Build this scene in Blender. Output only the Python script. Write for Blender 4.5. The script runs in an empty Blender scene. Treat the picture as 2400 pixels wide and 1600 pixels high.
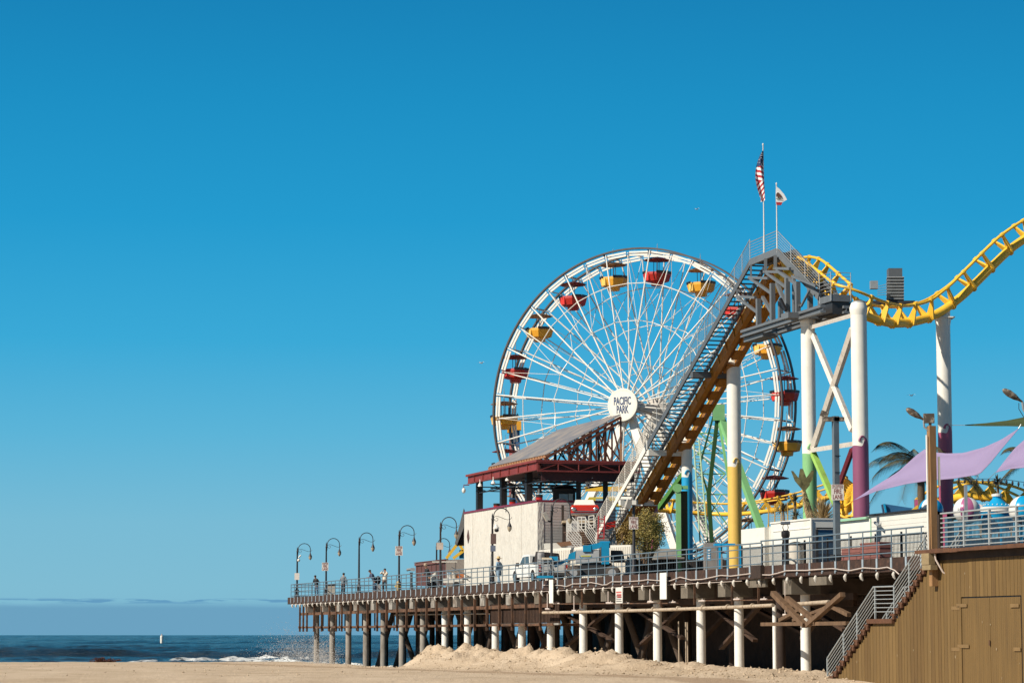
import bpy, bmesh, math, random
import numpy as np
from mathutils import Vector, Matrix
random.seed(7); rng = np.random.default_rng(7)
R = math.radians
SC = bpy.context.scene; COL = SC.collection
# ---------------- camera, sky, sun, exposure ----------------
F = 6200.0; TH = math.atan(686/F); CAMZ = 2.6
cd = bpy.data.cameras.new('camera'); cam = bpy.data.objects.new('camera', cd); COL.objects.link(cam)
cam.location = (0, 0, CAMZ); cam.rotation_euler = (math.pi/2+TH, 0, 0)
cd.sensor_width = 36; cd.lens = 36*F/2400; cd.clip_end = 60000; cd.clip_start = .5
SC.camera = cam
SUN_EL = R(38); SUN_AZ = R(60)            # azimuth measured from behind the camera toward its left
S_DIR = Vector((-math.sin(SUN_AZ)*math.cos(SUN_EL), -math.cos(SUN_AZ)*math.cos(SUN_EL), math.sin(SUN_EL)))
sl = bpy.data.lights.new('sun', 'SUN'); sl.energy = 4.7; sl.angle = R(.53); sl.color = (1, .93, .80)
so = bpy.data.objects.new('sun', sl); COL.objects.link(so); so.rotation_euler = S_DIR.to_track_quat('Z', 'Y').to_euler()
W = bpy.data.worlds.new("World"); SC.world = W; W.use_nodes = True
nt = W.node_tree; nt.nodes.clear(); N = nt.nodes.new; L = nt.links.new
out = N('ShaderNodeOutputWorld'); bg = N('ShaderNodeBackground'); bg.inputs[1].default_value = 1.0
sky = N('ShaderNodeTexSky'); sky.sky_type = 'NISHITA'; sky.sun_disc = False; sky.sun_elevation = SUN_EL
sky.sun_rotation = math.atan2(S_DIR.x, S_DIR.y); sky.air_density = 1.0; sky.dust_density = .6; sky.ozone_density = 2.5
skm = N('ShaderNodeVectorMath'); skm.operation = 'MULTIPLY'; skm.inputs[1].default_value = (.017, .021, .025)
L(sky.outputs[0], skm.inputs[0])
tc = N('ShaderNodeTexCoord'); sx = N('ShaderNodeSeparateXYZ'); L(tc.outputs['Generated'], sx.inputs[0])
mr = N('ShaderNodeMapRange'); mr.inputs[1].default_value = 0; mr.inputs[2].default_value = .25; L(sx.outputs[2], mr.inputs[0])
rp = N('ShaderNodeValToRGB'); L(mr.outputs[0], rp.inputs[0])
def srgb(r, g, b): return tuple(((c/255)/12.92 if c/255 <= .04045 else ((c/255+.055)/1.055)**2.4) for c in (r, g, b))+(1,)
EXPO = 2**-.35
def dim(c): return tuple(v*EXPO for v in c[:3])+(1,)
e = rp.color_ramp.elements
SKY = [(0, (128, 183, 207)), (.07, (128, 188, 211)), (.167, (121, 187, 213)), (.30, (92, 180, 216)), (.44, (59, 169, 215)), (.62, (37, 155, 207)), (.80, (29, 143, 196)), (.97, (24, 129, 183))]
e[0].position = 0; e[0].color = dim(srgb(*SKY[0][1])); e[1].position = SKY[-1][0]; e[1].color = dim(srgb(*SKY[-1][1]))
for p, c in SKY[1:-1]:
    q = e.new(p); q.color = dim(srgb(*c))
# distant marine cloud bank low over the horizon
mpv = N('ShaderNodeMapping'); mpv.inputs['Scale'].default_value = (26, 26, 260); L(tc.outputs['Generated'], mpv.inputs[0])
ns = N('ShaderNodeTexNoise'); ns.inputs['Scale'].default_value = 1; ns.inputs['Detail'].default_value = 5; L(mpv.outputs[0], ns.inputs[0])
ma = N('ShaderNodeMath'); ma.operation = 'MULTIPLY_ADD'; ma.inputs[1].default_value = .0030; ma.inputs[2].default_value = .0101; L(ns.outputs[0], ma.inputs[0])
sb = N('ShaderNodeMath'); sb.operation = 'SUBTRACT'; L(ma.outputs[0], sb.inputs[0]); L(sx.outputs[2], sb.inputs[1])
ss = N('ShaderNodeMapRange'); ss.interpolation_type = 'SMOOTHSTEP'; ss.inputs[1].default_value = -.0010; ss.inputs[2].default_value = .0020; L(sb.outputs[0], ss.inputs[0])
cm = N('ShaderNodeMix'); cm.data_type = 'RGBA'; L(ss.outputs[0], cm.inputs[0]); L(rp.outputs[0], cm.inputs[6]); cm.inputs[7].default_value = dim(srgb(108, 162, 193))
# small ragged clouds along the top of the bank
mp4 = N('ShaderNodeMapping'); mp4.inputs['Scale'].default_value = (70, 70, 800); L(tc.outputs['Generated'], mp4.inputs[0])
n4 = N('ShaderNodeTexNoise'); n4.inputs['Scale'].default_value = 1; n4.inputs['Detail'].default_value = 4; L(mp4.outputs[0], n4.inputs[0])
r4 = N('ShaderNodeMapRange'); r4.interpolation_type = 'SMOOTHSTEP'; r4.inputs[1].default_value = .44; r4.inputs[2].default_value = .56; L(n4.outputs[0], r4.inputs[0])
d4 = N('ShaderNodeMath'); d4.operation = 'SUBTRACT'; L(sx.outputs[2], d4.inputs[0]); d4.inputs[1].default_value = .0124
a4 = N('ShaderNodeMath'); a4.operation = 'ABSOLUTE'; L(d4.outputs[0], a4.inputs[0])
g4 = N('ShaderNodeMapRange'); g4.interpolation_type = 'SMOOTHSTEP'; g4.inputs[1].default_value = .0013; g4.inputs[2].default_value = .0003; L(a4.outputs[0], g4.inputs[0])
q4 = N('ShaderNodeMath'); q4.operation = 'MULTIPLY'; L(r4.outputs[0], q4.inputs[0]); L(g4.outputs[0], q4.inputs[1])
c4 = N('ShaderNodeMix'); c4.data_type = 'RGBA'; L(q4.outputs[0], c4.inputs[0]); L(cm.outputs[2], c4.inputs[6]); c4.inputs[7].default_value = dim(srgb(100, 156, 193))
cm = c4
mx = N('ShaderNodeMix'); mx.data_type = 'RGBA'
m2 = N('ShaderNodeMapRange'); m2.inputs[1].default_value = .24; m2.inputs[2].default_value = .5; L(sx.outputs[2], m2.inputs[0])
L(m2.outputs[0], mx.inputs[0]); L(cm.outputs[2], mx.inputs[6]); L(skm.outputs[0], mx.inputs[7])
L(mx.outputs[2], bg.inputs[0]); L(bg.outputs[0], out.inputs[0])
vs = SC.view_settings; vs.view_transform = 'Standard'; vs.look = 'None'; vs.exposure = .35; vs.gamma = 1; vs.use_curve_mapping = False
# ---------------- survey helpers: where a sight line meets a chosen depth ----------------
CC, SS = math.cos(TH), math.sin(TH)
def P(px, py, Y):
    a = (px-1200)/F; b = (800-py)/F
    d = Vector((a, CC-b*SS, SS+b*CC))
    return Vector((0, 0, CAMZ)) + d*(Y/d.y)
# pier frame: s metres out to sea along its edge, t metres in from the edge
M_ = .2935; X0 = 48.1; LEN = math.sqrt(1+M_*M_)
DV = Vector((-M_/LEN, 1/LEN, 0)); IV = Vector((1/LEN, M_/LEN, 0)); UP = Vector((0, 0, 1))
Y_E = 60.0; E0 = Vector((X0-M_*Y_E, Y_E, 0))
def PT(s, t, z=0): return E0+DV*s+IV*t+UP*z
def ST(v):
    w = Vector((v.x, v.y, 0))-E0
    return w.dot(DV), w.dot(IV)
DECK = 5.75
def yat(px, t, z=DECK):
    k = (px-1200)/F; c0 = X0+t*LEN; dz = z-CAMZ
    return (c0-k*dz*SS)/(k*CC+M_)
def sat(px, t, z=DECK):
    y = yat(px, t, z); x = X0+t*LEN-M_*y
    return ST(Vector((x, y, 0)))[0]
def zat(px, py, Y): return P(px, py, Y).z
# ---------------- materials ----------------
MATS = {}
def mat(name, col, rough=.55, metal=0.0, var=.12, scale=2.0, bump=0.0, bscale=30, stretch=(1, 1, 1), dirt=None, dirtamt=.5, dscale=1.5, dlo=.52, dhi=.72, emit=0, spec=.5, coord='Object', sub=0):
    if name in MATS: return MATS[name]
    m = bpy.data.materials.new(name); m.use_nodes = True; MATS[name] = m
    t = m.node_tree; b = t.nodes['Principled BSDF']; nn = t.nodes.new; ll = t.links.new
    b.inputs['Roughness'].default_value = rough; b.inputs['Metallic'].default_value = metal
    b.inputs['Specular IOR Level'].default_value = spec
    c = tuple(col)+(1,) if len(col) == 3 else col
    co = nn('ShaderNodeTexCoord'); mp = nn('ShaderNodeMapping'); mp.inputs['Scale'].default_value = stretch; ll(co.outputs[coord], mp.inputs[0])
    n1 = nn('ShaderNodeTexNoise'); n1.inputs['Scale'].default_value = scale; n1.inputs['Detail'].default_value = 6; n1.inputs['Roughness'].default_value = .6; ll(mp.outputs[0], n1.inputs[0])
    r1 = nn('ShaderNodeMapRange'); r1.inputs[1].default_value = .3; r1.inputs[2].default_value = .7; r1.inputs[3].default_value = 1-var; r1.inputs[4].default_value = 1+var; ll(n1.outputs[0], r1.inputs[0])
    mu = nn('ShaderNodeVectorMath'); mu.operation = 'SCALE'; mu.inputs[0].default_value = c[:3]; ll(r1.outputs[0], mu.inputs['Scale'])
    last = mu.outputs[0]
    if dirt:
        n2 = nn('ShaderNodeTexNoise'); n2.inputs['Scale'].default_value = dscale; n2.inputs['Detail'].default_value = 8; n2.inputs['Roughness'].default_value = .7; ll(mp.outputs[0], n2.inputs[0])
        r2 = nn('ShaderNodeMapRange'); r2.inputs[1].default_value = dlo; r2.inputs[2].default_value = dhi; r2.inputs[4].default_value = dirtamt; ll(n2.outputs[0], r2.inputs[0])
        x = nn('ShaderNodeMix'); x.data_type = 'RGBA'; ll(r2.outputs[0], x.inputs[0]); ll(last, x.inputs[6]); x.inputs[7].default_value = tuple(dirt)+(1,)
        last = x.outputs[2]
    ll(last, b.inputs['Base Color'])
    if bump:
        n3 = nn('ShaderNodeTexNoise'); n3.inputs['Scale'].default_value = bscale; n3.inputs['Detail'].default_value = 5; ll(mp.outputs[0], n3.inputs[0])
        bp = nn('ShaderNodeBump'); bp.inputs['Strength'].default_value = 1; bp.inputs['Distance'].default_value = bump; ll(n3.outputs[0], bp.inputs['Height']); ll(bp.outputs[0], b.inputs['Normal'])
    if emit:
        b.inputs['Emission Color'].default_value = c; b.inputs['Emission Strength'].default_value = emit
    return m
RUST = (.16, .05, .015)
WHITE = mat('white_paint', (.78, .74, .66), .45, var=.05, dirt=(.45, .33, .2), dirtamt=.35, dlo=.58, dhi=.8, dscale=1.2)
WHITES = mat('white_steel', (.76, .715, .64), .4, var=.06, dirt=(.3, .2, .12), dirtamt=.45, dlo=.6, dhi=.8, dscale=2.5)
GREY = mat('grey_steel', (.105, .112, .12), .5, .1, var=.1, dirt=(.1, .1, .1), dirtamt=.4)
DGREY = mat('dark_steel', (.040, .038, .038), .5, .2, var=.15)
GREYL = mat('galvanized_steel', (.33, .35, .36), .45, .3, var=.12, scale=4)
YEL = mat('yellow_paint', (.86, .50, .045), .42, var=.06, dirt=(.25, .1, .02), dirtamt=.4, dlo=.58, dhi=.8)
YELD = mat('yellow_paint_shaded', (.40, .165, .02), .5, var=.12, dirt=(.12, .045, .01), dirtamt=.6, dscale=.8)  # darkened yellow: shade on the lift track's underside is in the colour
RED = mat('red_paint', (.42, .018, .012), .35, var=.08)
GOND_Y = mat('gondola_yellow', (.78, .36, .03), .35, var=.05)
BLACK = mat('black_trim', (.015, .014, .016), .5, var=.2)
RAIL = mat('railing_blue_grey', (.13, .18, .22), .5, .1, var=.12, scale=6, dirt=(.2, .12, .07), dirtamt=.5, dscale=5, dlo=.6, dhi=.75)
BRK = mat('bracket_pale_blue', (.33, .39, .44), .5, .05, var=.15, scale=6, dirt=(.2, .1, .05), dirtamt=.6, dscale=6, dlo=.6, dhi=.75)
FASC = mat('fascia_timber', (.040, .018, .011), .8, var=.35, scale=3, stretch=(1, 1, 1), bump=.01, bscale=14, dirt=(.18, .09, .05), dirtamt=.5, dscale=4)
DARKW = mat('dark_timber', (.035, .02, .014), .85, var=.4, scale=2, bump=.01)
CONC = mat('pile_concrete', (.30, .27, .235), .85, var=.18, scale=2.5, stretch=(1, 1, .35), bump=.006, dirt=(.10, .075, .055), dirtamt=.75, dscale=1.6, dlo=.48, dhi=.7)
CONCW = mat('pile_white', (.80, .77, .71), .8, var=.05, scale=2, bump=.004, dirt=(.4, .33, .26), dirtamt=.4, dscale=1.5, dlo=.56, dhi=.75)
CAPM = mat('cap_concrete', (.30, .28, .25), .85, var=.15, scale=2, bump=.006, dirt=(.12, .085, .06), dirtamt=.8, dscale=.7, dlo=.46, dhi=.62)
RUSTM = mat('rusty_steel', (.13, .062, .032), .85, var=.5, scale=3, bump=.006, dirt=(.035, .022, .015), dirtamt=.85, dscale=1.6, dlo=.45, dhi=.62)
PIPEM = mat('old_pipe', (.42, .33, .24), .7, var=.2, scale=4, dirt=(.12, .07, .04), dirtamt=.8, dscale=3, dlo=.55, dhi=.65)
WPIPE = mat('white_pipe', (.62, .52, .46), .5, var=.1)
WOOD = mat('weathered_wood', (.14, .08, .042), .8, var=.3, scale=4, stretch=(1, 1, .2), bump=.01, dirt=(.06, .03, .015), dirtamt=.7, dscale=3)
BLUE = mat('blue_paint', (.01, .24, .46), .4, var=.08)
GREEN = mat('green_paint', (.20, .44, .18), .45, var=.08)
GREEND = mat('dark_green_paint', (.025, .07, .015), .5, var=.15)
MAROON = mat('maroon_paint', (.18, .012, .03), .4, var=.1)
GLASS = mat('dark_glass', (.02, .03, .04), .08, var=.05, spec=.8)
TYRE = mat('tyre_rubber', (.018, .017, .016), .8, var=.2)
CHROME = mat('bright_metal', (.6, .58, .55), .25, .9, var=.05)
# ---------------- mesh builder ----------------
class MB:
    def __init__(s): s.v = []; s.f = []; s.mi = []; s.cur = 0
    def add(s, vs, fs):
        o = len(s.v); s.v += [tuple(v) for v in vs]
        for f in fs: s.f.append(tuple(i+o for i in f)); s.mi.append(s.cur)
        return s
    def hexa(s, p):   # 8 corners: bottom 4 ccw, top 4
        return s.add(p, [(3, 2, 1, 0), (4, 5, 6, 7), (0, 1, 5, 4), (1, 2, 6, 5), (2, 3, 7, 6), (3, 0, 4, 7)])
    def box(s, c, sz, ax=None):
        ax = ax or (Vector((1, 0, 0)), Vector((0, 1, 0)), UP); c = Vector(c); h = [q/2 for q in sz]
        p = []
        for k in (-1, 1):
            for i, j in ((-1, -1), (1, -1), (1, 1), (-1, 1)):
                p.append(c+ax[0]*(i*h[0])+ax[1]*(j*h[1])+ax[2]*(k*h[2]))
        return s.hexa(p)
    def pbox(s, s0, s1, t0, t1, z0, z1):  # box in pier frame
        p = [PT(a, b, z) for z in (z0, z1) for a, b in ((s0, t0), (s0, t1), (s1, t1), (s1, t0))]
        return s.hexa(p)
    def beam(s, a, b, w, h, up=UP):
        a = Vector(a); b = Vector(b); d = (b-a)
        if d.length < 1e-6: return s
        d.normalize(); x = d.cross(Vector(up))
        if x.length < 1e-4: x = d.cross(Vector((1, 0, 0)))
        x.normalize(); y = x.cross(d)
        p = [q+x*(i*w/2)+y*(j*h/2) for q in (a, b) for i, j in ((-1, -1), (1, -1), (1, 1), (-1, 1))]
        return s.hexa(p)
    def tube(s, a, b, r, n=8, r2=None): return s.path([a, b], r, n, r2)
    def path(s, pts, r, n=8, r2=None, rs=None):
        pts = [Vector(p) for p in pts]; m = len(pts); vs = []
        t0 = (pts[1]-pts[0]).normalized(); x = t0.cross(UP)
        if x.length < 1e-3: x = t0.cross(Vector((1, 0, 0)))
        x.normalize()
        for i, p in enumerate(pts):
            t = (pts[min(i+1, m-1)]-pts[max(i-1, 0)]).normalized()
            x = (x-t*x.dot(t)); x.normalize(); y = t.cross(x)
            rr = rs[i] if rs else (r if r2 is None else r+(r2-r)*i/(m-1))
            vs += [p+(x*math.cos(6.28318*k/n)+y*math.sin(6.28318*k/n))*rr for k in range(n)]
        fs = [(i*n+k, i*n+(k+1) % n, (i+1)*n+(k+1) % n, (i+1)*n+k) for i in range(m-1) for k in range(n)]
        fs += [tuple(range(n-1, -1, -1)), tuple((m-1)*n+k for k in range(n))]
        return s.add(vs, fs)
    def lathe(s, c, prof, n=16, axis=UP, x=None, ph=0):   # prof: (r,h) pairs
        c = Vector(c); axis = Vector(axis).normalized()
        x = Vector(x) if x else axis.orthogonal(); x.normalize(); y = axis.cross(x)
        vs = [c+axis*h+(x*math.cos(6.28318*(k+ph)/n)+y*math.sin(6.28318*(k+ph)/n))*r for r, h in prof for k in range(n)]
        m = len(prof)
        fs = [(i*n+k, i*n+(k+1) % n, (i+1)*n+(k+1) % n, (i+1)*n+k) for i in range(m-1) for k in range(n)]
        fs += [tuple(range(n-1, -1, -1)), tuple((m-1)*n+k for k in range(n))]
        return s.add(vs, fs)
    def prism(s, pts, off):       # polygon extruded by vector
        off = Vector(off); n = len(pts); pts = [Vector(p) for p in pts]
        return s.add(pts+[p+off for p in pts], [tuple(range(n-1, -1, -1)), tuple(range(n, 2*n))]+[(i, (i+1) % n, n+(i+1) % n, n+i) for i in range(n)])
    def quad(s, *p): return s.add(p, [tuple(range(len(p)))])
    def ball(s, c, r, n=12, m=8, sc=(1, 1, 1)):
        c = Vector(c); vs = []
        for i in range(m+1):
            a = math.pi*i/m
            for k in range(n):
                b = 6.28318*k/n; rr = max(math.sin(a), .001)
                vs.append(c+Vector((rr*math.cos(b)*sc[0], rr*math.sin(b)*sc[1], math.cos(a)*sc[2]))*r)
        return s.add(vs, [(i*n+k, (i+1)*n+k, (i+1)*n+(k+1) % n, i*n+(k+1) % n) for i in range(m) for k in range(n)])
    def build(s, name, m, parent=None, smooth=False, label=None, recalc=True):
        me = bpy.data.meshes.new(name)
        off = parent_loc(parent) if parent else Vector((0, 0, 0))
        me.from_pydata([(v[0]-off.x, v[1]-off.y, v[2]-off.z) for v in s.v], [], s.f)
        for q in (m if isinstance(m, (list, tuple)) else [m]): me.materials.append(q)
        if any(s.mi): me.polygons.foreach_set('material_index', s.mi)
        if recalc:
            bm = bmesh.new(); bm.from_mesh(me); bmesh.ops.recalc_face_normals(bm, faces=bm.faces); bm.to_mesh(me); bm.free()
        if smooth:
            me.shade_smooth() if hasattr(me, 'shade_smooth') else None
            try: me.set_sharp_from_angle(angle=R(40))
            except Exception: pass
        me.update()
        o = bpy.data.objects.new(name, me); COL.objects.link(o)
        if parent: o.parent = parent
        if label: o['label'] = label
        return o
def parent_loc(o):
    v = Vector((0, 0, 0))
    while o: v += o.location; o = o.parent
    return v
def tag(o, label, cat, group=None, kind=None):
    if label: o['label'] = label
    if cat: o['category'] = cat
    if group: o['group'] = group
    if kind: o['kind'] = kind
    return o
def thing(name, label, cat, loc=(0, 0, 0), group=None):
    o = bpy.data.objects.new(name, None); COL.objects.link(o); o.location = loc; o.empty_display_size = .3
    return tag(o, label, cat, group)
def copy_tree(o, parent=None):
    c = o.copy(); COL.objects.link(c)
    if parent: c.parent = parent; c.matrix_parent_inverse = Matrix()
    for ch in list(o.children): copy_tree(ch, c)
    return c
def dup(o, loc, rotz=0, label=None, scale=None):
    c = copy_tree(o); c.location = loc; c.rotation_euler = (0, 0, rotz)
    if label: c['label'] = label
    if scale: c.scale = (scale,)*3
    return c
ORD = ['first', 'second', 'third', 'fourth', 'fifth', 'sixth', 'seventh', 'eighth', 'ninth', 'tenth', 'eleventh', 'twelfth', 'thirteenth', 'fourteenth', 'fifteenth', 'sixteenth', 'seventeenth', 'eighteenth', 'nineteenth', 'twentieth']
def text_mesh(name, txt, size, loc, xdir, ydir, m, parent, sx=1.0, depth=.01, off=0.0, align='CENTER', lsp=1.0):
    cu = bpy.data.curves.new(name+'_c', 'FONT'); cu.body = txt; cu.size = size; cu.align_x = align; cu.align_y = 'CENTER'; cu.extrude = depth; cu.offset = off; cu.space_line = lsp
    to = bpy.data.objects.new(name+'_t', cu); COL.objects.link(to)
    bpy.context.view_layer.update()
    me = bpy.data.meshes.new_from_object(to.evaluated_get(bpy.context.evaluated_depsgraph_get()))
    bpy.data.objects.remove(to)
    xd = Vector(xdir).normalized(); yd = Vector(ydir).normalized(); zd = xd.cross(yd); off_ = parent_loc(parent) if parent else Vector((0, 0, 0))
    loc = Vector(loc)
    for v in me.vertices: v.co = loc-off_+xd*(v.co.x*sx)+yd*v.co.y+zd*v.co.z
    me.materials.clear(); me.materials.append(m)
    o = bpy.data.objects.new(name, me); COL.objects.link(o)
    if parent: o.parent = parent
    return o
_lat = {}
def vnoise(x, y, seed=0):
    if seed not in _lat: _lat[seed] = np.random.default_rng(seed+100).random((256, 256))
    g = _lat[seed]; x = np.asarray(x, float); y = np.asarray(y, float)
    xi = np.floor(x).astype(int); yi = np.floor(y).astype(int); fx = x-xi; fy = y-yi
    fx = fx*fx*(3-2*fx); fy = fy*fy*(3-2*fy); a = xi & 255; b = yi & 255; a1 = (xi+1) & 255; b1 = (yi+1) & 255
    return (g[a, b]*(1-fx)+g[a1, b]*fx)*(1-fy)+(g[a, b1]*(1-fx)+g[a1, b1]*fx)*fy-.5
def fbm(x, y, seed=0, o=4):
    r = 0; a = 1; 
    for k in range(o): r = r+a*vnoise(x*2**k, y*2**k, seed+k); a *= .5
    return r
def grid_mesh(name, XX, YY, ZZ, m, smooth=True):
    r, c = XX.shape; v = np.stack([XX, YY, ZZ], -1).reshape(-1, 3)
    idx = np.arange(r*c).reshape(r, c)
    f = np.stack([idx[:-1, :-1], idx[:-1, 1:], idx[1:, 1:], idx[1:, :-1]], -1).reshape(-1, 4)
    me = bpy.data.meshes.new(name); me.vertices.add(len(v)); me.vertices.foreach_set('co', v.ravel())
    me.loops.add(f.size); me.loops.foreach_set('vertex_index', f.ravel()); me.polygons.add(len(f))
    me.polygons.foreach_set('loop_start', np.arange(0, f.size, 4)); me.polygons.foreach_set('loop_total', np.full(len(f), 4))
    me.update(); me.validate(); me.materials.append(m)
    if smooth: me.shade_smooth()
    o = bpy.data.objects.new(name, me); COL.objects.link(o); return o
# ---------------- sand ----------------
SHX = [-400, -60, -30, -19.9, -14.1, -9.1, -6.6, -3, 6, 60, 400]
SHY = [232, 236, 241, 247, 219, 189, 179, 176, 186, 200, 230]
BY = [0, 112, 116, 122, 125, 128, 130.5, 134, 137.5, 143, 146, 149, 155, 158, 161, 165, 171, 177.5, 179.5, 181, 182.5, 500]
BH = [0, 0, .22, .32, .25, .48, .40, .62, .46, .82, .62, .90, .70, .98, .82, 1.08, 1.42, 1.55, 1.25, .6, 0, 0]
def sand_z(x, y):
    base = .92-.0052*(y-90)-.035*np.clip(109-y, 0, 40); sh = np.interp(x, SHX, SHY)
    edge = .15+(sh-y)*np.where(y > sh, .05, .03)
    z = np.minimum(base, edge)
    w = np.stack([x-E0.x, y-E0.y], -1); s = w[..., 0]*DV.x+w[..., 1]*DV.y; t = w[..., 0]*IV.x+w[..., 1]*IV.y
    ye = Y_E+s*DV.y            # depth of the matching edge point
    hb = np.interp(ye, BY, BH)*1.1
    tc = -1.1; q = t-tc
    wo = np.interp(ye, [100, 166, 172, 182], [5.0, 5.0, 3.4, 2.0])+1.0*np.sin(s*.35)*(ye < 170)
    prof = np.where(q < 0, np.clip(1+q/wo, 0, 1), np.clip(1-q/2.6, 0, 1))
    prof = prof*prof*(3-2*prof)*.55+prof*.45
    n = fbm(s*.45, t*.6, 3, 4); n2 = fbm(s*1.6+3, t*1.6, 9, 3)
    n3 = np.abs(fbm(s*1.0, t*1.3, 21, 4)); n4 = fbm(s*3.1, t*3.3, 33, 2)
    b = hb*prof*(1.08+.7*n)+np.clip(hb, 0, .8)*prof*(n2*.5-n3*.55+.36*n4)
    z = np.maximum(z, -1.6)
    for c_, k_, w_ in ((131, .35, .3), (132.9, .35, .3), (158, -.22, .4), (160.3, -.22, .4), (118, .12, .22), (119.8, .12, .22)):
        z = z-.05*np.exp(-((y-c_-k_*x-2*np.sin(x*.06))/w_)**2)*(.5+vnoise(x*1.5, y*.3, 50)+.3)
    z = z+b+.055*fbm(x*.5, y*.22, 5, 4)+.03*fbm(x*2.2, y*1.1, 8, 3)
    return z
sm = bpy.data.materials.new('beach_sand'); sm.use_nodes = True
t = sm.node_tree; b = t.nodes['Principled BSDF']; b.inputs['Roughness'].default_value = .95; b.inputs['Specular IOR Level'].default_value = .15
co = t.nodes.new('ShaderNodeTexCoord')
def nz(tree, sc, det, src, stretch=(1, 1, 1), rough=.6):
    mp = tree.nodes.new('ShaderNodeMapping'); mp.inputs['Scale'].default_value = stretch; tree.links.new(src, mp.inputs[0])
    n = tree.nodes.new('ShaderNodeTexNoise'); n.inputs['Scale'].default_value = sc; n.inputs['Detail'].default_value = det; n.inputs['Roughness'].default_value = rough; tree.links.new(mp.outputs[0], n.inputs[0]); return n.outputs[0]
n1 = nz(t, .35, 6, co.outputs['Object'], (1, .5, 1)); n2 = nz(t, 3.5, 4, co.outputs['Object'], (1, .5, 1)); n3 = nz(t, 1.1, 6, co.outputs['Object'], (1, .35, 1), .75)
r = t.nodes.new('ShaderNodeValToRGB'); t.links.new(n1, r.inputs[0]); r.color_ramp.elements[0].position = .3; r.color_ramp.elements[0].color = (.46, .345, .235, 1); r.color_ramp.elements[1].position = .7; r.color_ramp.elements[1].color = (.64, .505, .37, 1)
mx1 = t.nodes.new('ShaderNodeMix'); mx1.data_type = 'RGBA'; r2 = t.nodes.new('ShaderNodeMapRange'); r2.inputs[1].default_value = .60; r2.inputs[2].default_value = .74; r2.inputs[4].default_value = .55; t.links.new(n3, r2.inputs[0])
t.links.new(r2.outputs[0], mx1.inputs[0]); t.links.new(r.outputs[0], mx1.inputs[6]); mx1.inputs[7].default_value = (.30, .20, .125, 1)
# damp sand near the water (low ground)
geo = t.nodes.new('ShaderNodeNewGeometry'); sz = t.nodes.new('ShaderNodeSeparateXYZ'); t.links.new(geo.outputs['Position'], sz.inputs[0])
r3 = t.nodes.new('ShaderNodeMapRange'); r3.inputs[1].default_value = .17; r3.inputs[2].default_value = .02; t.links.new(sz.outputs[2], r3.inputs[0])
mx2 = t.nodes.new('ShaderNodeMix'); mx2.data_type = 'RGBA'; t.links.new(r3.outputs[0], mx2.inputs[0]); t.links.new(mx1.outputs[2], mx2.inputs[6]); mx2.inputs[7].default_value = (.17, .115, .075, 1)
sb_ = t.nodes.new('ShaderNodeVectorMath'); sb_.operation = 'DOT_PRODUCT'; t.links.new(geo.outputs['Position'], sb_.inputs[0]); sb_.inputs[1].default_value = tuple(IV)
tw_ = t.nodes.new('ShaderNodeMath'); tw_.operation = 'MULTIPLY_ADD'; t.links.new(n1, tw_.inputs[0]); tw_.inputs[1].default_value = 4.0; t.links.new(sb_.outputs['Value'], tw_.inputs[2])
tcn = E0.dot(IV); m_a = t.nodes.new('ShaderNodeMath'); m_a.operation = 'SUBTRACT'; t.links.new(tw_.outputs[0], m_a.inputs[0]); m_a.inputs[1].default_value = tcn-8.4+2.0
m_b = t.nodes.new('ShaderNodeMath'); m_b.operation = 'ABSOLUTE'; t.links.new(m_a.outputs[0], m_b.inputs[0]); m_c = t.nodes.new('ShaderNodeMapRange'); m_c.inputs[1].default_value = 1.7; m_c.inputs[2].default_value = 1.0; m_c.inputs[4].default_value = .75; t.links.new(m_b.outputs[0], m_c.inputs[0])
mx3 = t.nodes.new('ShaderNodeMix'); mx3.data_type = 'RGBA'; t.links.new(m_c.outputs[0], mx3.inputs[0]); t.links.new(mx2.outputs[2], mx3.inputs[6]); mx3.inputs[7].default_value = (.36, .25, .165, 1)
t.links.new(mx3.outputs[2], b.inputs['Base Color'])
n5 = nz(t, 7.0, 3, co.outputs['Object'], (1, .8, 1), .8); n6 = nz(t, 2.2, 4, co.outputs['Object'], (1, .8, 1), .7)
ad = t.nodes.new('ShaderNodeMath'); ad.operation = 'ADD'; t.links.new(n5, ad.inputs[0]); t.links.new(n6, ad.inputs[1])
bp = t.nodes.new('ShaderNodeBump'); bp.inputs['Distance'].default_value = .085; bp.inputs['Strength'].default_value = 1; t.links.new(ad.outputs[0], bp.inputs['Height']); t.links.new(bp.outputs[0], b.inputs['Normal'])
xs = np.concatenate([[-2000, -500, -200, -120, -80, -60], np.arange(-50, 36, .27), [40, 50, 70, 120, 250, 2000]])
ys = np.concatenate([[-300, 0, 40, 70, 85], np.arange(95, 258, .48), [262, 270, 290, 330, 400]])
XX, YY = np.meshgrid(xs, ys); ZZ = sand_z(XX, YY)
o = grid_mesh('sand_beach', XX, YY, ZZ, sm); tag(o, 'pale tan beach sand with a bulldozed berm along the pier', 'beach', kind='structure')
cl = MB(); rr = random.Random(77); cs = []
for k in range(3600):
    if k < 2200: s_ = rr.uniform(48, 128); t_ = rr.uniform(-6.5, 0); v = E0+DV*s_+IV*t_; sz_ = abs(rr.gauss(.02, .025))+.012
    else: v = Vector((rr.uniform(-38, 22), rr.uniform(112, 232)**1.0, 0)); sz_ = abs(rr.gauss(.015, .02))+.01
    cs.append((v.x, v.y, sz_))
zs_ = sand_z(np.array([c[0] for c in cs]), np.array([c[1] for c in cs]))
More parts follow.
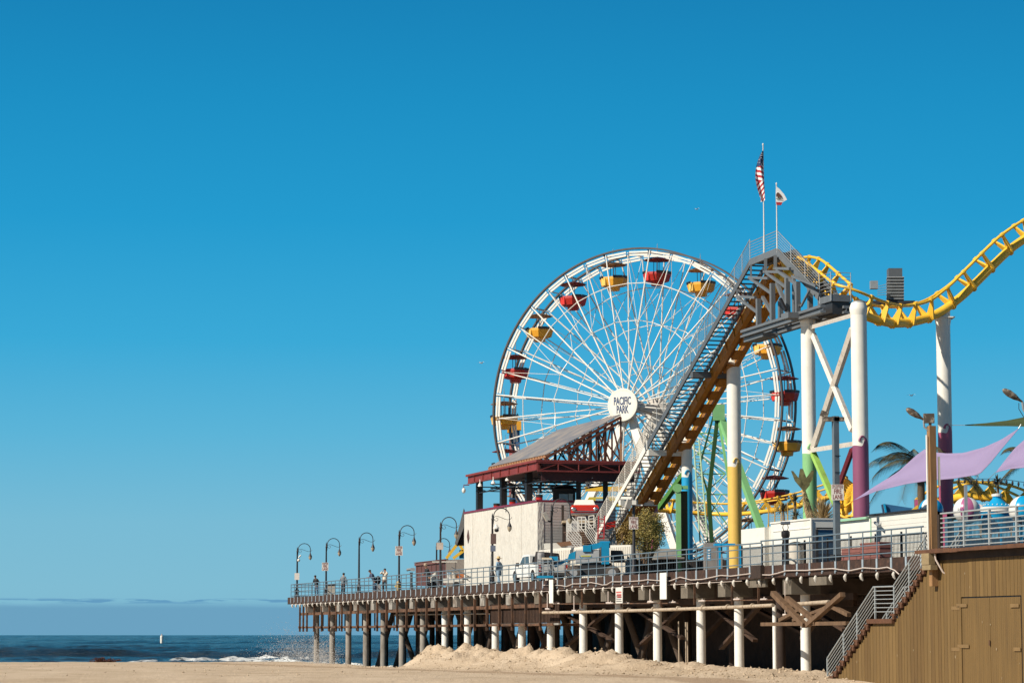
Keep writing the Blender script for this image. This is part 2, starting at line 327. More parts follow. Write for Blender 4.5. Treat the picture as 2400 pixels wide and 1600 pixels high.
for (x_, y_, q_), z_ in zip(cs, zs_):
    if z_ < .12: continue
    c = Vector((x_, y_, float(z_)+q_*.3)); a = rr.uniform(0, 6); vs_ = [c+Vector((math.cos(a+i*1.57)*q_*rr.uniform(.8, 1.5), math.sin(a+i*1.57)*q_*rr.uniform(.8, 1.5), rr.uniform(-.4, .2)*q_)) for i in range(4)]+[c+Vector((0, 0, q_*rr.uniform(.6, 1.1))), c-Vector((0, 0, q_))]
    cl.add(vs_, [(0, 1, 4), (1, 2, 4), (2, 3, 4), (3, 0, 4), (1, 0, 5), (2, 1, 5), (3, 2, 5), (0, 3, 5)])
tag(cl.build('sand_clods', mat('damp_sand_clod', (.42, .32, .22), .95, var=.35, scale=.3), recalc=False), 'crumbled clods and bits of debris scattered over the sand', 'clods', kind='stuff')
# ---------------- sea ----------------
wm = bpy.data.materials.new('sea_water'); wm.use_nodes = True; t = wm.node_tree; b = t.nodes['Principled BSDF']
b.inputs['Roughness'].default_value = .16; b.inputs['IOR'].default_value = 1.33; b.inputs['Specular IOR Level'].default_value = .24
b.inputs['Specular Tint'].default_value = (1, .80, .72, 1)
co = t.nodes.new('ShaderNodeTexCoord')
a1 = nz(t, .16, 8, co.outputs['Object'], (.5, 1, 1), .7); a2 = nz(t, .9, 5, co.outputs['Object'], (.6, 1, 1), .6)
r = t.nodes.new('ShaderNodeValToRGB'); t.links.new(a1, r.inputs[0]); r.color_ramp.elements[0].position = .35; r.color_ramp.elements[0].color = (.010, .018, .028, 1); r.color_ramp.elements[1].position = .65; r.color_ramp.elements[1].color = (.03, .055, .075, 1); t.links.new(r.outputs[0], b.inputs['Base Color'])
ad = t.nodes.new('ShaderNodeMath'); ad.operation = 'MULTIPLY_ADD'; ad.inputs[1].default_value = .3; t.links.new(a2, ad.inputs[0]); t.links.new(a1, ad.inputs[2])
bp = t.nodes.new('ShaderNodeBump'); bp.inputs['Distance'].default_value = 2.2; bp.inputs['Strength'].default_value = 1; t.links.new(ad.outputs[0], bp.inputs['Height']); t.links.new(bp.outputs[0], b.inputs['Normal'])
def wave_z(x, y):
    z = np.zeros_like(x)
    for c, A, tilt, wf, wb, sd in ((296, 1.0, .05, 3.2, 9, 1), (318, .6, -.07, 3, 9, 11), (352, .55, -.04, 4, 14, 2), (430, .8, .08, 5, 16, 3), (560, .7, -.06, 6, 20, 4), (720, .75, .05, 8, 24, 5)):
        q = y+tilt*x-c+3*vnoise(x*.03, y*0, sd); amp = A*(.15+1.25*np.clip(vnoise(x*.028+sd, x*0, sd+20)+.5, 0, 1))*(.85+.3*vnoise(x*.15, x*0, sd+40))
        z = z+amp*np.where(q < 0, np.exp(-(q/wf)**2), np.exp(-(q/wb)**2))
    far = np.clip((y-700)/400, 0, 1)
    z = z+far*.55*np.sin(y*.11+1.5*vnoise(x*.01, y*.01, 6)*6)*(.5+np.clip(vnoise(x*.01, y*.02, 7)+.5, 0, 1))
    near = np.clip((y-205)/60, .12, 1)
    return z*near+.42*near*fbm(x*.09, y*.22, 30, 5)+.16*near*fbm(x*.5, y*.9, 40, 3)
rows = [150.0]
while rows[-1] < 14000: rows.append(rows[-1]+max(.7, (rows[-1]-150)*.0022 if rows[-1] < 500 else rows[-1]*.004))
rows = np.array(rows); us = np.concatenate([[-3, -1.5, -.8, -.45], np.linspace(-.26, .26, 330), [.45, .8, 1.5, 3]])
YY, UU = np.meshgrid(rows, us, indexing='ij'); XX = UU*YY; ZZ = wave_z(XX, YY)
ZZ = ZZ*np.clip((9000-YY)/4000, 0, 1)
o = grid_mesh('sea', XX, YY, ZZ, wm); tag(o, 'dark blue ocean with low swells', 'sea', kind='structure')
# foam: low rough ridges of white water
fm = mat('sea_foam', (.62, .63, .62), .9, var=.12, scale=1.5, bump=.06, bscale=3)
t = fm.node_tree; tr_ = t.nodes.new('ShaderNodeBsdfTransparent'); ms = t.nodes.new('ShaderNodeMixShader'); co = t.nodes.new('ShaderNodeTexCoord'); nf = nz(t, 1.3, 6, co.outputs['Object'], (1, .8, 2), .75)
rf = t.nodes.new('ShaderNodeMapRange'); rf.inputs[1].default_value = .50; rf.inputs[2].default_value = .58; t.links.new(nf, rf.inputs[0]); t.links.new(rf.outputs[0], ms.inputs[0]); t.links.new(t.nodes['Principled BSDF'].outputs[0], ms.inputs[1]); t.links.new(tr_.outputs[0], ms.inputs[2]); t.links.new(ms.outputs[0], t.nodes['Material Output'].inputs[0])
dropm = mat('spray_drops', (.93, .93, .92), .6, var=.05)
def foam_patch(name, path, wid, hgt, seed, label):
    mb = MB(); n = len(path); m = 7; rr = random.Random(seed); vs = []
    L_ = 0; sub = []
    for i in range(n-1):
        a = Vector(path[i]); c = Vector(path[i+1]); k = max(2, int((c-a).length/.5))
        sub += [a+(c-a)*(j/k) for j in range(k)]
    sub.append(Vector(path[-1])); n = len(sub)
    for i, p in enumerate(sub):
        q = i/(n-1); env = min(1, 6*q, 6*(1-q))
        ww = wid*env*(.5+1.0*(.5+vnoise(i*.17, 0, seed))); hh = hgt*env*(.35+1.3*(.5+float(vnoise(i*.3, 3, seed+1))))
        for j in range(m+1):
            f = j/m*2-1
            vs.append((p.x, p.y+f*ww, -.02+max(0, hh*(1-f*f)+.3*hh*(rr.random()-.5))))
    fs = [(i*(m+1)+j, i*(m+1)+j+1, (i+1)*(m+1)+j+1, (i+1)*(m+1)+j) for i in range(n-1) for j in range(m)]
    mb.add(vs, fs); o = mb.build(name, fm, smooth=False, recalc=False); tag(o, label, 'foam', kind='stuff'); return o
def wl(px, py, z=.1):   # sea point below this sight line
    el = TH+math.atan((800-py)/F); Y = (CAMZ-z)/-math.tan(el); p = P(px, py, Y); return (p.x, p.y, 0)
foam_patch('surf_foam', [wl(285, 1549), wl(350, 1548), wl(430, 1547), wl(520, 1546), wl(600, 1546), wl(680, 1548), wl(760, 1550)], 3.0, .30, 5, 'white surf breaking along the beach left of the pier')
foam_patch('surf_foam', [wl(700, 1553), wl(780, 1556), wl(860, 1560), wl(930, 1563), wl(1010, 1564)], 2.6, .25, 9, 'white wash swirling around the seaward piles')
foam_patch('surf_foam', [wl(520, 1541), wl(600, 1540), wl(700, 1543), wl(745, 1545)], 2.2, .28, 14, 'second line of broken white water beside the pier end')
# spray
mb = MB(); rr = random.Random(3)
for i in range(10500):
    if i < 7400:
        px = rr.gauss(702, 42); py = 1546-abs(rr.gauss(0, 32)); Y = rr.uniform(232, 262)
    else:
        px = rr.gauss(757, 20); py = 1556-abs(rr.gauss(0, 28)); Y = rr.uniform(205, 222)
    p = P(px, py, Y); r_ = abs(rr.gauss(.0, .010))+.006
    if p.z < .1: continue
    mb.add([p+Vector((r_, 0, 0)), p+Vector((-r_, r_, 0)), p+Vector((-r_, -r_, 0)), p+Vector((0, 0, r_*1.6)), p-Vector((0, 0, r_*1.6))], [(0, 1, 3), (1, 2, 3), (2, 0, 3), (1, 0, 4), (2, 1, 4), (0, 2, 4)])
tag(mb.build('wave_spray', dropm, recalc=False), 'droplets of spray thrown up beside the outermost piles', 'spray', kind='stuff')
# kelp, buoy
mb = MB(); rr = random.Random(4)
for i in range(150):
    p = Vector(wl(rr.gauss(243, 11), 1552, .1)); p.z = .12+abs(rr.gauss(0, .13)); q = p+Vector((rr.gauss(0, .25), rr.gauss(0, .3), rr.uniform(-.1, .15)))
    mb.path([p, (p+q)/2+Vector((0, 0, .08)), q], .04, 4)
tag(mb.build('kelp_heap', mat('kelp', (.07, .018, .008), .6, var=.4)), 'dark red heap of kelp washed up at the waterline', 'kelp')
b0 = P(379, 1503, 560); t0 = thing('marker_buoy', 'tall white marker buoy floating offshore', 'buoy', b0)
MB().lathe(b0, [(.30, -.3), (.33, .1), (.33, 1.15), (.28, 1.3)], 12).build('float', WHITE, t0)
MB().lathe(b0, [(.10, 1.3), (.08, 1.6), (.02, 1.65)], 8).build('top_cap', mat('buoy_band', (.5, .3, .18)), t0)
# ---------------- pier ----------------
def Q(px, py, t, z=DECK):
    for _ in range(3): p = P(px, py, yat(px, t, z)); z = p.z
    return p
S_END = sat(677, 0); S_NEAR = -25.0
pier = thing('pier', 'long timber and concrete pier on rows of piles running out over the beach', 'pier', PT(60, 10, 0))
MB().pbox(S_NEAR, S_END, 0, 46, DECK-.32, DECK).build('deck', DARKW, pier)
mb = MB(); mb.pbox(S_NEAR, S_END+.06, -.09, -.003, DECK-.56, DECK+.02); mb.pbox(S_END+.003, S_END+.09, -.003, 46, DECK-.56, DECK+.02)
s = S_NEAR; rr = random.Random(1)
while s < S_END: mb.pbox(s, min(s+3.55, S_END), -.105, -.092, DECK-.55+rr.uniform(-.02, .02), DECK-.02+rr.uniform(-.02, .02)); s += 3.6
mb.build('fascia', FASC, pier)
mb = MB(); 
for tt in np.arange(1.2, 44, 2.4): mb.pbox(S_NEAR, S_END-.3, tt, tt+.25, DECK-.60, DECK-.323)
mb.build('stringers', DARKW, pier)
BENTS = [742, 779, 817, 858, 899, 942.5, 992, 1043, 1096, 1161, 1223, 1291, 1367, 1451, 1541, 1643, 1732, 1888]
rr = random.Random(2); npile = 0
SB = []
CAPD = mat('cap_dark', (.15, .125, .095), .9, var=.3, scale=2, bump=.006, dirt=(.05, .035, .025), dirtamt=.8, dscale=1)  # darker, browner tone for the landward caps and edge planks
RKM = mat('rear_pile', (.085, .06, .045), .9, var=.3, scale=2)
for i, px in enumerate(BENTS):
    z_ = 3.0; s = sat(px, .95, z_); SB.append(s)
    mb = MB(); mb.pbox(s-.5, s+.5, .06, 1.5, DECK-1.33, DECK-.605); mb.cur = 1; mb.pbox(s-.49, s+.49, 1.5, 30 if i % 2 else 24, DECK-1.32, DECK-.605); mb.build('cap_beam', [CAPM if px < 1250 else CAPD, RKM], pier)  # inner cap length is darker: shade beneath the deck painted in
    m = CONC if px < 1040 else CONCW
    mb = MB(); c = PT(s, .95, 0); mb.lathe(c, [(.235, -1.4), (.235, 2.0), (.225, DECK-1.34)], 20); mb.build('pile', m, pier, smooth=True)
rowsT = [5.2, 9.5, 14, 19, 24]
for i, s in enumerate(SB):
    for j, tt in enumerate(rowsT):
        if npile > 60 or (j > 2 and i % 2): continue
        c = PT(s+rr.uniform(-.2, .2), tt+rr.uniform(-.3, .3)); MB().lathe(c, [(.24, -1.4), (.22, DECK-1.34)], 12).build('pile', DARKW if rr.random() < .6 else RKM, pier, smooth=True); npile += 1
for i, s in enumerate(SB):
    if s > SB[-4] and i > 2:
        a = PT(s+.2, 3.2, DECK-1.35); MB().tube(a, PT(s+.3, 1.6, -1.0), .2, 12).build('raking_pile', RKM, pier, smooth=True)
        MB().tube(PT(s-.2, 3.3, DECK-1.35), PT(s-.2, 5.3, -1.0), .2, 12).build('raking_pile', RKM, pier, smooth=True)
# plank walls added to keep the landward half and the middle dark
mb = MB(); s0 = sat(1560, 7.5, 2); s1 = S_NEAR
x = s1; rr = random.Random(5)
while x < s0: w = rr.uniform(.22, .3); mb.pbox(x, x+w-.01, 7.5, 7.56+rr.uniform(0, .02), -.5, DECK-.61); x += w
a = 7.55
while a < 26: mb.pbox(s0-.06, s0, a, a+.27, -.5, DECK-.61); a += .28
mb.build('darkening_wall', DARKW, pier)
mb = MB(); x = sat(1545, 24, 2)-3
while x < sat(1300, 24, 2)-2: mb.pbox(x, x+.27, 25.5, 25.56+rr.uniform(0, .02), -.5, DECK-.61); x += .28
mb.build('rear_darkening_wall', DARKW, pier)
BRT = mat('dark_brace', (.055, .028, .016), .85, var=.4)
for a, b2, z0, z1, tt in ((1300, 1440, 4.2, 2.2, 2.0), (1440, 1330, 4.2, 2.0, 2.1), (1470, 1600, 4.3, 2.4, 2.2), (1610, 1500, 4.2, 2.0, 2.3), (1655, 1770, 4.3, 2.3, 2.2), (1790, 1690, 4.2, 1.9, 2.3), (1640, 1725, 2.2, 4.2, 5.0), (1740, 1890, 4.3, 2.6, 5.0), (1850, 1980, 4.4, 2.8, 2.4), (1960, 1880, 4.4, 2.4, 2.6)):
    MB().beam(PT(sat(a, tt, 3), tt, z0), PT(sat(b2, tt, 3), tt, z1), .14, .28, IV).build('cross_brace', BRT, pier)
for tt, z in ((1.9, 4.15), (3.6, 3.9), (6.4, 4.2)): MB().pbox(sat(2000, tt, 4), sat(1200, tt, 4), tt, tt+.2, z, z+.3).build('waler', BRT, pier)
# rusty service frame hung under the seaward half
fr = thing('service_catwalk', 'rusty steel catwalk frame hung under the seaward half of the pier', 'catwalk', PT(sat(1000, 0), 0, 4))
VP_ = [701, 709, 717.6, 734, 752, 770, 786, 799, 820, 837, 859.3, 882, 903.6, 928.4, 950.5, 973, 997.5, 1021, 1050, 1080, 1110, 1139, 1168, 1198, 1230, 1263.7]
for px in VP_:
    s = sat(px, -.02, 4); mb = MB(); mb.pbox(s-.065, s+.065, -.02, .12, 2.84, DECK-.58); mb.pbox(s-.14, s+.14, -.06, -.022, 3.12, 3.3); mb.build('hanger', RUSTM, fr)
sa, sb_ = sat(1290, 0, 4), sat(697, 0, 4)
mb = MB(); mb.pbox(sa, sb_, .13, .2, 4.2, 4.42); mb.pbox(sa, sb_, .2, .45, 4.36, 4.40); mb.build('upper_chord', RUSTM, fr)
mb = MB(); mb.pbox(sa, sb_, .125, .22, 3.12, 3.26); mb.pbox(sa, sb_, 1.9, 2.0, 3.1, 3.26); mb.build('lower_chord', RUSTM, fr)
mb = MB(); s = sa
while s < sb_: mb.pbox(s, s+.1, .23, 1.89, 3.14, 3.22); s += 1.4
s = sa
while s < sb_: mb.pbox(s+.5, s+.6, 2.01, 2.1, 2.9, 4.35); s += 2.1
mb.build('cross_ties', RUSTM, fr)
mb = MB(); s0, s1 = sat(1312, .3, 4), sat(1150, .3, 4)
mb.pbox(s0, s1, .3, .33, 3.3, 4.5); s = s0
while s < s1: mb.pbox(s, s+.03, .26, .297, 3.28, 4.52); s += .3
mb.build('mesh_panel', mat('rust_mesh', (.045, .022, .013), .9, var=.4, scale=6, dirt=(.12, .06, .03), dirtamt=.5, dscale=5), fr)
MB().pbox(s0-.05, s1+.05, .2, .36, 3.16, 3.27).build('panel_sill', CAPM, fr)
# pipes
pp = thing('drain_pipe', 'long cream drain pipe slung under the landward half of the pier', 'pipe', Q(1600, 1428, -.2))
pts = [Q(px, py, -.2) for px, py in ((1273, 1435), (1345, 1434), (1541, 1428.5), (1640, 1425), (1732, 1421.5), (1812, 1417.5))]
mb = MB(); mb.path(pts, .085, 12); mb.build('pipe_run', PIPEM, pp, smooth=True)
mb = MB(); mb.path([Q(1853, 1416, -.2), Q(1943, 1410, -.2)], .095, 12); mb.build('pipe_end', PIPEM, pp, smooth=True)
for k in range(9):
    px = 1300+k*58; a = Q(px, 1434-(px-1300)*.033, -.2); MB().lathe(a-DV*.07, [(.115, 0), (.115, .14)], 12, DV).build('pipe_collar', PIPEM, pp, smooth=True)
p2 = thing('utility_pipe', 'thin pale pipe running behind the rusty catwalk', 'pipe', Q(1000, 1441, .6))
MB().tube(Q(925, 1440, .6), Q(1200, 1436.5, .6), .045, 8).build('pipe_run', PIPEM, p2, smooth=True)
tag(MB().tube(Q(1060, 1424, .3), Q(1200, 1421, .3), .03, 6).tube(Q(1310, 1414.5, .1), Q(1590, 1412.8, .1), .035, 6).tube(Q(1640, 1407, .1), Q(1812, 1405, .1), .03, 6).build('rusty_conduit', RUSTM), 'thin rusty conduit under the deck edge', 'conduit')
for px, y0, y1 in ((1345.5, 1395, 1430), (1425.5, 1385, 1412), (1523.5, 1380, 1409), (1840, 1362, 1440), (1283, 1390, 1426)):
    g = 'white drop pipes under the deck edge'
    o = MB().tube(Q(px, y0, -.05), Q(px, y1, -.05), .03 if px < 1800 else .022, 6).tube(Q(px-4, y1, -.05), Q(px+5, y1+.3, -.05), .055, 6).build('drop_pipe', WPIPE)
    tag(o, 'short white pipe hanging below the deck edge', 'pipe', g)
mb = MB(); g = [(1304, 1413), (1430, 1412), (1525, 1410), (1467, 1412.5), (1576, 1410), (1645, 1407), (1727, 1403), (1790, 1403)]
for i, (px, py) in enumerate(g):
    tag(MB().tube(Q(px-7, py+.6, -.06), Q(px+7, py, -.06), .04, 6).lathe(Q(px+1, py-1, -.06), [(.03, 0), (.02, .09)], 6).build('sprinkler_tee', WPIPE), 'small white pipe tee fixed along the conduit under the deck', 'pipe tee', 'white pipe tees along the under-deck conduit')
# hangers of the drain pipe: rust drops
for px, y0, y1 in ((1364, 1378, 1425), (1549.5, 1402, 1421), (1628, 1366, 1417), (1716, 1366, 1416), (1778, 1364, 1414), (1284, 1380, 1427), (1456, 1413, 1422)):
    o = MB().beam(Q(px, y0, .05), Q(px, y1, .05), .1, .05, DV).build('rusty_hanger', RUSTM); tag(o, 'rusty strap hanging from the deck edge to the drain pipe', 'pipe hanger', 'rusty straps of the drain pipe')
# collapsed brace timbers
bt = thing('broken_timbers', 'tangle of loose brown brace timbers hanging under the deck near the stairs', 'timber', Q(1880, 1440, -.5))
for a, c, w in (((1812, 1389), (1887, 1465), .26), ((1844, 1400), (1913, 1457), .22), ((1975, 1392), (1893, 1464), .24), ((1787, 1462), (1987, 1459.5), .2), ((1829, 1453), (1874, 1428), .2), ((1860, 1453), (1950, 1418), .16), ((1940, 1415), (1990, 1440), .2)):
    tt = -.5-.22*(w*10 % 3)
    MB().beam(Q(a[0], a[1], tt), Q(c[0], c[1], tt), w*.8, w, IV).build('brace', WOOD, bt)
tp = thing('timber_pile', 'dark wooden pile with a white pipe on its left under the pier', 'pile', Q(1828, 1580, .6))
MB().lathe(PT(sat(1829, .8, 3), .8, 0), [(.27, -.5), (.21, 3), (.2, DECK-.6)], 14).build('post', DARKW, tp, smooth=True)
tag(MB().lathe(PT(sat(1815.5, .3, 3), .3, 0), [(.1, -.5), (.1, 3.95)], 12).build('white_standpipe', CONCW, smooth=True), 'slim white standpipe rising from the sand beside the dark wooden pile', 'pipe')
for k, (px, y0) in enumerate(((1590.5, 1455), (1607, 1457), (1611, 1457))):
    tag(MB().tube(Q(px, y0, 1.5+k*.2), Q(px+1, 1558, 1.5+k*.2), .035, 6).build('standpipe', PIPEM), 'thin pale pipe standing in the shade under the pier', 'pipe', 'three thin standpipes under the pier')
# timber blocks at the deck joint
o = MB().pbox(sat(1787, -.2), sat(1764, -.2), -.3, -.12, DECK-.55, DECK+.06).build('edge_block', DARKW); tag(o, 'dark timber block bolted over a joint of the pier edge', 'block')
o = MB().pbox(sat(1789, -.1, 5), sat(1749, -.1, 5), .0, .12, DECK-.95, DECK-.56).build('edge_plank', CAPD); tag(o, 'grey weathered plank below the joint of the pier edge', 'plank')
o = MB().pbox(sat(1937, -.1, 5), sat(1896, -.1, 5), -.1, .2, DECK-.98, DECK-.62).build('edge_plank', CAPD); tag(o, 'short grey plank under the deck above the broken timbers', 'plank')
# boards and sign on the edge
for px0, px1, y0, y1, lab in ((1288, 1297, 1358, 1412.5, 'tall blank white board hung on the pier edge below the truck'), (1547.5, 1563, 1342, 1403, 'tall blank white board hung on the pier edge below the tree')):
    a, b2 = Q(px0, y0, -.35), Q(px1, y1, -.35); sA, sB_ = ST(a)[0], ST(b2)[0]
    o = MB().pbox(min(sA, sB_), max(sA, sB_), -.38, -.35, b2.z, a.z).build('white_board', mat('board_white', (.80, .78, .70), .5, var=.03)); tag(o, lab, 'board')
a, b2 = Q(1444, 1376, -.35), Q(1460, 1412.5, -.35); s0, s1 = ST(b2)[0], ST(a)[0]
sg = thing('warning_sign', 'white warning sign with faded red heading hung on the pier edge', 'sign', (a+b2)/2)
MB().pbox(s0, s1, -.38, -.35, b2.z, a.z).build('sign_plate', mat('sign_white', (.70, .66, .60), .5, var=.05), sg)
mb = MB(); mb2 = MB()
for k in range(3): mb.pbox(s0+.15, s1-.1-.1*k, -.387, -.382, a.z-.3-.13*k, a.z-.22-.13*k)
for k in range(4): mb2.pbox(s0+.12+.05*(k % 2), s1-.1, -.387, -.382, b2.z+.08+.1*k, b2.z+.12+.1*k)
mb.build('heading', mat('faded_red', (.5, .12, .1)), sg); mb2.build('lines', BLACK, sg)
# railing along the edge
rl = thing('pier_railing', 'pale blue grey pipe railing along the edge and end of the pier', 'railing', PT(60, 0, DECK))
s0, s1 = sat(2165, -.1), sat(682, -.1)
RZ = [1.1, .86, .50, .13]
sj = sat(1783, -.1)
for k, z in enumerate(RZ):
    MB().tube(PT(sj, -.1, DECK+z), PT(s1, -.1, DECK+z), .034 if k == 0 else .026, 8).build('rail', RAIL, rl, smooth=True)
    MB().tube(PT(s0, -.1, DECK+z+.08), PT(sj-.05, -.1, DECK+z+.08), .036 if k == 0 else .026, 8).build('rail', RAIL, rl, smooth=True)
    MB().tube(PT(s1, -.1, DECK+z), PT(s1, 15, DECK+z), .032 if k == 0 else .024, 8).build('rail', RAIL, rl, smooth=True)
s = s1; n = 0; rr = random.Random(8)
while s > s0:
    dz = .08 if s < sj else 0; e_ = rr.uniform(-.02, .02)
    mb = MB(); mb.tube(PT(s, -.1, DECK-.04), PT(s, -.1, DECK+1.1+dz), .026, 8); mb.build('post', RAIL, rl, smooth=True)
    mb = MB(); mb.pbox(s-.075, s+.075, -.14, -.108, DECK-.43+e_, DECK+.02); mb.pbox(s-.05, s-.02, -.16, -.141, DECK-.5+e_, DECK-.40); mb.pbox(s+.02, s+.05, -.16, -.141, DECK-.5+e_, DECK-.40); mb.build('bracket', BRK, rl)
    s -= 1.45; n += 1
for k in range(1, 9): MB().tube(PT(s1, -.1+1.8*k, DECK-.04), PT(s1, -.1+1.8*k, DECK+1.1), .026, 8).build('post', RAIL, rl)
# hooded lights along the underside of the fascia
LM = mat('light_shell', (.60, .56, .50), .5, var=.15, scale=20)
mb = MB(); mb.path([(0, 0, .02), (0, -.06, -.02), (0, -.10, -.10), (0, -.09, -.2), (0, -.05, -.30)], 0, 8, rs=[.035, .06, .08, .07, .03])
proto = mb.build('festoon_light', LM, smooth=True); tag(proto, 'small white hooded light hanging under the edge of the pier', 'light', 'hooded lights along the pier edge')
angP = math.atan2(IV.y, IV.x)
s = s1-.6; n = 0
while s > sat(2110, -.1):
    o = proto if n == 0 else proto.copy()
    if n: COL.objects.link(o)
    o.location = PT(s, -.03, DECK-.57); o.rotation_euler = (rr.uniform(-.1, .25), rr.uniform(-.12, .12), angP-math.pi/2+rr.uniform(-.5, .5)); s -= 1.66; n += 1
mb = MB(); pts = []; s = s1
while s > sat(1750, -.1): pts.append(PT(s, -.12, DECK-.60-.035*abs(math.sin(s*1.9)))); s -= .83
mb.path(pts, .014, 5); tag(mb.build('light_cable', WPIPE), 'thin cable stringing together the hooded lights', 'cable')
cpx = [(1180+x/7.35, 1220+y/7.35) for x, y in ((680, 1105), (880, 1106), (1000, 1112), (1080, 1130), (1200, 1082), (1380, 1080), (1500, 1058), (1620, 1080), (1700, 1102), (1780, 1095), (1860, 1047), (2100, 1045), (2350, 1030))]
cpx += [(1500+x/4.704, 1280+y/4.704) for x, y in ((80, 365), (210, 375), (330, 378), (440, 337), (560, 368), (690, 360), (890, 317), (1000, 325), (1150, 306), (1235, 296))]
cpx = [c for i, c in enumerate(cpx) if i == 0 or c[0] > cpx[i-1][0]]
cp2 = [(1660+x/7.128, 1180+y/7.128) for x, y in ((880, 1185), (1030, 1187), (1150, 1160), (1300, 1115), (1500, 1110), (1640, 1110), (1850, 1092), (2080, 1080))]+[(1900+x/3.564, 1160+y/3.564) for x, y in ((320, 630), (440, 605), (560, 612), (640, 600), (700, 625), (740, 660))]
mb = MB(); mb.path([Q(a, c, -.2) for a, c in cpx], .024, 6); mb.path([Q(a, c, -.2) for a, c in cp2 if c], .026, 6)
tag(mb.build('wavy_conduit', mat('conduit_white', (.56, .48, .43), .5, var=.1), smooth=True), 'sagging white conduit looped along the landward edge of the pier', 'conduit')
# ---------------- ferris wheel ----------------
WA = R(28.2); AX = Vector((-math.sin(WA), -math.cos(WA), 0)); HX = Vector((math.cos(WA), -math.sin(WA), 0))
WC = P(1503, 956, 217); WR = 13.05
fw = thing('ferris_wheel', 'tall white ferris wheel with many thin spokes and a round white hub sign', 'ferris wheel', Vector((WC.x, WC.y, DECK)))
def wp(a, r, off): return WC+AX*off+HX*(math.sin(a)*r)+UP*(math.cos(a)*r)
PH = R(6.8); NS = 40
RIMG = mat('rim_grey', (.085, .07, .065), .45, .2, var=.1)
for off in (1.4, -1.4):
    mb = MB(); n = 120; vs = []
    for k in range(n):
        a = 6.28318*k/n
        for r, o2 in ((WR-.05, off-.13), (WR+.08, off-.13), (WR+.08, off+.13), (WR-.05, off+.13)): vs.append(wp(a, r, o2))
    mb.add(vs, [(k*4+j, ((k+1) % n)*4+j, ((k+1) % n)*4+(j+1) % 4, k*4+(j+1) % 4) for k in range(n) for j in range(4)])
    mb.build('outer_rim', RIMG, fw)
    mb = MB()
    for k in range(NS):
        a0 = PH+6.28318*k/NS; a1 = a0+6.28318/NS; e_ = .012
        mb.beam(wp(a0+e_, WR-.5, off), wp(a1-e_, WR-.5, off), .16, .12, AX); mb.beam(wp(a0+e_, WR-.26, off), wp(a1-e_, WR-.26, off), .14, .12, AX)
    mb.build('inner_rim', WHITES, fw)
    hub = 2.9 if off > 0 else -3.2
    for k in range(NS):
        a = PH+6.28318*k/NS; maj = k % 2 == 0
        r_in = .95
        MB().tube(wp(a, r_in, hub*(1 if maj else .75)), wp(a, WR-(.15 if maj else .5), off), .06 if maj else .048, 6).build('spoke', WHITES, fw)
    for fr_, rad in ((.78, .04), (.54, .035), (.28, .03)):
        mb = MB(); r = WR*fr_
        def oo(r, maj): f = (r-.95)/(WR-1.1); h = hub*(1 if maj else .75); return h+(off-h)*f
        for k in range(NS):
            a0 = PH+6.28318*k/NS; a1 = a0+6.28318/NS
            mb.tube(wp(a0, r, oo(r, k % 2 == 0)), wp(a1, r, oo(r, k % 2 == 1)), rad, 5)
        mb.build('spacer_ring', WHITES, fw)
mb = MB()
for k in range(NS):
    a = PH+6.28318*k/NS; a1 = a+6.28318/NS
    mb.tube(wp(a, WR-.3, 1.4), wp(a, WR-.3, -1.4), .05, 6)
    if k % 2 == 0: mb.tube(wp(a, WR*.78, 1.8), wp(a, WR*.54, -2.3), .025, 5); mb.tube(wp(a, WR*.78, -1.8), wp(a, WR*.54, 2.3), .025, 5)
    else: mb.tube(wp(a, WR*.54, 2.), wp(a, WR-.3, -1.4), .022, 5); mb.tube(wp(a, WR*.54, -2.), wp(a, WR-.3, 1.4), .022, 5)
    if k % 4 == 0: mb.tube(wp(a, WR*.52, 2.3), wp(a1, WR*.95, 1.5), .02, 5); mb.tube(wp(a, WR*.52, 2.3), wp(a-(a1-a), WR*.95, 1.5), .02, 5)
mb.build('cross_ties', WHITES, fw)
MB().lathe(WC-AX*3.5, [(.5, 0), (1.0, .2), (1.05, .7), (.45, .8), (.45, 6.0), (1.05, 6.1), (1.0, 6.6), (.5, 6.8)], 24, AX).build('hub', mat('hub_steel', (.42, .38, .34), .5, .1, var=.2, dirt=(.1, .06, .04)), fw, smooth=True)
DC = WC+AX*3.4
disc = MB().lathe(DC, [(1.30, 0), (1.34, .05), (1.34, .14), (1.31, .17)], 64, AX).build('hub_sign', mat('sign_cream', (.82, .78, .68), .5, var=.02), fw, smooth=True)
mb = MB()
for r, n in ((1.24, 64), (1.15, 58)):
    for k in range(n):
        a = 6.28318*k/n; c = DC+AX*.172+HX*math.sin(a)*r+UP*math.cos(a)*r; mb.lathe(c, [(.016, -.001), (.012, .02)], 6, AX)
mb.build('bulb_rings', mat('bulb', (.6, .5, .4)), disc)
NAVY = mat('navy_letters', (.03, .06, .15), .5, var=.03)
for txt, dz in (('PACIFIC', .27), ('PARK', -.42)):
    text_mesh('lettering', txt, .88, DC+AX*.18+UP*(dz+.02)+HX*0, HX, UP, NAVY, disc, sx=.50, depth=.01, off=.02)
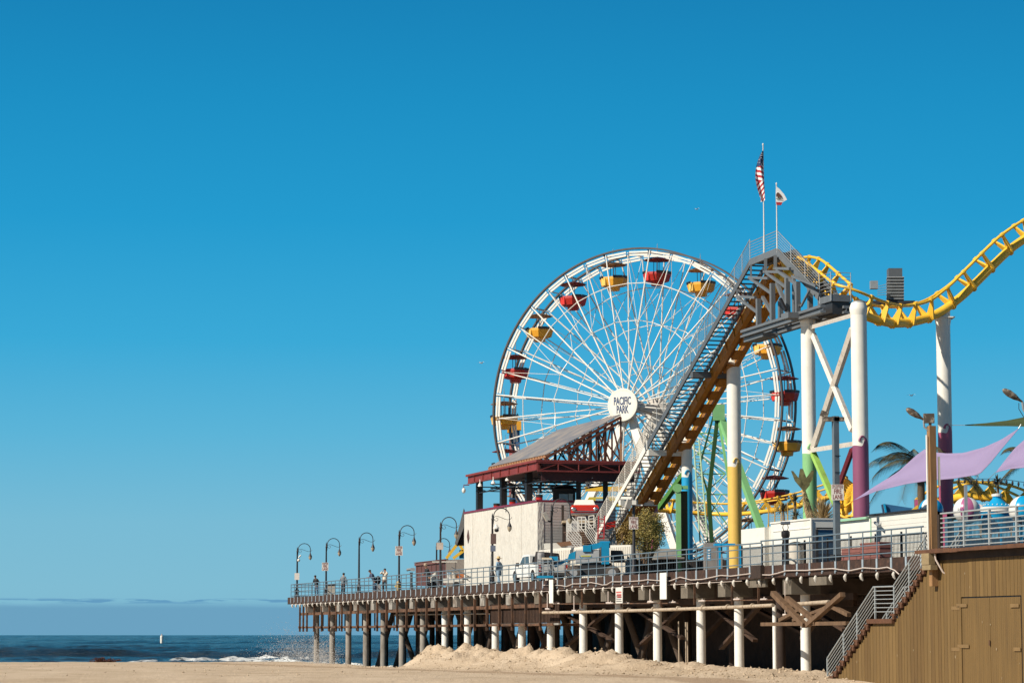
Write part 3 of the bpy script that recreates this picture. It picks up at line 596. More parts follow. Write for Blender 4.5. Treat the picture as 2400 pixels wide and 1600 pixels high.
# legs
for off in (2.35, -2.35):
    for bx, bz in ((-6.3, 0), (6.3, 0)):
        top = WC+AX*off*1.0-UP*.3; bot = WC+HX*bx+AX*(off*1.9); bot.z = DECK
        MB().beam(top, bot, .62, .5, AX).build('leg', WHITES, fw)
    MB().beam(WC+HX*-3+AX*off*1.4-UP*(WC.z-DECK)*.49, WC+HX*3+AX*off*1.4-UP*(WC.z-DECK)*.49, .3, .3).build('leg_brace', WHITES, fw)
mb = MB()
for bx in (-1, 1):
    for k in range(7):
        f0 = .1+.12*k; f1 = f0+.12; q = lambda f, o2: WC+HX*(bx*5.0*f)+AX*(o2*(1+.6*f))-UP*(.3+(WC.z-DECK-.3)*f)
        mb.tube(q(f0, 1.8), q(f1, -1.8), .05, 5); mb.tube(q(f0, -1.8), q(f1, 1.8), .05, 5)
mb.build('lattice_bracing', WHITES, fw)
# gondolas
def gondola(colname, m, mlight):
    g = thing('gondola', '', 'gondola', (0, 0, 0), 'gondolas of the ferris wheel')
    MB().lathe((0, 0, 0), [(1.0, -1.86), (1.14, -1.72), (1.16, -1.92), (1.0, -2.45), (.5, -2.52)], 8, ph=.5).build('bucket', m, g)
    MB().lathe((0, 0, 0), [(.52, -2.5), (.46, -2.82), (.3, -2.84)], 8, ph=.5).build('pod', m, g)
    mb = MB()
    for k in range(8):
        if k in (5,): continue
        a0 = 6.28318*(k+.5)/8; a1 = a0+6.28318/8
        A = Vector((math.cos(a0)*1.17, math.sin(a0)*1.17, -1.72)); B = Vector((math.cos(a1)*1.17, math.sin(a1)*1.17, -1.72)); mb.beam(A, A+(B-A)*.93, .07, .2)
    mb.build('rim_padding', BLACK, g)
    a = R(-115); MB().box((math.cos(a)*1.05, math.sin(a)*1.05, -2.12), (.5, .16, .62), (Vector((-math.sin(a), math.cos(a), 0)), Vector((math.cos(a), math.sin(a), 0)), UP)).build('door', mlight, g)
    cn = MB().lathe((0, 0, 0), [(1.14, -.72), (1.16, -.66), (.6, -.50), (.08, -.42)], 8, ph=.5).build('canopy', mat('canopy_'+colname, (.30, .17, .09) if colname == 'yellow' else (.20, .03, .025), .6, var=.2), g)
    MB().lathe((0, 0, 0), [(.08, -2.4), (.05, -2.0), (.035, .35), (.01, .75)], 8).build('mast', GREYL, g)
    mb = MB()
    for k in range(2):
        a = 6.28318*(k+.8)/4*1.9; mb.tube((math.cos(a)*.75, math.sin(a)*.75, -1.8), (math.cos(a)*.75, math.sin(a)*.75, -.62), .028, 5)
    mb.tube((-.2, 1.4, -.0), (-.2, -1.4, 0), .06, 6)
    mb.build('stays', DGREY, g); return g
gy = gondola('yellow', GOND_Y, mat('gondola_yellow_pale', (.82, .50, .12), .4)); gr = gondola('red', RED, mat('gondola_red_bright', (.62, .04, .03), .35))
used = {'y': 0, 'r': 0}
clock = ['at the very top', 'just right of the top', 'upper right, behind the coaster peak', 'right, level with the dark coaster lift', 'at the right edge, above hub level', 'at the right edge, level with the hub', 'lower right, above the green beam', 'lower right, nearest the white container', 'low on the right, behind the yellow column', 'near the bottom right', 'at the very bottom', 'just left of the bottom', 'low on the left, behind the restaurant', 'lower left, behind the red canopy', 'lower left, just above the red canopy', 'at the left edge, beside the blue tower', 'at the left edge, just above hub level', 'upper left, third from the top', 'upper left, second from the top', 'first left of the top']
for k in range(20):
    a = PH+6.28318*k/20; key = 'r' if k % 2 == 0 else 'y'; base = gr if key == 'r' else gy
    c = base if not used[key] else copy_tree(base); used[key] = 1
    c.location = wp(a, WR-.12, 0); c.rotation_euler = (R(rng.uniform(-1.5, 1.5)), R(rng.uniform(-1.5, 1.5)), -WA)
    c['label'] = '%s gondola %s of the ferris wheel' % ('red' if key == 'r' else 'yellow', clock[k])
# ---------------- roller coaster ----------------
rc = thing('roller_coaster', 'yellow steel roller coaster with a steep lift hill and grey maintenance stairs', 'roller coaster', P(1719, 1275, 155))
A0 = P(1395, 1263, 172); A1 = P(1758, 616, 146)          # outer stair stringer
LD = (A1-A0).normalized(); LN = IV.cross(LD); LN = -LN if LN.z < 0 else LN; LNG = (A1-A0).length
def LP(f, w, n): return A0+(A1-A0)*f+IV*w+LN*n            # along, inward, normal to slope
def cfor(f): return GREY if f > .36 else WHITES
fs_ = .36
for f0, f1, m in ((0, fs_, WHITES), (fs_, 1, GREY)):
    MB().beam(LP(f0, 0, 0), LP(f1, 0, 0), .09, .34, LN).build('stair_stringer', m, rc)
    MB().beam(LP(f0, .98, -.05), LP(f1, .98, -.05), .08, .30, LN).build('stair_stringer', GREY if m is GREY else mat('stair_grey', (.30, .28, .26), .6, var=.15), rc)
    for k in range(7):
        MB().tube(A0+(A1-A0)*f0+UP*(.38+k*.155), A0+(A1-A0)*f1+UP*(.38+k*.155), .03 if k == 6 else (.021 if m is WHITES else .014), 6).build('stair_rail', m if m is WHITES else GREYL, rc)
mb = MB(); n = int((A1-A0).z/.205)
mbw = MB()
for k in range(n):
    f = (k+.5)/n; c = LP(f, .5, -.02); (mbw if f < .30 else mb).box(c, (.30, .88, .045), (DV, IV, UP))
mb.build('stair_treads', DGREY, rc); mbw.build('stair_treads', mat('tread_grey', (.20, .18, .165), .6, var=.2), rc)
for k in range(24):
    f = k/23; a = A0+(A1-A0)*f; MB().tube(a, a+UP*1.33, .024, 6).build('stair_post', WHITES if f < fs_ else GREYL, rc)
# lift track: deep left box beam, ladder of ties, right rail
for f0, f1, m in ((.02, 1.02, YELD),):
    MB().beam(LP(f0, 1.32, -.42), LP(f1, 1.32, -.42), .30, .5, LN).build('track_beam', m, rc)
    MB().beam(LP(f0, 1.62, -.30), LP(f1, 1.62, -.30), .30, .30, LN).build('chain_trough', mat('ochre_dark', (.30, .13, .02), .6, var=.2), rc)
    MB().beam(LP(f0, 2.36, -.38), LP(f1, 2.36, -.38), .26, .40, LN).build('track_beam', m, rc)
    k = 0
    while k*1.45 < LNG*1.0:
        f = f0+k*1.45/LNG; MB().beam(LP(f, 1.78, -.5), LP(f, 2.22, -.5), .80, .14, LN).build('track_tie', m, rc); k += 1
    for w in (1.3, 2.3): MB().tube(LP(f0, w, -.02), LP(f1, w, -.02), .075, 8).build('running_rail', YEL, rc)
for k in range(22): f = .03+k*.045; MB().beam(LP(f, 1.14, -.05), LP(f, 1.16, -.66), .10, .03, LD).build('stiffener', YELD, rc)
def Fy(py): return (1263-py)/(1263-616)
def column(px, ptop, pband, Y, r, mbot, name='support_column', amp=.55, capital=True, lean=0, bottom=None):
    top = P(px, ptop, Y); zb = P(px, pband, Y).z; n = 40; mb = MB(); c = Vector((top.x, top.y, 0)); vs = []
    def wv(th):   # surf crest that curls up on the right-hand side
        q = ((th-R(-58)) % 6.28318)/6.28318; return amp*(math.exp(-((q-.0)*9)**2)+math.exp(-((1-q)*22)**2)) - .12*math.sin(6.28*q)
    z0 = DECK-.2 if bottom is None else bottom
    ang = [6.28318*k/n for k in range(n)]
    for zz in (z0, None, None, top.z):
        for th in ang:
            z = zz if zz is not None else zb+wv(th); vs.append(c+Vector((math.cos(th)*r, math.sin(th)*r, z)))
    o = len(mb.v); mb.v += [tuple(v) for v in vs]
    for i, mi in ((0, 1), (2, 0)):
        for k in range(n): mb.f.append((i*n+k, i*n+(k+1) % n, (i+1)*n+(k+1) % n, (i+1)*n+k)); mb.mi.append(mi)
    mb.f.append(tuple(3*n+k for k in range(n))); mb.mi.append(0); mb.cur = 0
    if capital: mb.lathe(Vector((top.x, top.y, top.z)), [(r*1.0, -.35), (r*1.12, -.12), (r*1.12, .02), (r*.9, .25)], 24)
    if amp > .1:      # curling tip of the crest
        th0 = R(-58); pts = []
        for j in range(10):
            q = j/9; a = -.2+q*3.7; rad = .21*(1-.45*q); pts.append((th0-(.16+rad*math.cos(a))/r*.8-.02, zb+amp*.72+rad*math.sin(a)*1.1))
        mb.cur = 1; mb.path([c+Vector((math.cos(t_)*(r+.004), math.sin(t_)*(r+.004), z)) for t_, z in pts], .05, 6, rs=[.075*(1-.085*j) for j in range(10)])
    mb.build(name, [WHITE, mbot], rc, smooth=True)
CY = mat('column_yellow', (.72, .46, .10), .45, var=.05); CB = mat('column_blue', (.01, .30, .55), .45, var=.05); CG = mat('column_green', (.22, .46, .20), .45, var=.05)
CP = mat('column_plum', (.23, .065, .13), .45, var=.05); CM = mat('column_magenta', (.42, .085, .15), .45, var=.05); CK = mat('column_pink', (.55, .11, .22), .45, var=.05)
column(1719, 846, 1098, 154.8, .41, CY); column(1609.5, 1032, 1122, 162.5, .335, CB, amp=.45)
column(1533, 1158, 1159, 169, .235, CK, amp=0, capital=False)
column(1893, 750, 1068, 138, .37, CG); column(2012, 722, 1050, 126, .385, CP, amp=.5); column(2210, 748, 1019, 143, .385, CM, amp=.5)
for f, w0, m in ((Fy(838), -.1, GREY), (Fy(1022), -.1, WHITES), (Fy(1148), -.1, WHITES)):
    c = LP(f, 0, 0); z = c.z-.42; p0 = c-IV*(-.1)+IV*0; a = Vector((c.x, c.y, z))+IV*.0; b2 = a+IV*2.45
    MB().beam(a, b2, .42, .36).build('cross_beam', m, rc); MB().beam(a+UP*.2, a+UP*.75, .1, .1, DV).build('bracket', m, rc)
# peak platform
Bp = P(1822, 590, 141.7); Cp = P(1921, 696, 136.1)
G3 = mat('platform_grey', (.145, .155, .165), .5, .1, var=.08, dirt=(.15, .12, .1), dirtamt=.3)
for off in (0, 1.0):
    MB().beam(A1+IV*off, Bp+IV*off, .16, .34).build('peak_beam', G3, rc); MB().beam(Bp+IV*off, Cp+IV*off, .16, .36).build('peak_beam', G3, rc)
MB().hexa([q+IV*w-UP*z for z in (.06, .02) for q, w in ((A1, .08), (A1, .92), (Bp, .92), (Bp, .08))]).build('peak_landing', DGREY, rc)
mb = MB()
for k in range(15):
    f = (k+.5)/15; c = Bp+(Cp-Bp)*f+IV*.5; mb.box(c, (.28, .82, .04), (DV, IV, UP))
mb.build('stair_treads', DGREY, rc)
for (a, b2, n) in ((A1, Bp, 3), (Bp, Cp, 4)):
    for off in (0,):
        mb = MB()
        for k in range(7): mb.tube(a+IV*off+UP*(.22+k*.155), b2+IV*off+UP*(.22+k*.155), .022 if k == 6 else .014, 6)
        for k in range(n): q = a+(b2-a)*(k/(n-1))+IV*off; mb.tube(q, q+UP*1.17, .026, 6)
        mb.build('platform_railing', GREYL, rc)
# horizontal truss below
T0 = P(1741, 781, 146); T1 = P(1929, 713, 134.4)
T0.z = T1.z = (T0.z+T1.z)/2
for off in (0, 1.3): 
    MB().beam(T0+IV*off, T1+IV*off, .3, .14).beam(T0+IV*off-UP*.28, T1+IV*off-UP*.28, .3, .12).beam(T0+IV*off-UP*.14, T1+IV*off-UP*.14, .05, .16).build('truss_chord', G3, rc)
MB().beam(T0+IV*.5-UP*.48, T0+IV*.5-UP*.48+(T1-T0)*.25, .9, .22).build('truss_box', G3, rc)
def onc(px, off=0):   # point on the chord under this column of the picture
    f = (px-1741)/(1929-1741); f = f*.93/(1-.07*f) if 0 < f < 1 else f; return T0+(T1-T0)*f+IV*off
for px, py in ((1783, 700), (1818, 664), (1853, 652), (1876, 660)):
    c = onc(px); top = P(px, py, c.y)
    for off in (0, 1.3): MB().beam(c+IV*off, Vector((c.x, c.y, top.z))+IV*off, .24, .24, DV).build('truss_post', G3, rc)
def sl(a, b2, w=.14, Y0=None, Y1=None): 
    ya = Y0 or (146-(a[0]-1741)/188*11.6); yb = Y1 or (146-(b2[0]-1741)/188*11.6)
    MB().beam(P(a[0], a[1], ya), P(b2[0], b2[1], yb), w, w).build('truss_brace', G3, rc)
c7 = lambda x, y: (1720+x/6.532, 560+y/6.532)
for a, b2, w in (((230, 590), (530, 600), .14), ((250, 600), (600, 850), .14), ((45, 880), (330, 895), .14), ((60, 900), (375, 1130), .14), ((440, 890), (600, 1160), .16), ((660, 680), (830, 1080), .18),
                 ((460, 500), (700, 505), .14), ((620, 450), (860, 455), .14), ((500, 520), (830, 760), .14), ((660, 480), (960, 690), .16), ((890, 570), (1260, 720), .12), ((1160, 780), (1030, 1030), .1), ((910, 600), (1010, 1040), .16),
                 ((262, 390), (262, 590), .1), ((485, 300), (485, 500), .16), ((635, 250), (635, 450), .16), ((50, 770), (50, 890), .1)):
    sl(c7(*a), c7(*b2), w)
sp_ = MB().beam(P(1829, 700, 139), P(1842, 728, 138.5), .14, .14).build('spring_damper', BLACK, rc)
# platform at the foot of the peak stairs
C2 = Cp-UP*.05; X1 = C2-DV*1.5
mb = MB(); mb.hexa([q-UP*z for z in (.34, 0) for q in (C2, C2+IV*1.15, X1+IV*1.15, X1)]); mb.build('service_platform', G3, rc)
MB().hexa([q-UP*z for z in (1.0, .37) for q in (C2+IV*.1+DV*.4, C2+IV*1.7+DV*.4, X1+IV*1.7+DV*.1, X1+DV*.1+IV*.1)]).build('platform_girder', DGREY, rc)
mb = MB()
for k in range(6): mb.path([C2+UP*(.2+k*.19), X1+UP*(.2+k*.19), X1+IV*1.1+UP*(.2+k*.19)], .016, 5)
for q in (C2, X1, X1+IV*1.1): mb.tube(q-UP*.3, q+UP*1.17, .025, 6)
mb.build('platform_railing', GREYL, rc)
k0 = P(1893, 742, 138); MB().box(k0, (1.0, 2.6, .3), (DV, IV, UP)).build('cross_beam', G3, rc)
k0 = P(2012, 712, 126); MB().lathe(k0-UP*.3, [(.36, 0), (.40, .12), (.30, .40), (.2, .44)], 20).build('column_head', mat('head_grey', (.24, .26, .27), .5), rc, smooth=True)
# cross bracing between the pair of columns
def br(a, b2, w, h, m): MB().beam(P(*a), P(*b2), w, h, DV).build('column_brace', m, rc)
WB = mat('brace_white', (.70, .64, .56), .5, var=.08, dirt=(.35, .16, .06), dirtamt=.7, dlo=.55, dhi=.7, dscale=3)
br((1903, 766, 137.7), (1996, 739, 126.3), .2, .26, WB); br((1999, 770, 126.3), (1905, 1052, 137.7), .26, .26, WB); br((1905, 782, 138), (1998, 1008, 126.5), .24, .24, WB)
br((1905, 1054, 137.7), (1998, 1040, 126.3), .22, .26, WB); br((1906, 1062, 137.7), (1960, 1185, 134), .3, .2, mat('lime_paint', (.30, .50, .10), .5, dirt=(.2, .1, .05))); br((1998, 1052, 126.3), (1958, 1160, 131), .2, .2, MAROON)
MB().box(P(2210, 745, 143), (1.15, 1.0, .06), (Vector((1, 0, 0)), Vector((0, 1, 0)), UP)).box(P(2210, 737, 143), (.7, .55, .45)).build('column_plate', WHITE, rc)
# tubular track
def catmull(pts, n=8):
    out_ = []; m = len(pts)
    for i in range(m-1):
        p0 = pts[max(i-1, 0)]; p1 = pts[i]; p2 = pts[i+1]; p3 = pts[min(i+2, m-1)]
        for j in range(n):
            t = j/n; out_.append(.5*((2*p1)+(-p0+p2)*t+(2*p0-5*p1+4*p2-p3)*t*t+(-p0+3*p1-3*p2+p3)*t**3))
    out_.append(pts[-1]); return out_
def track(parent, ctrl, gauge=1.05, drop=.78, latf=None, sr=.22, rr_=.075, m=YEL, bank=None, tie=1.5, fullz=False):
    pts = catmull([Vector(c) for c in ctrl], 8); n = len(pts); L1 = []; L2 = []; SP = []; fr_ = []
    for i, p in enumerate(pts):
        t = (pts[min(i+1, n-1)]-pts[max(i-1, 0)]).normalized(); lat = t.cross(UP).normalized(); nn_ = lat.cross(t).normalized()
        if latf:
            w_ = latf(i/(n-1)); u_ = Vector((p.x, p.y, p.z-CAMZ)).normalized(); u_ = (u_-t*u_.dot(t)).normalized(); u_ = -u_ if u_.dot(lat) < 0 else u_
            lat = (lat*(1-w_)+u_*w_).normalized(); lat = (lat-t*lat.dot(t)).normalized(); nn_ = lat.cross(t).normalized(); nn_ = -nn_ if nn_.z < 0 else nn_
        if bank: b_ = R(bank(i/(n-1))); lat, nn_ = lat*math.cos(b_)+nn_*math.sin(b_), nn_*math.cos(b_)-lat*math.sin(b_)
        L1.append(p-lat*gauge/2); L2.append(p+lat*gauge/2); SP.append(p-nn_*drop); fr_.append((t, lat, nn_))
    MB().path(L1, rr_, 10).build('running_rail', m, parent, smooth=True); MB().path(L2, rr_, 10).build('running_rail', m, parent, smooth=True)
    MB().path(SP, sr, 16).build('spine_tube', m, parent, smooth=True)
    acc = 0; last = -9
    for i in range(1, n):
        acc += (pts[i]-pts[i-1]).length
        if acc-last >= tie:
            last = acc; t, lat, nn_ = fr_[i]; S = SP[i]; mb = MB()
            for sgn, rl_ in ((-1, L1[i]), (1, L2[i])):
                e = rl_-nn_*.02
                p = [S+lat*sgn*.02+nn_*(sr+.0), e+lat*(-sgn*.02)+nn_*.02, e+lat*sgn*.1-nn_*.05, S+lat*sgn*(sr+.12)-nn_*.12, S+lat*sgn*.06-nn_*(sr+.08)]
                mb.prism([q-t*.05 for q in p], t*.10)
            mb.lathe(S-t*.09, [(sr+.05, 0), (sr+.05, .18)], 16, t); 
            for rl_ in (L1[i], L2[i]): mb.lathe(rl_-t*.12, [(.11, 0), (.12, .05), (.12, .19), (.11, .24)], 10, t)
            mb.build('track_tie', m, parent)
TC = [(1815, 640, 147.5), (1840, 612, 145), (1868, 602, 143), (1897, 606, 141), (1925, 625, 139), (1955, 650, 137.5), (1985, 674, 136.5), (2020, 696, 136.7), (2060, 711, 138), (2100, 718, 139.8), (2140, 714, 141.2), (2180, 700, 142.3), (2225, 668, 143), (2266, 629, 143.4), (2310, 585, 143.8), (2350, 549, 144.2), (2400, 516, 144.7), (2450, 492, 145.2)]
track(rc, [P(*c) for c in TC], drop=.90, sr=.235, latf=lambda q: min(.9, max(0, (q-.5)*4)))
# ---------------- plank wall, beach stairs and upper platform ----------------
TW = -2.8
OLV = mat('olive_planks', (.148, .086, .025), .8, var=.16, scale=1.2, stretch=(3, 3, .25), bump=.006, bscale=18, dirt=(.10, .055, .02), dirtamt=.5, dscale=1.5)
BRN = mat('stair_timber', (.11, .045, .02), .8, var=.3, scale=4, bump=.008, dirt=(.07, .03, .015), dirtamt=.6)
z6 = lambda x, y: (1900+x/3.564, 1160+y/3.564)
def SZ(px, py, t=TW): p = Q(px, py, t); return ST(p)[0], p.z
steps = [z6(x, y) for x, y in ((190, 1520), (220, 1480), (250, 1435), (280, 1390), (310, 1350), (338, 1305), (367, 1262), (396, 1218), (426, 1173), (456, 1132), (484, 1090))]
up_ = [z6(x, y) for x, y in ((703, 1000), (736, 952), (768, 905), (800, 860), (830, 815), (862, 768), (893, 720), (925, 668), (955, 622))]
stp = [SZ(*p) for p in steps]; lnd = (SZ(*z6(505, 1045)), SZ(*z6(690, 1045))); upl = [SZ(*p) for p in up_]
sC = upl[-1][0]-.1
wall = thing('plank_wall', 'olive brown plank wall below the platform at the foot of the pier', 'wall', PT(20, TW, 1))
prof = [(s-.17, z-.12) for s, z in stp]+[(lnd[0][0]-.1, lnd[0][1]-.1), (lnd[1][0], lnd[1][1]-.1)]+[(s-.17, z-.12) for s, z in upl]
prof.sort()
ps = [a for a, b2 in prof]; pz = [b2 for a, b2 in prof]
s_door0, s_door1 = ST(Q(2391, 1450, TW))[0], ST(Q(2252, 1450, TW))[0]; z_door = Q(2320, 1396, TW).z
OLV2 = mat('olive_planks_faded', (.165, .098, .031), .85, var=.2, scale=1.2, stretch=(3, 3, .25), bump=.006, bscale=18, dirt=(.11, .06, .022), dirtamt=.6, dscale=1.5)
OLV3 = mat('olive_planks_dark', (.128, .072, .020), .8, var=.16, scale=1.2, stretch=(3, 3, .25), bump=.006, bscale=18, dirt=(.08, .04, .015), dirtamt=.6, dscale=1.5)
mb = MB(); rr = random.Random(11); x = 8.0; smax = max(ps)+.1
while x < smax:
    w = rr.uniform(.25, .33)
    mb.cur = rr.choice((0, 0, 0, 1, 2))
    c = x+w/2; zt = DECK-.12 if c < ps[0] else float(np.interp(c, ps, pz))
    if not (s_door0 < c < s_door1): mb.pbox(x+.011, x+w-.011, TW, TW+.03+rr.uniform(0, .012), -.3, zt)
    elif z_door < zt: mb.pbox(x+.011, x+w-.011, TW, TW+.03+rr.uniform(0, .012), z_door, zt)
    x += w
mb.build('planks', [OLV, OLV2, OLV3], wall)
mb = MB(); rr2 = random.Random(31)
for k in range(60):
    a = rr2.uniform(10, smax-2); z = rr2.uniform(.6, DECK-.7)
    if z < (DECK-.12 if a < ps[0] else float(np.interp(a, ps, pz)))-.3: mb.pbox(a, a+rr2.uniform(.01, .03), TW-.004, TW-.001, z, z+rr2.uniform(.02, .10))
mb.build('paint_chips', mat('bare_wood_chip', (.42, .33, .22), .8), wall)

MB().pbox(8, smax-.5, TW+.06, TW+.09, -.3, .8).pbox(8, sC, TW+.06, TW+.09, -.3, DECK-.2).build('backing', BLACK, wall)
mid = (s_door0+s_door1)/2+.05
for a, b2, nm in ((s_door0+.02, mid-.012, 'door_leaf'), (mid+.012, s_door1-.02, 'door_leaf')):
    mb = MB(); x = a; 
    while x < b2-.05: w = min(.15, b2-x); mb.pbox(x+.003, x+w-.003, TW+.035, TW+.056+rr.uniform(0, .004), -.2, z_door-.05); x += w
    d_ = mb.build(nm, OLV, wall)
HNG = mat('painted_hinge', (.20, .12, .045), .6, var=.15)
for px, py, w in ((2254, 1418, 24), (2240, 1424, 20), (2378, 1418, 20), (2258, 1513, 26), (2240, 1520, 20), (2384, 1520, 16)):
    a, c = Q(px-w/2, py, TW), Q(px+w/2, py+1, TW); mb = MB().pbox(ST(c)[0], ST(a)[0], TW-.012, TW-.001, a.z-.07, a.z+.06); mb.build('hinge', HNG, wall)
MB().pbox(mid-.05, mid+.02, TW-.03, TW-.001, 2.2, 2.4).build('latch', mat('latch_rust', (.12, .06, .03), .8), wall)
stair = thing('beach_stairs', 'wooden stairs with grey pipe handrails running down from the pier to the sand', 'stairs', PT(stp[0][0], TW, .8))
mb = MB()
for s, z in stp+upl: mb.pbox(s-.21, s+.19, TW-.12, TW+1.25, z-.02, z+.06); mb.pbox(s-.21, s-.16, TW-.10, TW+1.2, z-.02, z+.2); mb.pbox(s-.17, s-.01, TW-.13, TW-.04, z-.16, z-.021)
mb.pbox(lnd[1][0]-.15, lnd[0][0]+.15, TW-.14, TW+1.25, lnd[0][1]-.12, lnd[0][1]+.06)
mb.build('steps', BRN, stair)
mb = MB(); mb.beam(PT(stp[0][0], TW+1.3, stp[0][1]-.25), PT(stp[-1][0], TW+1.3, stp[-1][1]-.25), .08, .3); mb.beam(PT(upl[0][0], TW+1.3, upl[0][1]-.25), PT(sC, TW+1.3, DECK-.3), .08, .3); mb.build('stringer', BRN, stair)
RG = mat('rail_grey', (.36, .38, .38), .5, .2, var=.12, scale=5, dirt=(.25, .17, .1), dirtamt=.5, dscale=5, dlo=.6, dhi=.75)
tp_ = [SZ(*z6(x, y), TW-.08) for x, y in ((140, 1358), (525, 765), (690, 760), (1015, 262))]
for off, m in ((-.08, RG), (1.22, RG)):
    mb = MB()
    for k in range(7):
        dz = -.163*k; pp_ = [PT(a, TW+off, z+dz) for a, z in tp_]
        mb.path(pp_, .032 if k == 0 else .02, 8)
    mb.path([PT(tp_[0][0], TW+off, tp_[0][1]), PT(tp_[0][0]+.02, TW+off, tp_[0][1]-1.2)], .03, 8)
    mb.build('handrail', m, stair, smooth=True)
    for x, y0, y1 in ((140, 1360, 1562), (275, 1155, 1395), (388, 978, 1215), (537, 768, 1035), (697, 760, 1008), (822, 560, 805), (952, 360, 605)):
        a, z0 = SZ(*z6(x, y0), TW-.08); _, z1 = SZ(*z6(x, y1), TW-.08); MB().pbox(a-.03, a+.03, TW+off-.03, TW+off+.03, z1, z0).build('post', m, stair)
plat = thing('timber_platform', 'brown timber platform above the olive plank wall', 'platform', PT(15, 0, DECK))
mb = MB(); mb.pbox(4, sC+.0, TW-.42, -.1, DECK-.10, DECK); mb.build('deck', FASC, plat)
rr = random.Random(6)
mb = MB(); x = 4
while x < sC-.1: w = rr.uniform(.5, 1.6); mb.pbox(x, min(x+w-.01, sC), TW-.47, TW-.425, DECK-.12-rr.uniform(0, .05), DECK+rr.uniform(-.02, .03)); x += w
mb.build('edge_boards', BRN, plat); MB().pbox(4, sC-.75, TW-.05, TW-.002, DECK-.40, DECK-.105).build('overhang_shadow_strip', DARKW, plat)  # dark strip added under the deck edge to deepen the overhang shadow
sP = ST(Q(2188, 1290, TW-.3))[0]
o = MB().pbox(sP-.0, sP+.65, TW-.5, TW-.25, DECK-.55, DECK-.13).pbox(sP-.1, sP+.65, TW-.48, TW-.2, DECK-.75, DECK-.56).build('post_blocking', mat('blocking_wood', (.26, .19, .10), .8, var=.2, scale=3, bump=.006), plat)
# platform railing
pr = thing('platform_railing', 'silver grey pipe railing with eight bars on the platform at right', 'railing', PT(12, TW, DECK))
s0, s1 = 6, ST(Q(2206, 1285, TW-.35))[0]
for k in range(8): MB().tube(PT(s0, TW-.35, DECK+.08+k*.175), PT(s1, TW-.35, DECK+.08+k*.175), .034 if k == 7 else .026, 8).build('bar', RG, pr, smooth=True)
for px in (2260.5, 2320, 2384): s = ST(Q(px, 1260, TW-.35))[0]; MB().pbox(s-.05, s+.05, TW-.39, TW-.31, DECK+.03, DECK+1.32).build('post', RG, pr)
s = s1+.05; MB().pbox(s-.02, s+.16, TW-.4, TW-.25, DECK+.03, DECK+1.28).build('end_post', DARKW, pr)
# tall timber lamp pole and its floodlights
def cobra(parent, tip, base, m, w=.32):
    d = (base-tip); l = d.length; d.normalize(); sd = d.cross(UP).normalized(); u = sd.cross(d); mb = MB(); vs = []
    for f, r in ((0, .05), (.08, .16), (.3, .24), (.6, .20), (.8, .10), (1, .055)):
        for k in range(10):
            a = 6.283*k/10; vs.append(tip+d*(l*f)+sd*(math.cos(a)*r*w/.24*.5)+u*(math.sin(a)*r*.55))
    mb.add(vs, [(i*10+k, i*10+(k+1) % 10, (i+1)*10+(k+1) % 10, (i+1)*10+k) for i in range(5) for k in range(10)]+[tuple(range(10)), tuple(range(50, 60))])
    return mb.build('lamp_head', m, parent, smooth=True)
POLEW = mat('pole_wood', (.30, .16, .065), .75, var=.25, scale=2, stretch=(6, 6, .5), bump=.006, dirt=(.14, .07, .03), dirtamt=.5)
HEADM = mat('floodlight_shell', (.10, .075, .055), .6, var=.3, scale=6, dirt=(.45, .38, .3), dirtamt=.7, dscale=6, dlo=.5, dhi=.6)
yp = 99.6; bp_ = P(2189, 1290, yp)
lp = thing('timber_lamp_pole', 'square wooden pole with weathered floodlights and a white conduit beside the stairs', 'lamp pole', bp_)
tpz = zat(2187, 998, yp)
MB().box((bp_.x-.02, bp_.y, (tpz+DECK-1.35)/2), (.26, .26, tpz-DECK+1.35), (DV, IV, UP)).build('pole', POLEW, lp)
MB().tube((bp_.x-.22, bp_.y-.1, DECK), (bp_.x-.22, bp_.y-.1, tpz-.35), .035, 8).build('conduit', WHITE, lp, smooth=True)
MB().box(P(2201, 1104, yp), (.05, .25, 1.1)).build('side_panel', mat('panel_tan', (.42, .38, .32)), lp)
cobra(lp, P(2124, 957, yp), P(2166, 984, yp), HEADM)
MB().path([P(2165, 984, yp), P(2166, 1000, yp), P(2178, 1010, yp)], .04, 8).build('lamp_arm', GREYL, lp, smooth=True)
MB().box(P(2177, 980, yp), (.40, .18, .36)).box(P(2180, 997, yp), (.10, .1, .3)).build('flood_box', HEADM, lp)
mb = MB().path([P(2191, 1297, yp-.6), P(2193, 1310, yp-.6), P(2210, 1340, yp-.6), P(2217, 1344, yp-.6)], .035, 8); mb.build('flex_conduit', WPIPE, lp, smooth=True)
yq = 97; l2 = thing('platform_floodlight', 'brown floodlight head at the right edge high above the purple sail', 'floodlight', P(2412, 1280, yq))
cobra(l2, P(2350, 912, yq), P(2397, 942, yq), HEADM); MB().path([P(2396, 942, yq), P(2399, 960, yq), P(2410, 975, yq)], .045, 8).build('lamp_arm', GREYL, l2, smooth=True)
MB().tube(P(2412, 1290, yq), P(2412, 930, yq), .13, 10).build('pole', POLEW, l2)
MB().path([P(2388, 944, yq), P(2388, 958, yq), P(2400, 978, yq)], .014, 5).build('cable', BLACK, l2)
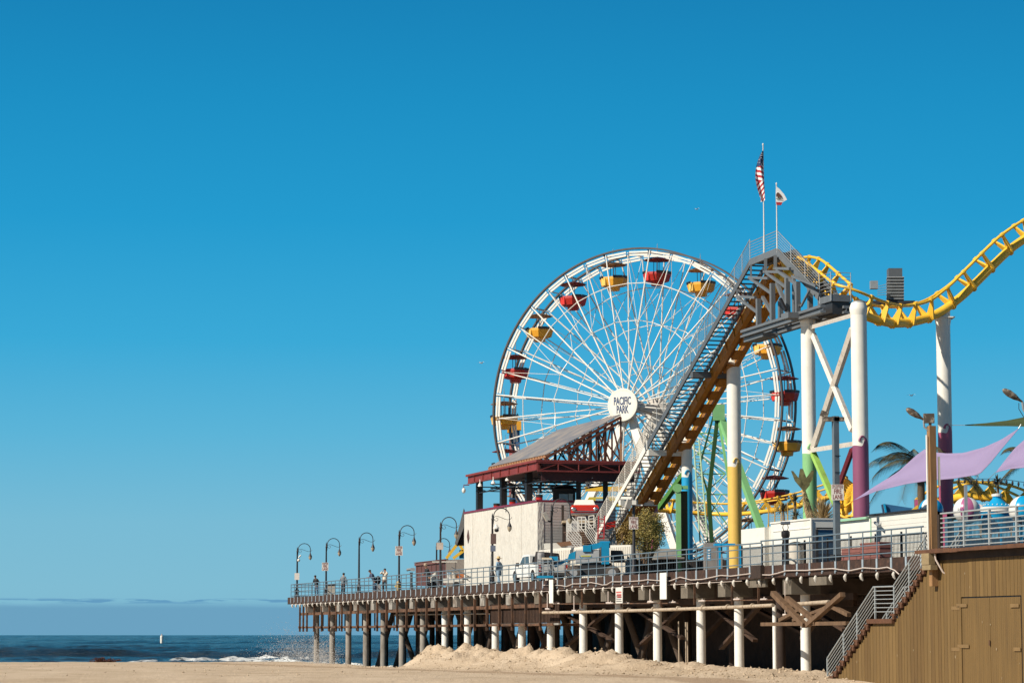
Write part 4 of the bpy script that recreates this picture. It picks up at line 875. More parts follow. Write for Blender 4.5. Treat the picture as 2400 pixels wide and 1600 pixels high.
# blue picket fence behind the platform
bf = thing('blue_picket_fence', 'blue picket fence behind the platform railing in front of the striped balls', 'fence', PT(10, 1.2, DECK))
BF = mat('fence_blue', (.035, .09, .14), .5, var=.1)
s0, s1 = 0, sat(2226, 1.2); mb = MB(); x = s0
while x < s1: mb.pbox(x, x+.025, 1.2, 1.225, DECK, DECK+1.38); x += .115
mb.build('pickets', BF, bf); MB().pbox(s0, s1, 1.18, 1.199, DECK+1.30, DECK+1.40).pbox(s0, s1, 1.18, 1.199, DECK+.1, DECK+.16).build('fence_rail', BF, bf)
MB().pbox(s1-.05, s1+.22, 1.1, 1.3, DECK, DECK+1.6).build('post', BF, bf)
# slim black fence in front of the white containers
kf = thing('black_picket_fence', 'thin black picket fence behind the pier railing in front of the white containers', 'fence', PT(45, 1.8, DECK))
s0, s1 = sat(2180, 1.8), sat(1742, 1.8); mb = MB(); x = s0
while x < s1: mb.pbox(x, x+.022, 1.8, 1.82, DECK, DECK+1.12); x += .135
mb.build('pickets', BLACK, kf); MB().pbox(s0, s1, 1.78, 1.799, DECK+1.04, DECK+1.09).pbox(s0, s1, 1.78, 1.799, DECK+.08, DECK+.13).build('fence_rail', BLACK, kf)
for k in range(9): x = s0+(s1-s0)*k/8; MB().pbox(x, x+.07, 1.72, 1.79, DECK, DECK+1.22).build('post', BLACK, kf)
# containers, siding shed
CW = mat('container_white', (.76, .73, .66), .5, var=.03, scale=.6, dirt=(.5, .42, .32), dirtamt=.3)
ct = thing('white_container', 'white storage container with a blue roller door behind the pier railing', 'container', PT(sat(1904, 4.3), 4.3, DECK))
sc0 = sat(1904, 4.3); sc1 = sat(1808, 4.3)
MB().pbox(sc0, sc1, 4.3, 7.0, DECK, DECK+2.42).build('body', CW, ct)
mb = MB(); mb.pbox(sc0-.03, sc1, 4.25, 7.05, DECK+2.42, DECK+2.5); mb.pbox(sc0-.05, sc0+.1, 4.24, 4.298, DECK, DECK+2.42); mb.pbox(sc0+.25, sc1-.3, 4.27, 4.298, DECK+2.0, DECK+2.04); mb.build('trim', CW, ct)
rd = MB(); 
for k in range(13): rd.pbox(sc0-.05-.02*(k % 2), sc0-.002, 4.62, 6.3, DECK+.15*k, DECK+.15*k+.14)
rd.build('roller_door', mat('shutter_blue', (.035, .12, .22), .5, var=.1), ct)
MB().pbox(sc0-.1, sc0-.051, 4.5, 6.4, DECK+1.96, DECK+2.04).pbox(sc0-.06, sc0-.002, 4.5, 4.61, DECK, DECK+1.95).build('door_frame', DGREY, ct)
o = MB().pbox(sc0+.1, sc0+.2, 4.26, 4.299, DECK+1.5, DECK+1.58).build('red_latch', RED, ct)
ch = thing('white_cabin', 'plain white cabin with a narrow grooved panel beside the yellow column', 'cabin', PT(sat(1766, 5), 5, DECK))
MB().pbox(sat(1793, 4.6), sat(1738, 4.6), 4.6, 7.5, DECK, DECK+2.32).build('body', CW, ch)
mb = MB(); a, c = sc1+.01, sat(1793, 4.6)-.01; mb.pbox(a, c, 4.9, 5.0, DECK, DECK+2.36)
k = a
while k < c: mb.pbox(k, k+.06, 4.86, 4.9, DECK, DECK+2.36); k += .13
mb.build('grooved_panel', CW, ch)
sh = thing('siding_shed', 'long low white building with horizontal siding and a black roof edge', 'building', PT(sat(2070, 4), 4, DECK))
s0, s1 = sat(2188, 3.6), sat(1963, 3.6); s9 = sat(2188, 8); MB().hexa([PT(a, b2, z) for z in (DECK, DECK+2.22) for a, b2 in ((s0, 3.65), (s9, 8), (s1, 8), (s1, 3.65))]).build('wall', CW, sh)
mb = MB(); z = DECK
sm_ = sat(2043, 3.6)
while z < DECK+2.1: mb.pbox(s0, sm_, 3.62, 3.65, z, z+.205); z += .215
mb.build('siding', mat('siding_cream', (.68, .66, .60), .6, var=.04), sh)
MB().hexa([PT(a, b2, z) for z in (DECK+2.23, DECK+2.30) for a, b2 in ((s0, 3.5), (s9, 8.1), (sm_+.3, 8.1), (sm_+.3, 3.5))]).build('roof_edge', BLACK, sh); MB().pbox(sm_+.31, s1, 3.5, 8.1, DECK+2.10, DECK+2.20).pbox(sm_, sm_+.06, 3.58, 3.64, DECK, DECK+2.1).build('green_trim', mat('mint_trim', (.28, .50, .33), .5), sh)
MB().tube(Q(2051, 1224, 3.4), Q(2061, 1232, 3.3), .07, 8).build('camera', GREYL, sh)
# planter boxes, bin, viewer
mb = MB(); s0, s1 = sat(2082, 1.4), sat(1992, 1.4)
pb = thing('planter_box', 'stepped maroon brown planter boxes behind the railing near the stairs', 'planter', PT(s0, 1.4, DECK)); PBM = mat('planter_brown', (.22, .085, .07), .7, var=.12)
for k, (a, c, h) in enumerate(((s0, (s0+s1)/2, .80), ((s0+s1)/2+.02, s1, .62))):
    mb = MB(); mb.pbox(a, c, 1.0, 1.6, DECK, DECK+h); 
    for q in range(4): mb.pbox(a-.02, c+.02, .98, 1.62, DECK+h*(q+1)/4-.05, DECK+h*(q+1)/4-.02)
    mb.build('box', PBM, pb)
c = PT(sat(1867, 1.3), 1.3, DECK); tb = thing('litter_bin', 'round concrete litter bin with a dark rim behind the railing', 'litter bin', c)
MB().lathe(c, [(.33, 0), (.35, .4), (.33, .98)], 20).build('drum', mat('bin_concrete', (.55, .50, .43), .8, var=.1), tb, smooth=True); MB().lathe(c, [(.35, .98), (.35, 1.06), (.28, 1.1), (.1, 1.14)], 20).build('lid', BLACK, tb, smooth=True)
c = PT(sat(1842, .9), .9, DECK); vw = thing('coin_viewer', 'black pedestal viewer topped by a pale oblong head and ring', 'viewer', c)
MB().lathe(c, [(.20, 0), (.16, .1), (.14, .9), (.16, 1.35), (.20, 1.4), (.2, 1.6), (.1, 1.68)], 14).build('pedestal', BLACK, vw, smooth=True)
mb = MB(); mb.path([c+UP*z+Vector((x, 0, 0)) for x, z in ((-.08, 1.66), (-.13, 1.8), (-.1, 1.95), (.1, 1.95), (.13, 1.8), (.08, 1.66))], .02, 6); mb.build('yoke', DGREY, vw); MB().tube(c+Vector((-.22, 0, 2.0)), c+Vector((.22, 0, 2.02)), .075, 12).build('head', CHROME, vw, smooth=True)
# ---------------- restaurant ----------------
BT = 5.0; sb0 = sat(1259, BT, 11); sb1 = sat(1088, BT, 11)
STU = mat('white_stucco', (.60, .565, .505), .85, var=.08, scale=2.5, bump=.10, bscale=5, stretch=(1, 1, .35), dirt=(.5, .42, .33), dirtamt=.25)
rs = thing('restaurant', 'white stucco restaurant building with an open red roofed terrace on top', 'building', PT(sb0, BT, DECK))
zt = 11.45
MB().hexa([PT(a, b2, z) for z, e_ in ((DECK-.3, 0), (zt, 0)) for a, b2 in ((sb0, BT), (sb0, BT+5.5), (sb1, BT+5.5), (sb1, BT))]).build('stucco_wall', STU, rs)
mb = MB()
for px in (1108, 1222): s = sat(px, BT, 8); mb.pbox(s-.03, s+.03, BT-.012, BT-.001, DECK, zt-.02)
mb.build('wall_seam', mat('seam', (.48, .44, .38), .8), rs)
s = sat(1098, BT, 8); c = PT(s, BT, 0); z0 = zat(1098, 1258, yat(1098, BT)); d_ = MB()
d_.prism([PT(s+.30, BT-.02, z0+.05), PT(s-.0, BT-.02, z0+.55), PT(s-.30, BT-.02, z0-.05), PT(s, BT-.02, z0-.45)], -IV*.03); d_.build('diamond_window', mat('brown_frame', (.10, .05, .04), .7), rs)
MB().pbox(sb0-.06, sb1, BT-.05, BT-.002, zt-.1, zt+.04).pbox(sb0-.06, sb0-.002, BT-.05, BT+5.4, zt-.1, zt+.04).build('red_trim', MAROON, rs)
SID = mat('grey_siding', (.50, .46, .43), .7, var=.06); mb = MB(); z = DECK+.1
while z < zt-.15: mb.pbox(sb0-.06, sb0-.003, BT+.45, BT+5.0, z, z+.16); z += .19
mb.build('siding', SID, rs); MB().pbox(sb0-.09, sb0-.003, BT, BT+.42, DECK, zt-.11).build('corner_board', STU, rs)
# black posts and interior under the canopy
zc = 13.75
for px, t in ((1117, BT+.3), (1173, BT+.3), (1232, BT+.3)):
    s = sat(px, t, 12); MB().pbox(s-.22, s+.22, t, t+.42, zt, zc-.05).build('terrace_post', BLACK, rs)
for px in (1356, 1419):
    p = P(px, 1180, 178); MB().box((p.x, p.y, (10.2+zc)/2), (.34, .34, zc-10.2)).build('terrace_post', BLACK, rs)
sA = sat(1091, BT-.5, zc); sB = sat(1255, BT-.5, zc)
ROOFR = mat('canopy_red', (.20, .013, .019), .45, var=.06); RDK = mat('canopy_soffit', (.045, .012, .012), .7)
cn = MB().hexa([PT(a, b2, z) for z in (zc+.17, zc+.32) for a, b2 in ((sB-.2, BT-.5), (sB-.2, BT+6.8), (sA, BT+6.8), (sA, BT-.5))]).build('terrace_roof', ROOFR, rs)
mb = MB(); mb.pbox(sB, sA-.1, BT-.35, BT-.2, zc-.30, zc+.165); mb.pbox(sB, sA-.1, BT-.42, BT-.13, zc-.35, zc-.305)
s = sB
while s < sA-.2: mb.pbox(s, s+.06, BT-.42, BT-.36, zc-.30, zc+.16); s += 2.2
mb.build('edge_girder', ROOFR, rs)
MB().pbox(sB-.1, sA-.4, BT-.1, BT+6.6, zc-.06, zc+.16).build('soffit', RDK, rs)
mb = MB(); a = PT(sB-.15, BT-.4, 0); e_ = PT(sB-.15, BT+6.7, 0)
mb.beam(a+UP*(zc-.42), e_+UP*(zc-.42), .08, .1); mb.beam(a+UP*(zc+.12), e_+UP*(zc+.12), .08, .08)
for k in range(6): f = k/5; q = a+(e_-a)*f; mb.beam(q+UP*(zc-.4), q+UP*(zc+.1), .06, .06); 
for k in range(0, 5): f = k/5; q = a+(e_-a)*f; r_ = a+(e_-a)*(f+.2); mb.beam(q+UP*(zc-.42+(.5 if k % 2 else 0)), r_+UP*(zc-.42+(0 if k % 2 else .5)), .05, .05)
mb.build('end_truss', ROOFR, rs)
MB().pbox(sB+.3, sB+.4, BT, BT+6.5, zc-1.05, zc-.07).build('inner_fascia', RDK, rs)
mb = MB()
for k in range(5):
    s = sB+1+(sA-sB-2)*k/4; mb.beam(PT(s, BT, zc-.9), PT(s, BT+6.4, zc-.9), .07, .07); mb.beam(PT(s, BT, zc-.6), PT(s, BT+6.4, zc-.6), .07, .07)
    for j in range(8): mb.beam(PT(s, BT+.8*j, zc-.9 if j % 2 else zc-.6), PT(s, BT+.8*(j+1), zc-.6 if j % 2 else zc-.9), .04, .04)
for t in (BT+.4, BT+3.2, BT+6): mb.beam(PT(sB, t, zc-1.0), PT(sA-.5, t, zc-1.0), .08, .08)
mb.build('roof_trusses', BLACK, rs)
# slanted corrugated upper roof on brown trusses
TIM = mat('truss_brown', (.14, .045, .022), .6, var=.2); TIML = mat('truss_orange', (.34, .17, .08), .6, var=.12)
ze = 14.45; zr = 17.22; te = 5.3; tr = te+5.2; sD0 = sat(1281, te, ze); sD1 = sat(1146, te, ze)
rm = bpy.data.materials.new('corrugated_roof'); rm.use_nodes = True; t = rm.node_tree; b = t.nodes['Principled BSDF']; b.inputs['Roughness'].default_value = .42; b.inputs['Metallic'].default_value = .35
co = t.nodes.new('ShaderNodeTexCoord'); n1 = nz(t, .8, 6, co.outputs['Object']); r = t.nodes.new('ShaderNodeValToRGB'); t.links.new(n1, r.inputs[0]); r.color_ramp.elements[0].position = .4; r.color_ramp.elements[0].color = (.26, .24, .24, 1); r.color_ramp.elements[1].position = .62; r.color_ramp.elements[1].color = (.41, .34, .28, 1); t.links.new(r.outputs[0], b.inputs['Base Color'])
sr = thing('slanted_roof', 'slanted corrugated metal roof on brown steel trusses above the red canopy', 'roof', PT(sD0, te, zc+.3)); mb = MB(); nn = 88; vs = []
for i in range(nn+1):
    f = i/nn; tt = te+(tr-te)*f; dz = .035 if i % 2 else 0
    for s_ in (sD0, sD1): vs += [PT(s_, tt, ze+(zr-ze)*f+dz), PT(s_, tt, ze+(zr-ze)*f+dz-.06)]
fs = []
for i in range(nn):
    a = i*4; c = a+4; fs += [(a, a+2, c+2, c), (a+1, c+1, c+3, a+3), (a, c, c+1, a+1), (a+2, a+3, c+3, c+2)]
mb.add(vs, fs); mb.build('roof_sheet', rm, sr, recalc=True)
mb = MB(); mb.beam(PT(sD0, te+.02, ze-.2), PT(sD0, tr, zr-.2), .2, .18); mb.beam(PT(sD0, te+1.2, ze+.1), PT(sD0, tr-.1, zr-.55), .16, .16)
mb.beam(PT(sD1-.3, te, ze-.2), PT(sD1-.3, tr, zr-.2), .16, .18)
mb.build('rafter', TIM, sr)
mb = MB(); mb.beam(PT(sD0, te, ze-.14), PT(sD1, te, ze-.14), .12, .16)
s = sD0
while s < sD1: mb.beam(PT(s, te-.12, ze-.1), PT(s, te+.5, ze+.08), .08, .1); s += .62
for k in range(5): s = sD0+(sD1-sD0)*(k+.2)/4.6; mb.beam(PT(s, te+.1, zc+.32), PT(s, te+.1, ze-.2), .25, .25)
mb.build('eaves', TIML, sr)
zb_ = zc+.33; W_ = tr-te
def tq(f, top): return PT(sD0+.02, te+W_*f, (ze-.2+(zr-ze)*f) if top else zb_)
mb = MB()
for f in (.30, .42, .5, .58, .67, .78, .88, 1.0): mb.beam(tq(f, 0), tq(f, 1), .1, .1, DV)
for f0, f1, t0, t1 in ((.2, .42, 1, 0), (.42, .3, 1, 0), (.5, .3, 1, 0), (.5, .67, 1, 0), (.58, .42, 1, 0), (.67, .75, 1, 0), (.67, .85, 1, 0), (.88, .77, 1, 0), (.88, 1.0, 1, 0), (.67, 1.0, 1, 0), (.35, .58, 1, 0), (.25, .5, 1, 0)): mb.beam(tq(f0, t0), tq(f1, t1), .09, .09, DV)
for off in (3.2, 6.4, 9.6):
    for f in (.3, .5, .7, .9, 1.0): mb.beam(tq(f, 0)+DV*off, tq(f, 1)+DV*off, .1, .1, DV)
    for f0, f1 in ((.3, .5), (.7, .5), (.7, .9), (1, .9)): mb.beam(tq(f0, 1)+DV*off, tq(f1, 0)+DV*off, .08, .08, DV)
mb.build('truss_members', TIM, sr)
MB().beam(tq(1, 0), tq(1, 0)+UP*1.2, .16, .16).build('strut_foot', TIML, sr)
# lower front: ramp wall, stairs, ledge
RW = mat('ramp_white', (.66, .62, .55), .7, var=.04)
def wp_(px, py, Y): return P(px, py, Y)
fr2 = thing('entrance_stairs', 'white entrance stairs with slatted railings in front of the restaurant', 'stairs', P(1400, 1330, 166))
def V3(p): return Vector((p.x, p.y, DECK-.1))
def slab(pts, Y, th, m, name, parent, dY=None):
    p = [P(a, c, Y) for a, c in pts]; return MB().prism(p, Vector((0, th, 0))).build(name, m, parent)
rp_ = [Q(px, py, 4.6) for px, py in ((1262, 1289), (1300, 1284), (1345, 1282), (1380, 1278), (1478, 1276))]; MB().prism(rp_+[V3(rp_[-1]), V3(rp_[0])], IV*.2).build('ramp_wall', RW, fr2)
mb = MB()
for k in range(50): p = Q(1264+k*4.3, 1292-k*.25, 4.57); mb.box((p.x, p.y, (p.z+DECK)/2), (.05, .05, p.z-DECK), (DV, IV, UP))
mb.build('ramp_ribs', RW, fr2)
slab([(1275, 1273), (1330, 1270), (1330, 1282), (1275, 1286)], 167, .25, RW, 'ramp_cap', fr2)
slab([(1304, 1271), (1337, 1267), (1341, 1277), (1314, 1280)], 166.8, .12, mat('bark_brown', (.22, .11, .06), .9, var=.4, scale=20), 'planting_bed', fr2)
def slat_rail(a, b2, h, n, Y, m, name='stair_railing', posts=2):
    mb = MB(); A = P(a[0], a[1], Y); B = P(b2[0], b2[1], Y)
    for k in range(n): mb.beam(A+UP*h*k/(n-1), B+UP*h*k/(n-1), .05, .06 if k == n-1 else .045)
    for k in range(posts): q = A+(B-A)*k/(posts-1); mb.beam(q, q+UP*h, .06, .06)
    return mb.build(name, m, fr2)
slat_rail((1329, 1258), (1362, 1295), 1.0, 6, 168.5, WHITES); slat_rail((1341, 1247), (1371, 1284), 1.0, 6, 170.2, WHITES)
slat_rail((1373, 1252), (1398, 1288), 1.0, 6, 168.5, WHITES); slat_rail((1329, 1258), (1338, 1258), 1.1, 9, 170, WHITES); slat_rail((1354, 1240), (1372, 1240), .8, 5, 171.5, WHITES, posts=3); slat_rail((1380, 1238), (1392, 1236), .8, 5, 171.5, WHITES)
slab([(1327, 1220), (1358, 1220), (1358, 1262), (1375, 1290), (1327, 1290)], 172.5, .3, SID, 'side_wall', fr2)
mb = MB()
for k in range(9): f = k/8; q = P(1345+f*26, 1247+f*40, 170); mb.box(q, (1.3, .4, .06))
mb.build('steps', mat('step_brown', (.20, .12, .09), .8), fr2)  # steps in a plain brown
slab([(1318, 1219), (1395, 1219), (1395, 1224), (1318, 1224)], 173, 3, mat('ledge_tan', (.5, .38, .25), .7), 'car_ledge', fr2)
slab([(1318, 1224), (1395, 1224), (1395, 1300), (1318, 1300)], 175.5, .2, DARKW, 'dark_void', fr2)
o = MB().prism([P(1357, 1243, 174.5), P(1376, 1243, 174.5), P(1376, 1290, 174.5), P(1357, 1290, 174.5)], (0, .1, 0)).build('yellow_banner', mat('banner_yellow', (.7, .38, .06), .6, var=.4, scale=2), fr2)
slab([(1316, 1183), (1322, 1183), (1322, 1219), (1316, 1219)], 173.5, .2, DARKW, 'door_jamb', rs)
slab([(1366, 1187), (1418, 1186), (1418, 1240), (1366, 1240)], 178.5, .2, mat('dark_blue_screen', (.035, .04, .06), .6), 'dark_screen', rs)
slab([(1420, 1225), (1443, 1220), (1443, 1235), (1420, 1240)], 171.5, .2, RED, 'red_panel', fr2)
# classic display car
q = P(1370, 1219, 174.2); car = thing('display_car', 'red vintage car with a white roof displayed on the ledge above the entrance stairs', 'car', q)
def cx(x, z, y=0): return q+Vector((x, y, z))
mb = MB(); mb.hexa([cx(x, z, y) for z in (.35, .88) for x, y in ((-.92, -.6), (.92, -.6), (.92, 1.6), (-.92, 1.6))]); mb.hexa([cx(x, z, y) for z, w, y0 in ((.881, .88, -.55), (1.0, .84, -.3)) for x, y in ((-w, y0), (w, y0), (w, 1.55), (-w, 1.55))]); mb.build('body', mat('car_red', (.55, .03, .015), .3), car)
MB().hexa([cx(x, z, y) for z, w, y0 in ((1.02, .72, .15), (1.38, .58, .45)) for x, y in ((-w, y0), (w, y0), (w, 1.4), (-w, 1.4))]).build('roof', WHITE, car)
MB().hexa([cx(x, z, y) for z, w, y0 in ((1.03, .66, .14), (1.24, .58, .34)) for x, y in ((-w, y0-.02), (w, y0-.02), (w, y0), (-w, y0))]).build('windscreen', WHITE, car)
MB().tube(cx(-.9, .38, -.7), cx(.9, .38, -.7), .09, 8).tube(cx(-.7, .58, -.64), cx(.7, .58, -.64), .03, 6).build('bumper', CHROME, car, smooth=True)
for x in (-.72, .72): MB().lathe(cx(x, .7, -.6), [(.13, 0), (.14, .06), (.08, .1)], 12, Vector((0, -1, 0))).build('headlight', CHROME, car, smooth=True)
for x in (-.75, .75): MB().lathe(cx(x-.12, .3, -.1), [(.32, 0), (.32, .22)], 14, Vector((1, 0, 0))).build('wheel', TYRE, car)
# red ladder frame by the stair foot
ld = thing('red_ladder', 'red steel ladder frame beside the foot of the coaster stairs', 'ladder', P(1410, 1262, 168)); mb = MB()
for px in (1402, 1416): mb.beam(P(px-1, 1263, 168), P(px+1, 1208, 168), .09, .09)
for k in range(6): mb.beam(P(1401, 1216+k*9, 168), P(1416, 1216+k*9, 168), .05, .05)
mb.build('frame', mat('ladder_red', (.42, .04, .04), .5), ld)
# terrace clutter: stools with black bird-shaped heaters, kiosk, cow-print star
kk = thing('terrace_kiosk', 'dark grey kiosk with glass panes on the restaurant terrace', 'kiosk', P(1325, 1180, 184))
kc = P(1322, 1172, 184); kz = zt-.4
MB().box((kc.x, kc.y, (kz+zat(1322, 1148, 184))/2), (1.55, 1.6, zat(1322, 1148, 184)-kz)).build('body', DGREY, kk); MB().box((kc.x, kc.y, zat(1322, 1149, 184)), (1.7, 1.75, .18)).lathe((kc.x, kc.y, zat(1322, 1149, 184)+.09), [(1.0, 0), (.5, .2), (.1, .25)], 8).build('roof', DGREY, kk)
MB().box((kc.x-.05, kc.y-.81, zat(1322, 1172, 184)), (.62, .03, .8)).build('pane', mat('pane_sky', (.45, .55, .6), .3), kk); MB().box((kc.x+.45, kc.y-.82, zat(1322, 1172, 184)), (.3, .03, .85)).build('pane', WHITE, kk)
for i, (px, h) in enumerate(((1164, .5), (1201, .62), (1264, .62), (1222.5, .34))):
    p = PT(sat(px, BT+.9, 12), BT+.9, zt); o = thing('terrace_stool', '', 'stool', p, 'red stools at the terrace edge')
    o['label'] = ['small red stool at the left end of the terrace edge', 'red stool with a black bird shape between the two left black posts', 'red stool with a black bird shape right of the third black post', 'small red knob beside the foot of the third black post'][i]
    MB().lathe(p, [(.24, 0), (.22, .1), (.24, h*.5), (.2, h*.55)], 12).build('drum', RED, o, smooth=True); MB().lathe(p, [(.24, h*.56), (.25, h*.8), (.2, h*.85)], 12).build('lid', BLACK, o, smooth=True)
    if h > .6: MB().path([p+Vector(v) for v in ((0, 0, h), (.02, 0, h+.35), (.12, 0, h+.6), (.08, 0, h+.85), (-.1, 0, h+.95), (-.3, 0, h+.9))], 0, 8, rs=[.2, .12, .1, .1, .12, .04]).build('bird_figure', BLACK, o, smooth=True)
c = P(1378, 1128, 176); st = thing('star_ornament', 'white star shaped ornament with black spots hanging under the canopy', 'ornament', c)
def star(c, r, n=5, ph=0): return [c+Vector((math.sin(ph+6.283*k/(2*n))*(r if k % 2 == 0 else r*.5), 0, math.cos(ph+6.283*k/(2*n))*(r if k % 2 == 0 else r*.5))) for k in range(2*n)]
MB().prism(star(c+UP*.15, .36), (0, .1, 0)).prism(star(c-UP*.22, .26, 5, .4), (0, .1, 0)).build('star', mat('star_grey', (.55, .5, .44)), st); MB().lathe(c+Vector((.05, -.01, .15)), [(.1, 0), (.1, .02)], 10, Vector((0, -1, 0))).lathe(c+Vector((.02, -.01, -.22)), [(.07, 0), (.07, .02)], 10, Vector((0, -1, 0))).build('spots', BLACK, st)
for i, (px, py) in enumerate(((1125, 1133), (1156, 1127), (1189, 1120))):
    c = P(px, py, 182); o = thing('canopy_lamp', '%s white bell lamp from the left under the red canopy edge' % ORD[i], 'lamp', c, 'bell lamps under the red canopy')
    MB().lathe(c, [(.16, -.18), (.10, -.02), (.03, .06), (.03, .3)], 10).build('shade', WHITES, o, smooth=True)
o = thing('security_camera', 'white dome security camera hanging off the left end of the red canopy', 'camera', P(1087, 1148, 192)); MB().path([P(1100, 1136, 192), P(1087, 1136, 192), P(1087, 1144, 192)], .04, 6).build('arm', MAROON, o); MB().ball(P(1087, 1149, 192), .14, sc=(1, 1, 1.4)).build('dome', WHITES, o, smooth=True)
# brown shed, fence and grey wing at the seaward side of the restaurant
bsM = mat('shed_maroon', (.115, .045, .038), .7, var=.08)
bs = thing('maroon_shed', 'maroon panelled shed standing on the seaward deck', 'shed', P(1000, 1380, 206))
a = P(974, 1372, 212); c = P(1046, 1372, 199); ah = zat(974, 1319, 212); chh = zat(1046, 1311, 199)
MB().hexa([a, c, c+IV*3, a+IV*3, Vector((a.x, a.y, ah)), Vector((c.x, c.y, chh)), Vector((c.x, c.y, chh))+IV*3, Vector((a.x, a.y, ah))+IV*3]).build('body', bsM, bs)
mb = MB(); dd = (c-a).normalized(); nrm = Vector((-dd.y, dd.x, 0)); nrm = -nrm if nrm.y > 0 else nrm
for f in (.06, .2, .36, .54, .7, .86): q = a+(c-a)*f+nrm*.03; mb.beam(q-UP*.5, Vector((q.x, q.y, ah-.25)), .09, .05, nrm)
mb.beam(Vector((a.x, a.y, ah-.12))+nrm*.05, Vector((c.x, c.y, chh-.12))+nrm*.05, .1, .2); mb.beam(Vector((a.x, a.y, ah+.03)), Vector((c.x, c.y, chh+.03)), .3, .05); mb.build('trim', mat('shed_trim', (.16, .07, .06), .7), bs)
wf = thing('grey_plank_screen', 'weathered grey plank screen between the maroon shed and the white restaurant', 'fence', P(1065, 1372, 197)); mb = MB(); rr = random.Random(3)
for k in range(22): p = P(1046+k*2.0, 1330, 198-k*.15); mb.box((p.x, p.y, (DECK+zat(1060, 1311, 197))/2), (.06, .03, zat(1060, 1311, 197)-DECK+rr.uniform(-.03, .03)))
mb.build('planks', mat('grey_planks', (.33, .28, .24), .8, var=.15, scale=4), wf)
gw = thing('hip_roof_wing', 'grey shingled lean-to roof at the left side of the restaurant', 'roof', P(1082, 1250, 196))
mb = MB(); p = [P(1087, 1190, 195), P(1087, 1236, 195), P(1071, 1276, 195), P(1066, 1272, 195)]; mb.prism(p, (0, 4, 0)); mb.build('roof_slope', mat('shingle_grey', (.16, .16, .16), .8, var=.2, scale=6), gw)
MB().prism([P(1088, 1238, 195.3), P(1088, 1275, 195.3), P(1073, 1274, 195.3)], (0, 3, 0)).build('gable', DARKW, gw)
# ---------------- street lamps ----------------
LPM = mat('lamp_iron', (.045, .042, .045), .5, .3, var=.2)
GLB = mat('lamp_glass', (.42, .34, .24), .35, var=.1)
def street_lamp():
    g = thing('street_lamp', '', 'street lamp', (0, 0, 0), 'iron street lamps along the pier')
    MB().lathe((0, 0, 0), [(.24, 0), (.24, .12), (.16, .25), (.15, .6), (.19, .66), (.11, .8), (.085, 1.0), (.062, 4.2), (.09, 4.25), (.05, 4.35), (.05, 4.5), (.01, 4.66)], 12).build('pole', LPM, g, smooth=True)
    pts = [(.05, 3.95), (.07, 4.2)]+[(.6-.52*math.cos(a), 4.46+.52*math.sin(a)) for a in [math.pi*k/12 for k in range(13)]]+[(1.12, 4.2)]
    MB().path([(x, 0, z) for x, z in pts], .032, 8).build('arch', LPM, g, smooth=True)
    sc = [(.06, 4.35), (.2, 4.45), (.38, 4.45), (.6, 4.37), (.85, 4.27), (1.02, 4.24), (1.2, 4.3), (1.28, 4.42)]
    cu = [(.08, 4.3)]+[(.27+(.16-.012*k)*math.cos(math.pi+.55*k), 4.28+(.16-.012*k)*math.sin(math.pi+.55*k)) for k in range(11)]
    MB().path([(x, 0, z) for x, z in sc], .018, 6).path([(x, 0, z) for x, z in cu], .015, 6).build('scroll', LPM, g)
    MB().lathe((1.12, 0, 0), [(.03, 4.2), (.05, 4.05), (.13, 3.85), (.155, 3.78)], 14).build('hood', LPM, g, smooth=True)
    MB().lathe((1.12, 0, 0), [(.15, 3.78), (.14, 3.65), (.08, 3.52), (.02, 3.46)], 14).build('globe', GLB, g, smooth=True)
    return g
SGN = mat('sign_enamel', (.72, .66, .60), .5, var=.05); SRED = mat('sign_red', (.22, .05, .04), .5)
def fire_sign(parent, c, w=.56, h=.70, txt=True):
    s = MB().box(c, (w, .025, h)).build('sign', SGN, parent)
    if txt:
        y = c.y-.018
        text_mesh('lettering', 'FIRE\nLANE', .30*h/.7, (c.x, y, c.z-h*.13), (1, 0, 0), (0, 0, 1), SRED, s, sx=.62, depth=.003, off=.003, lsp=.8)
        text_mesh('small_lettering', 'NO PARKING\nAT ANY TIME', .105*h/.7, (c.x, y, c.z+h*.36), (1, 0, 0), (0, 0, 1), SRED, s, sx=.75, depth=.003, lsp=.85)
    return s
def lampY(px, py, H=5.0): return (DECK-CAMZ+H)/(TH+math.atan((800-py)/F))
proto = street_lamp(); aI = math.atan2(IV.y, IV.x)
LL = [(696, 1272.4, 'outermost street lamp at the seaward end of the pier, with a white camera'), (764, 1260.3, 'second street lamp from the seaward end, with a FIRE LANE sign low on its pole'), (841, 1247, 'third street lamp from the seaward end, without any sign'),
      (935, 1230, 'fourth street lamp from the seaward end, with a FIRE LANE sign'), (1032, 1210.5, 'fifth street lamp from the seaward end, in front of the maroon shed'), (1154, 1189.5, 'street lamp in front of the white stucco wall with dark signs'), (1293, 1167, 'street lamp in front of the pickup truck bed with a floodlight box')]
lamps = []
for i, (px, py, lab) in enumerate(LL):
    Y = min(lampY(px, py), 228.5); p = P(px, 1390, Y); H = zat(px, py, Y)-DECK
    o = proto if i == 0 else copy_tree(proto); o['label'] = lab
    o.location = (p.x, p.y, DECK); o.rotation_euler = (0, 0, aI*.6+random.uniform(-.1, .1)); o.scale = (1, 1, H/5.0); lamps.append((o, Vector((p.x, p.y, DECK)), Y))
def on_lamp(i, px, py): o, b2, Y = lamps[i]; return P(px, py, Y-.12)
def attach(child, par):
    child.parent = par; child.matrix_parent_inverse = par.matrix_world.inverted()
bpy.context.view_layer.update()
class Holder: pass
def lamp_part(i, build):
    o, b2, Y = lamps[i]; c = build(None); bpy.context.view_layer.update(); c.parent = o; c.matrix_parent_inverse = (Matrix.LocRotScale(o.location, o.rotation_euler, o.scale)).inverted(); return c
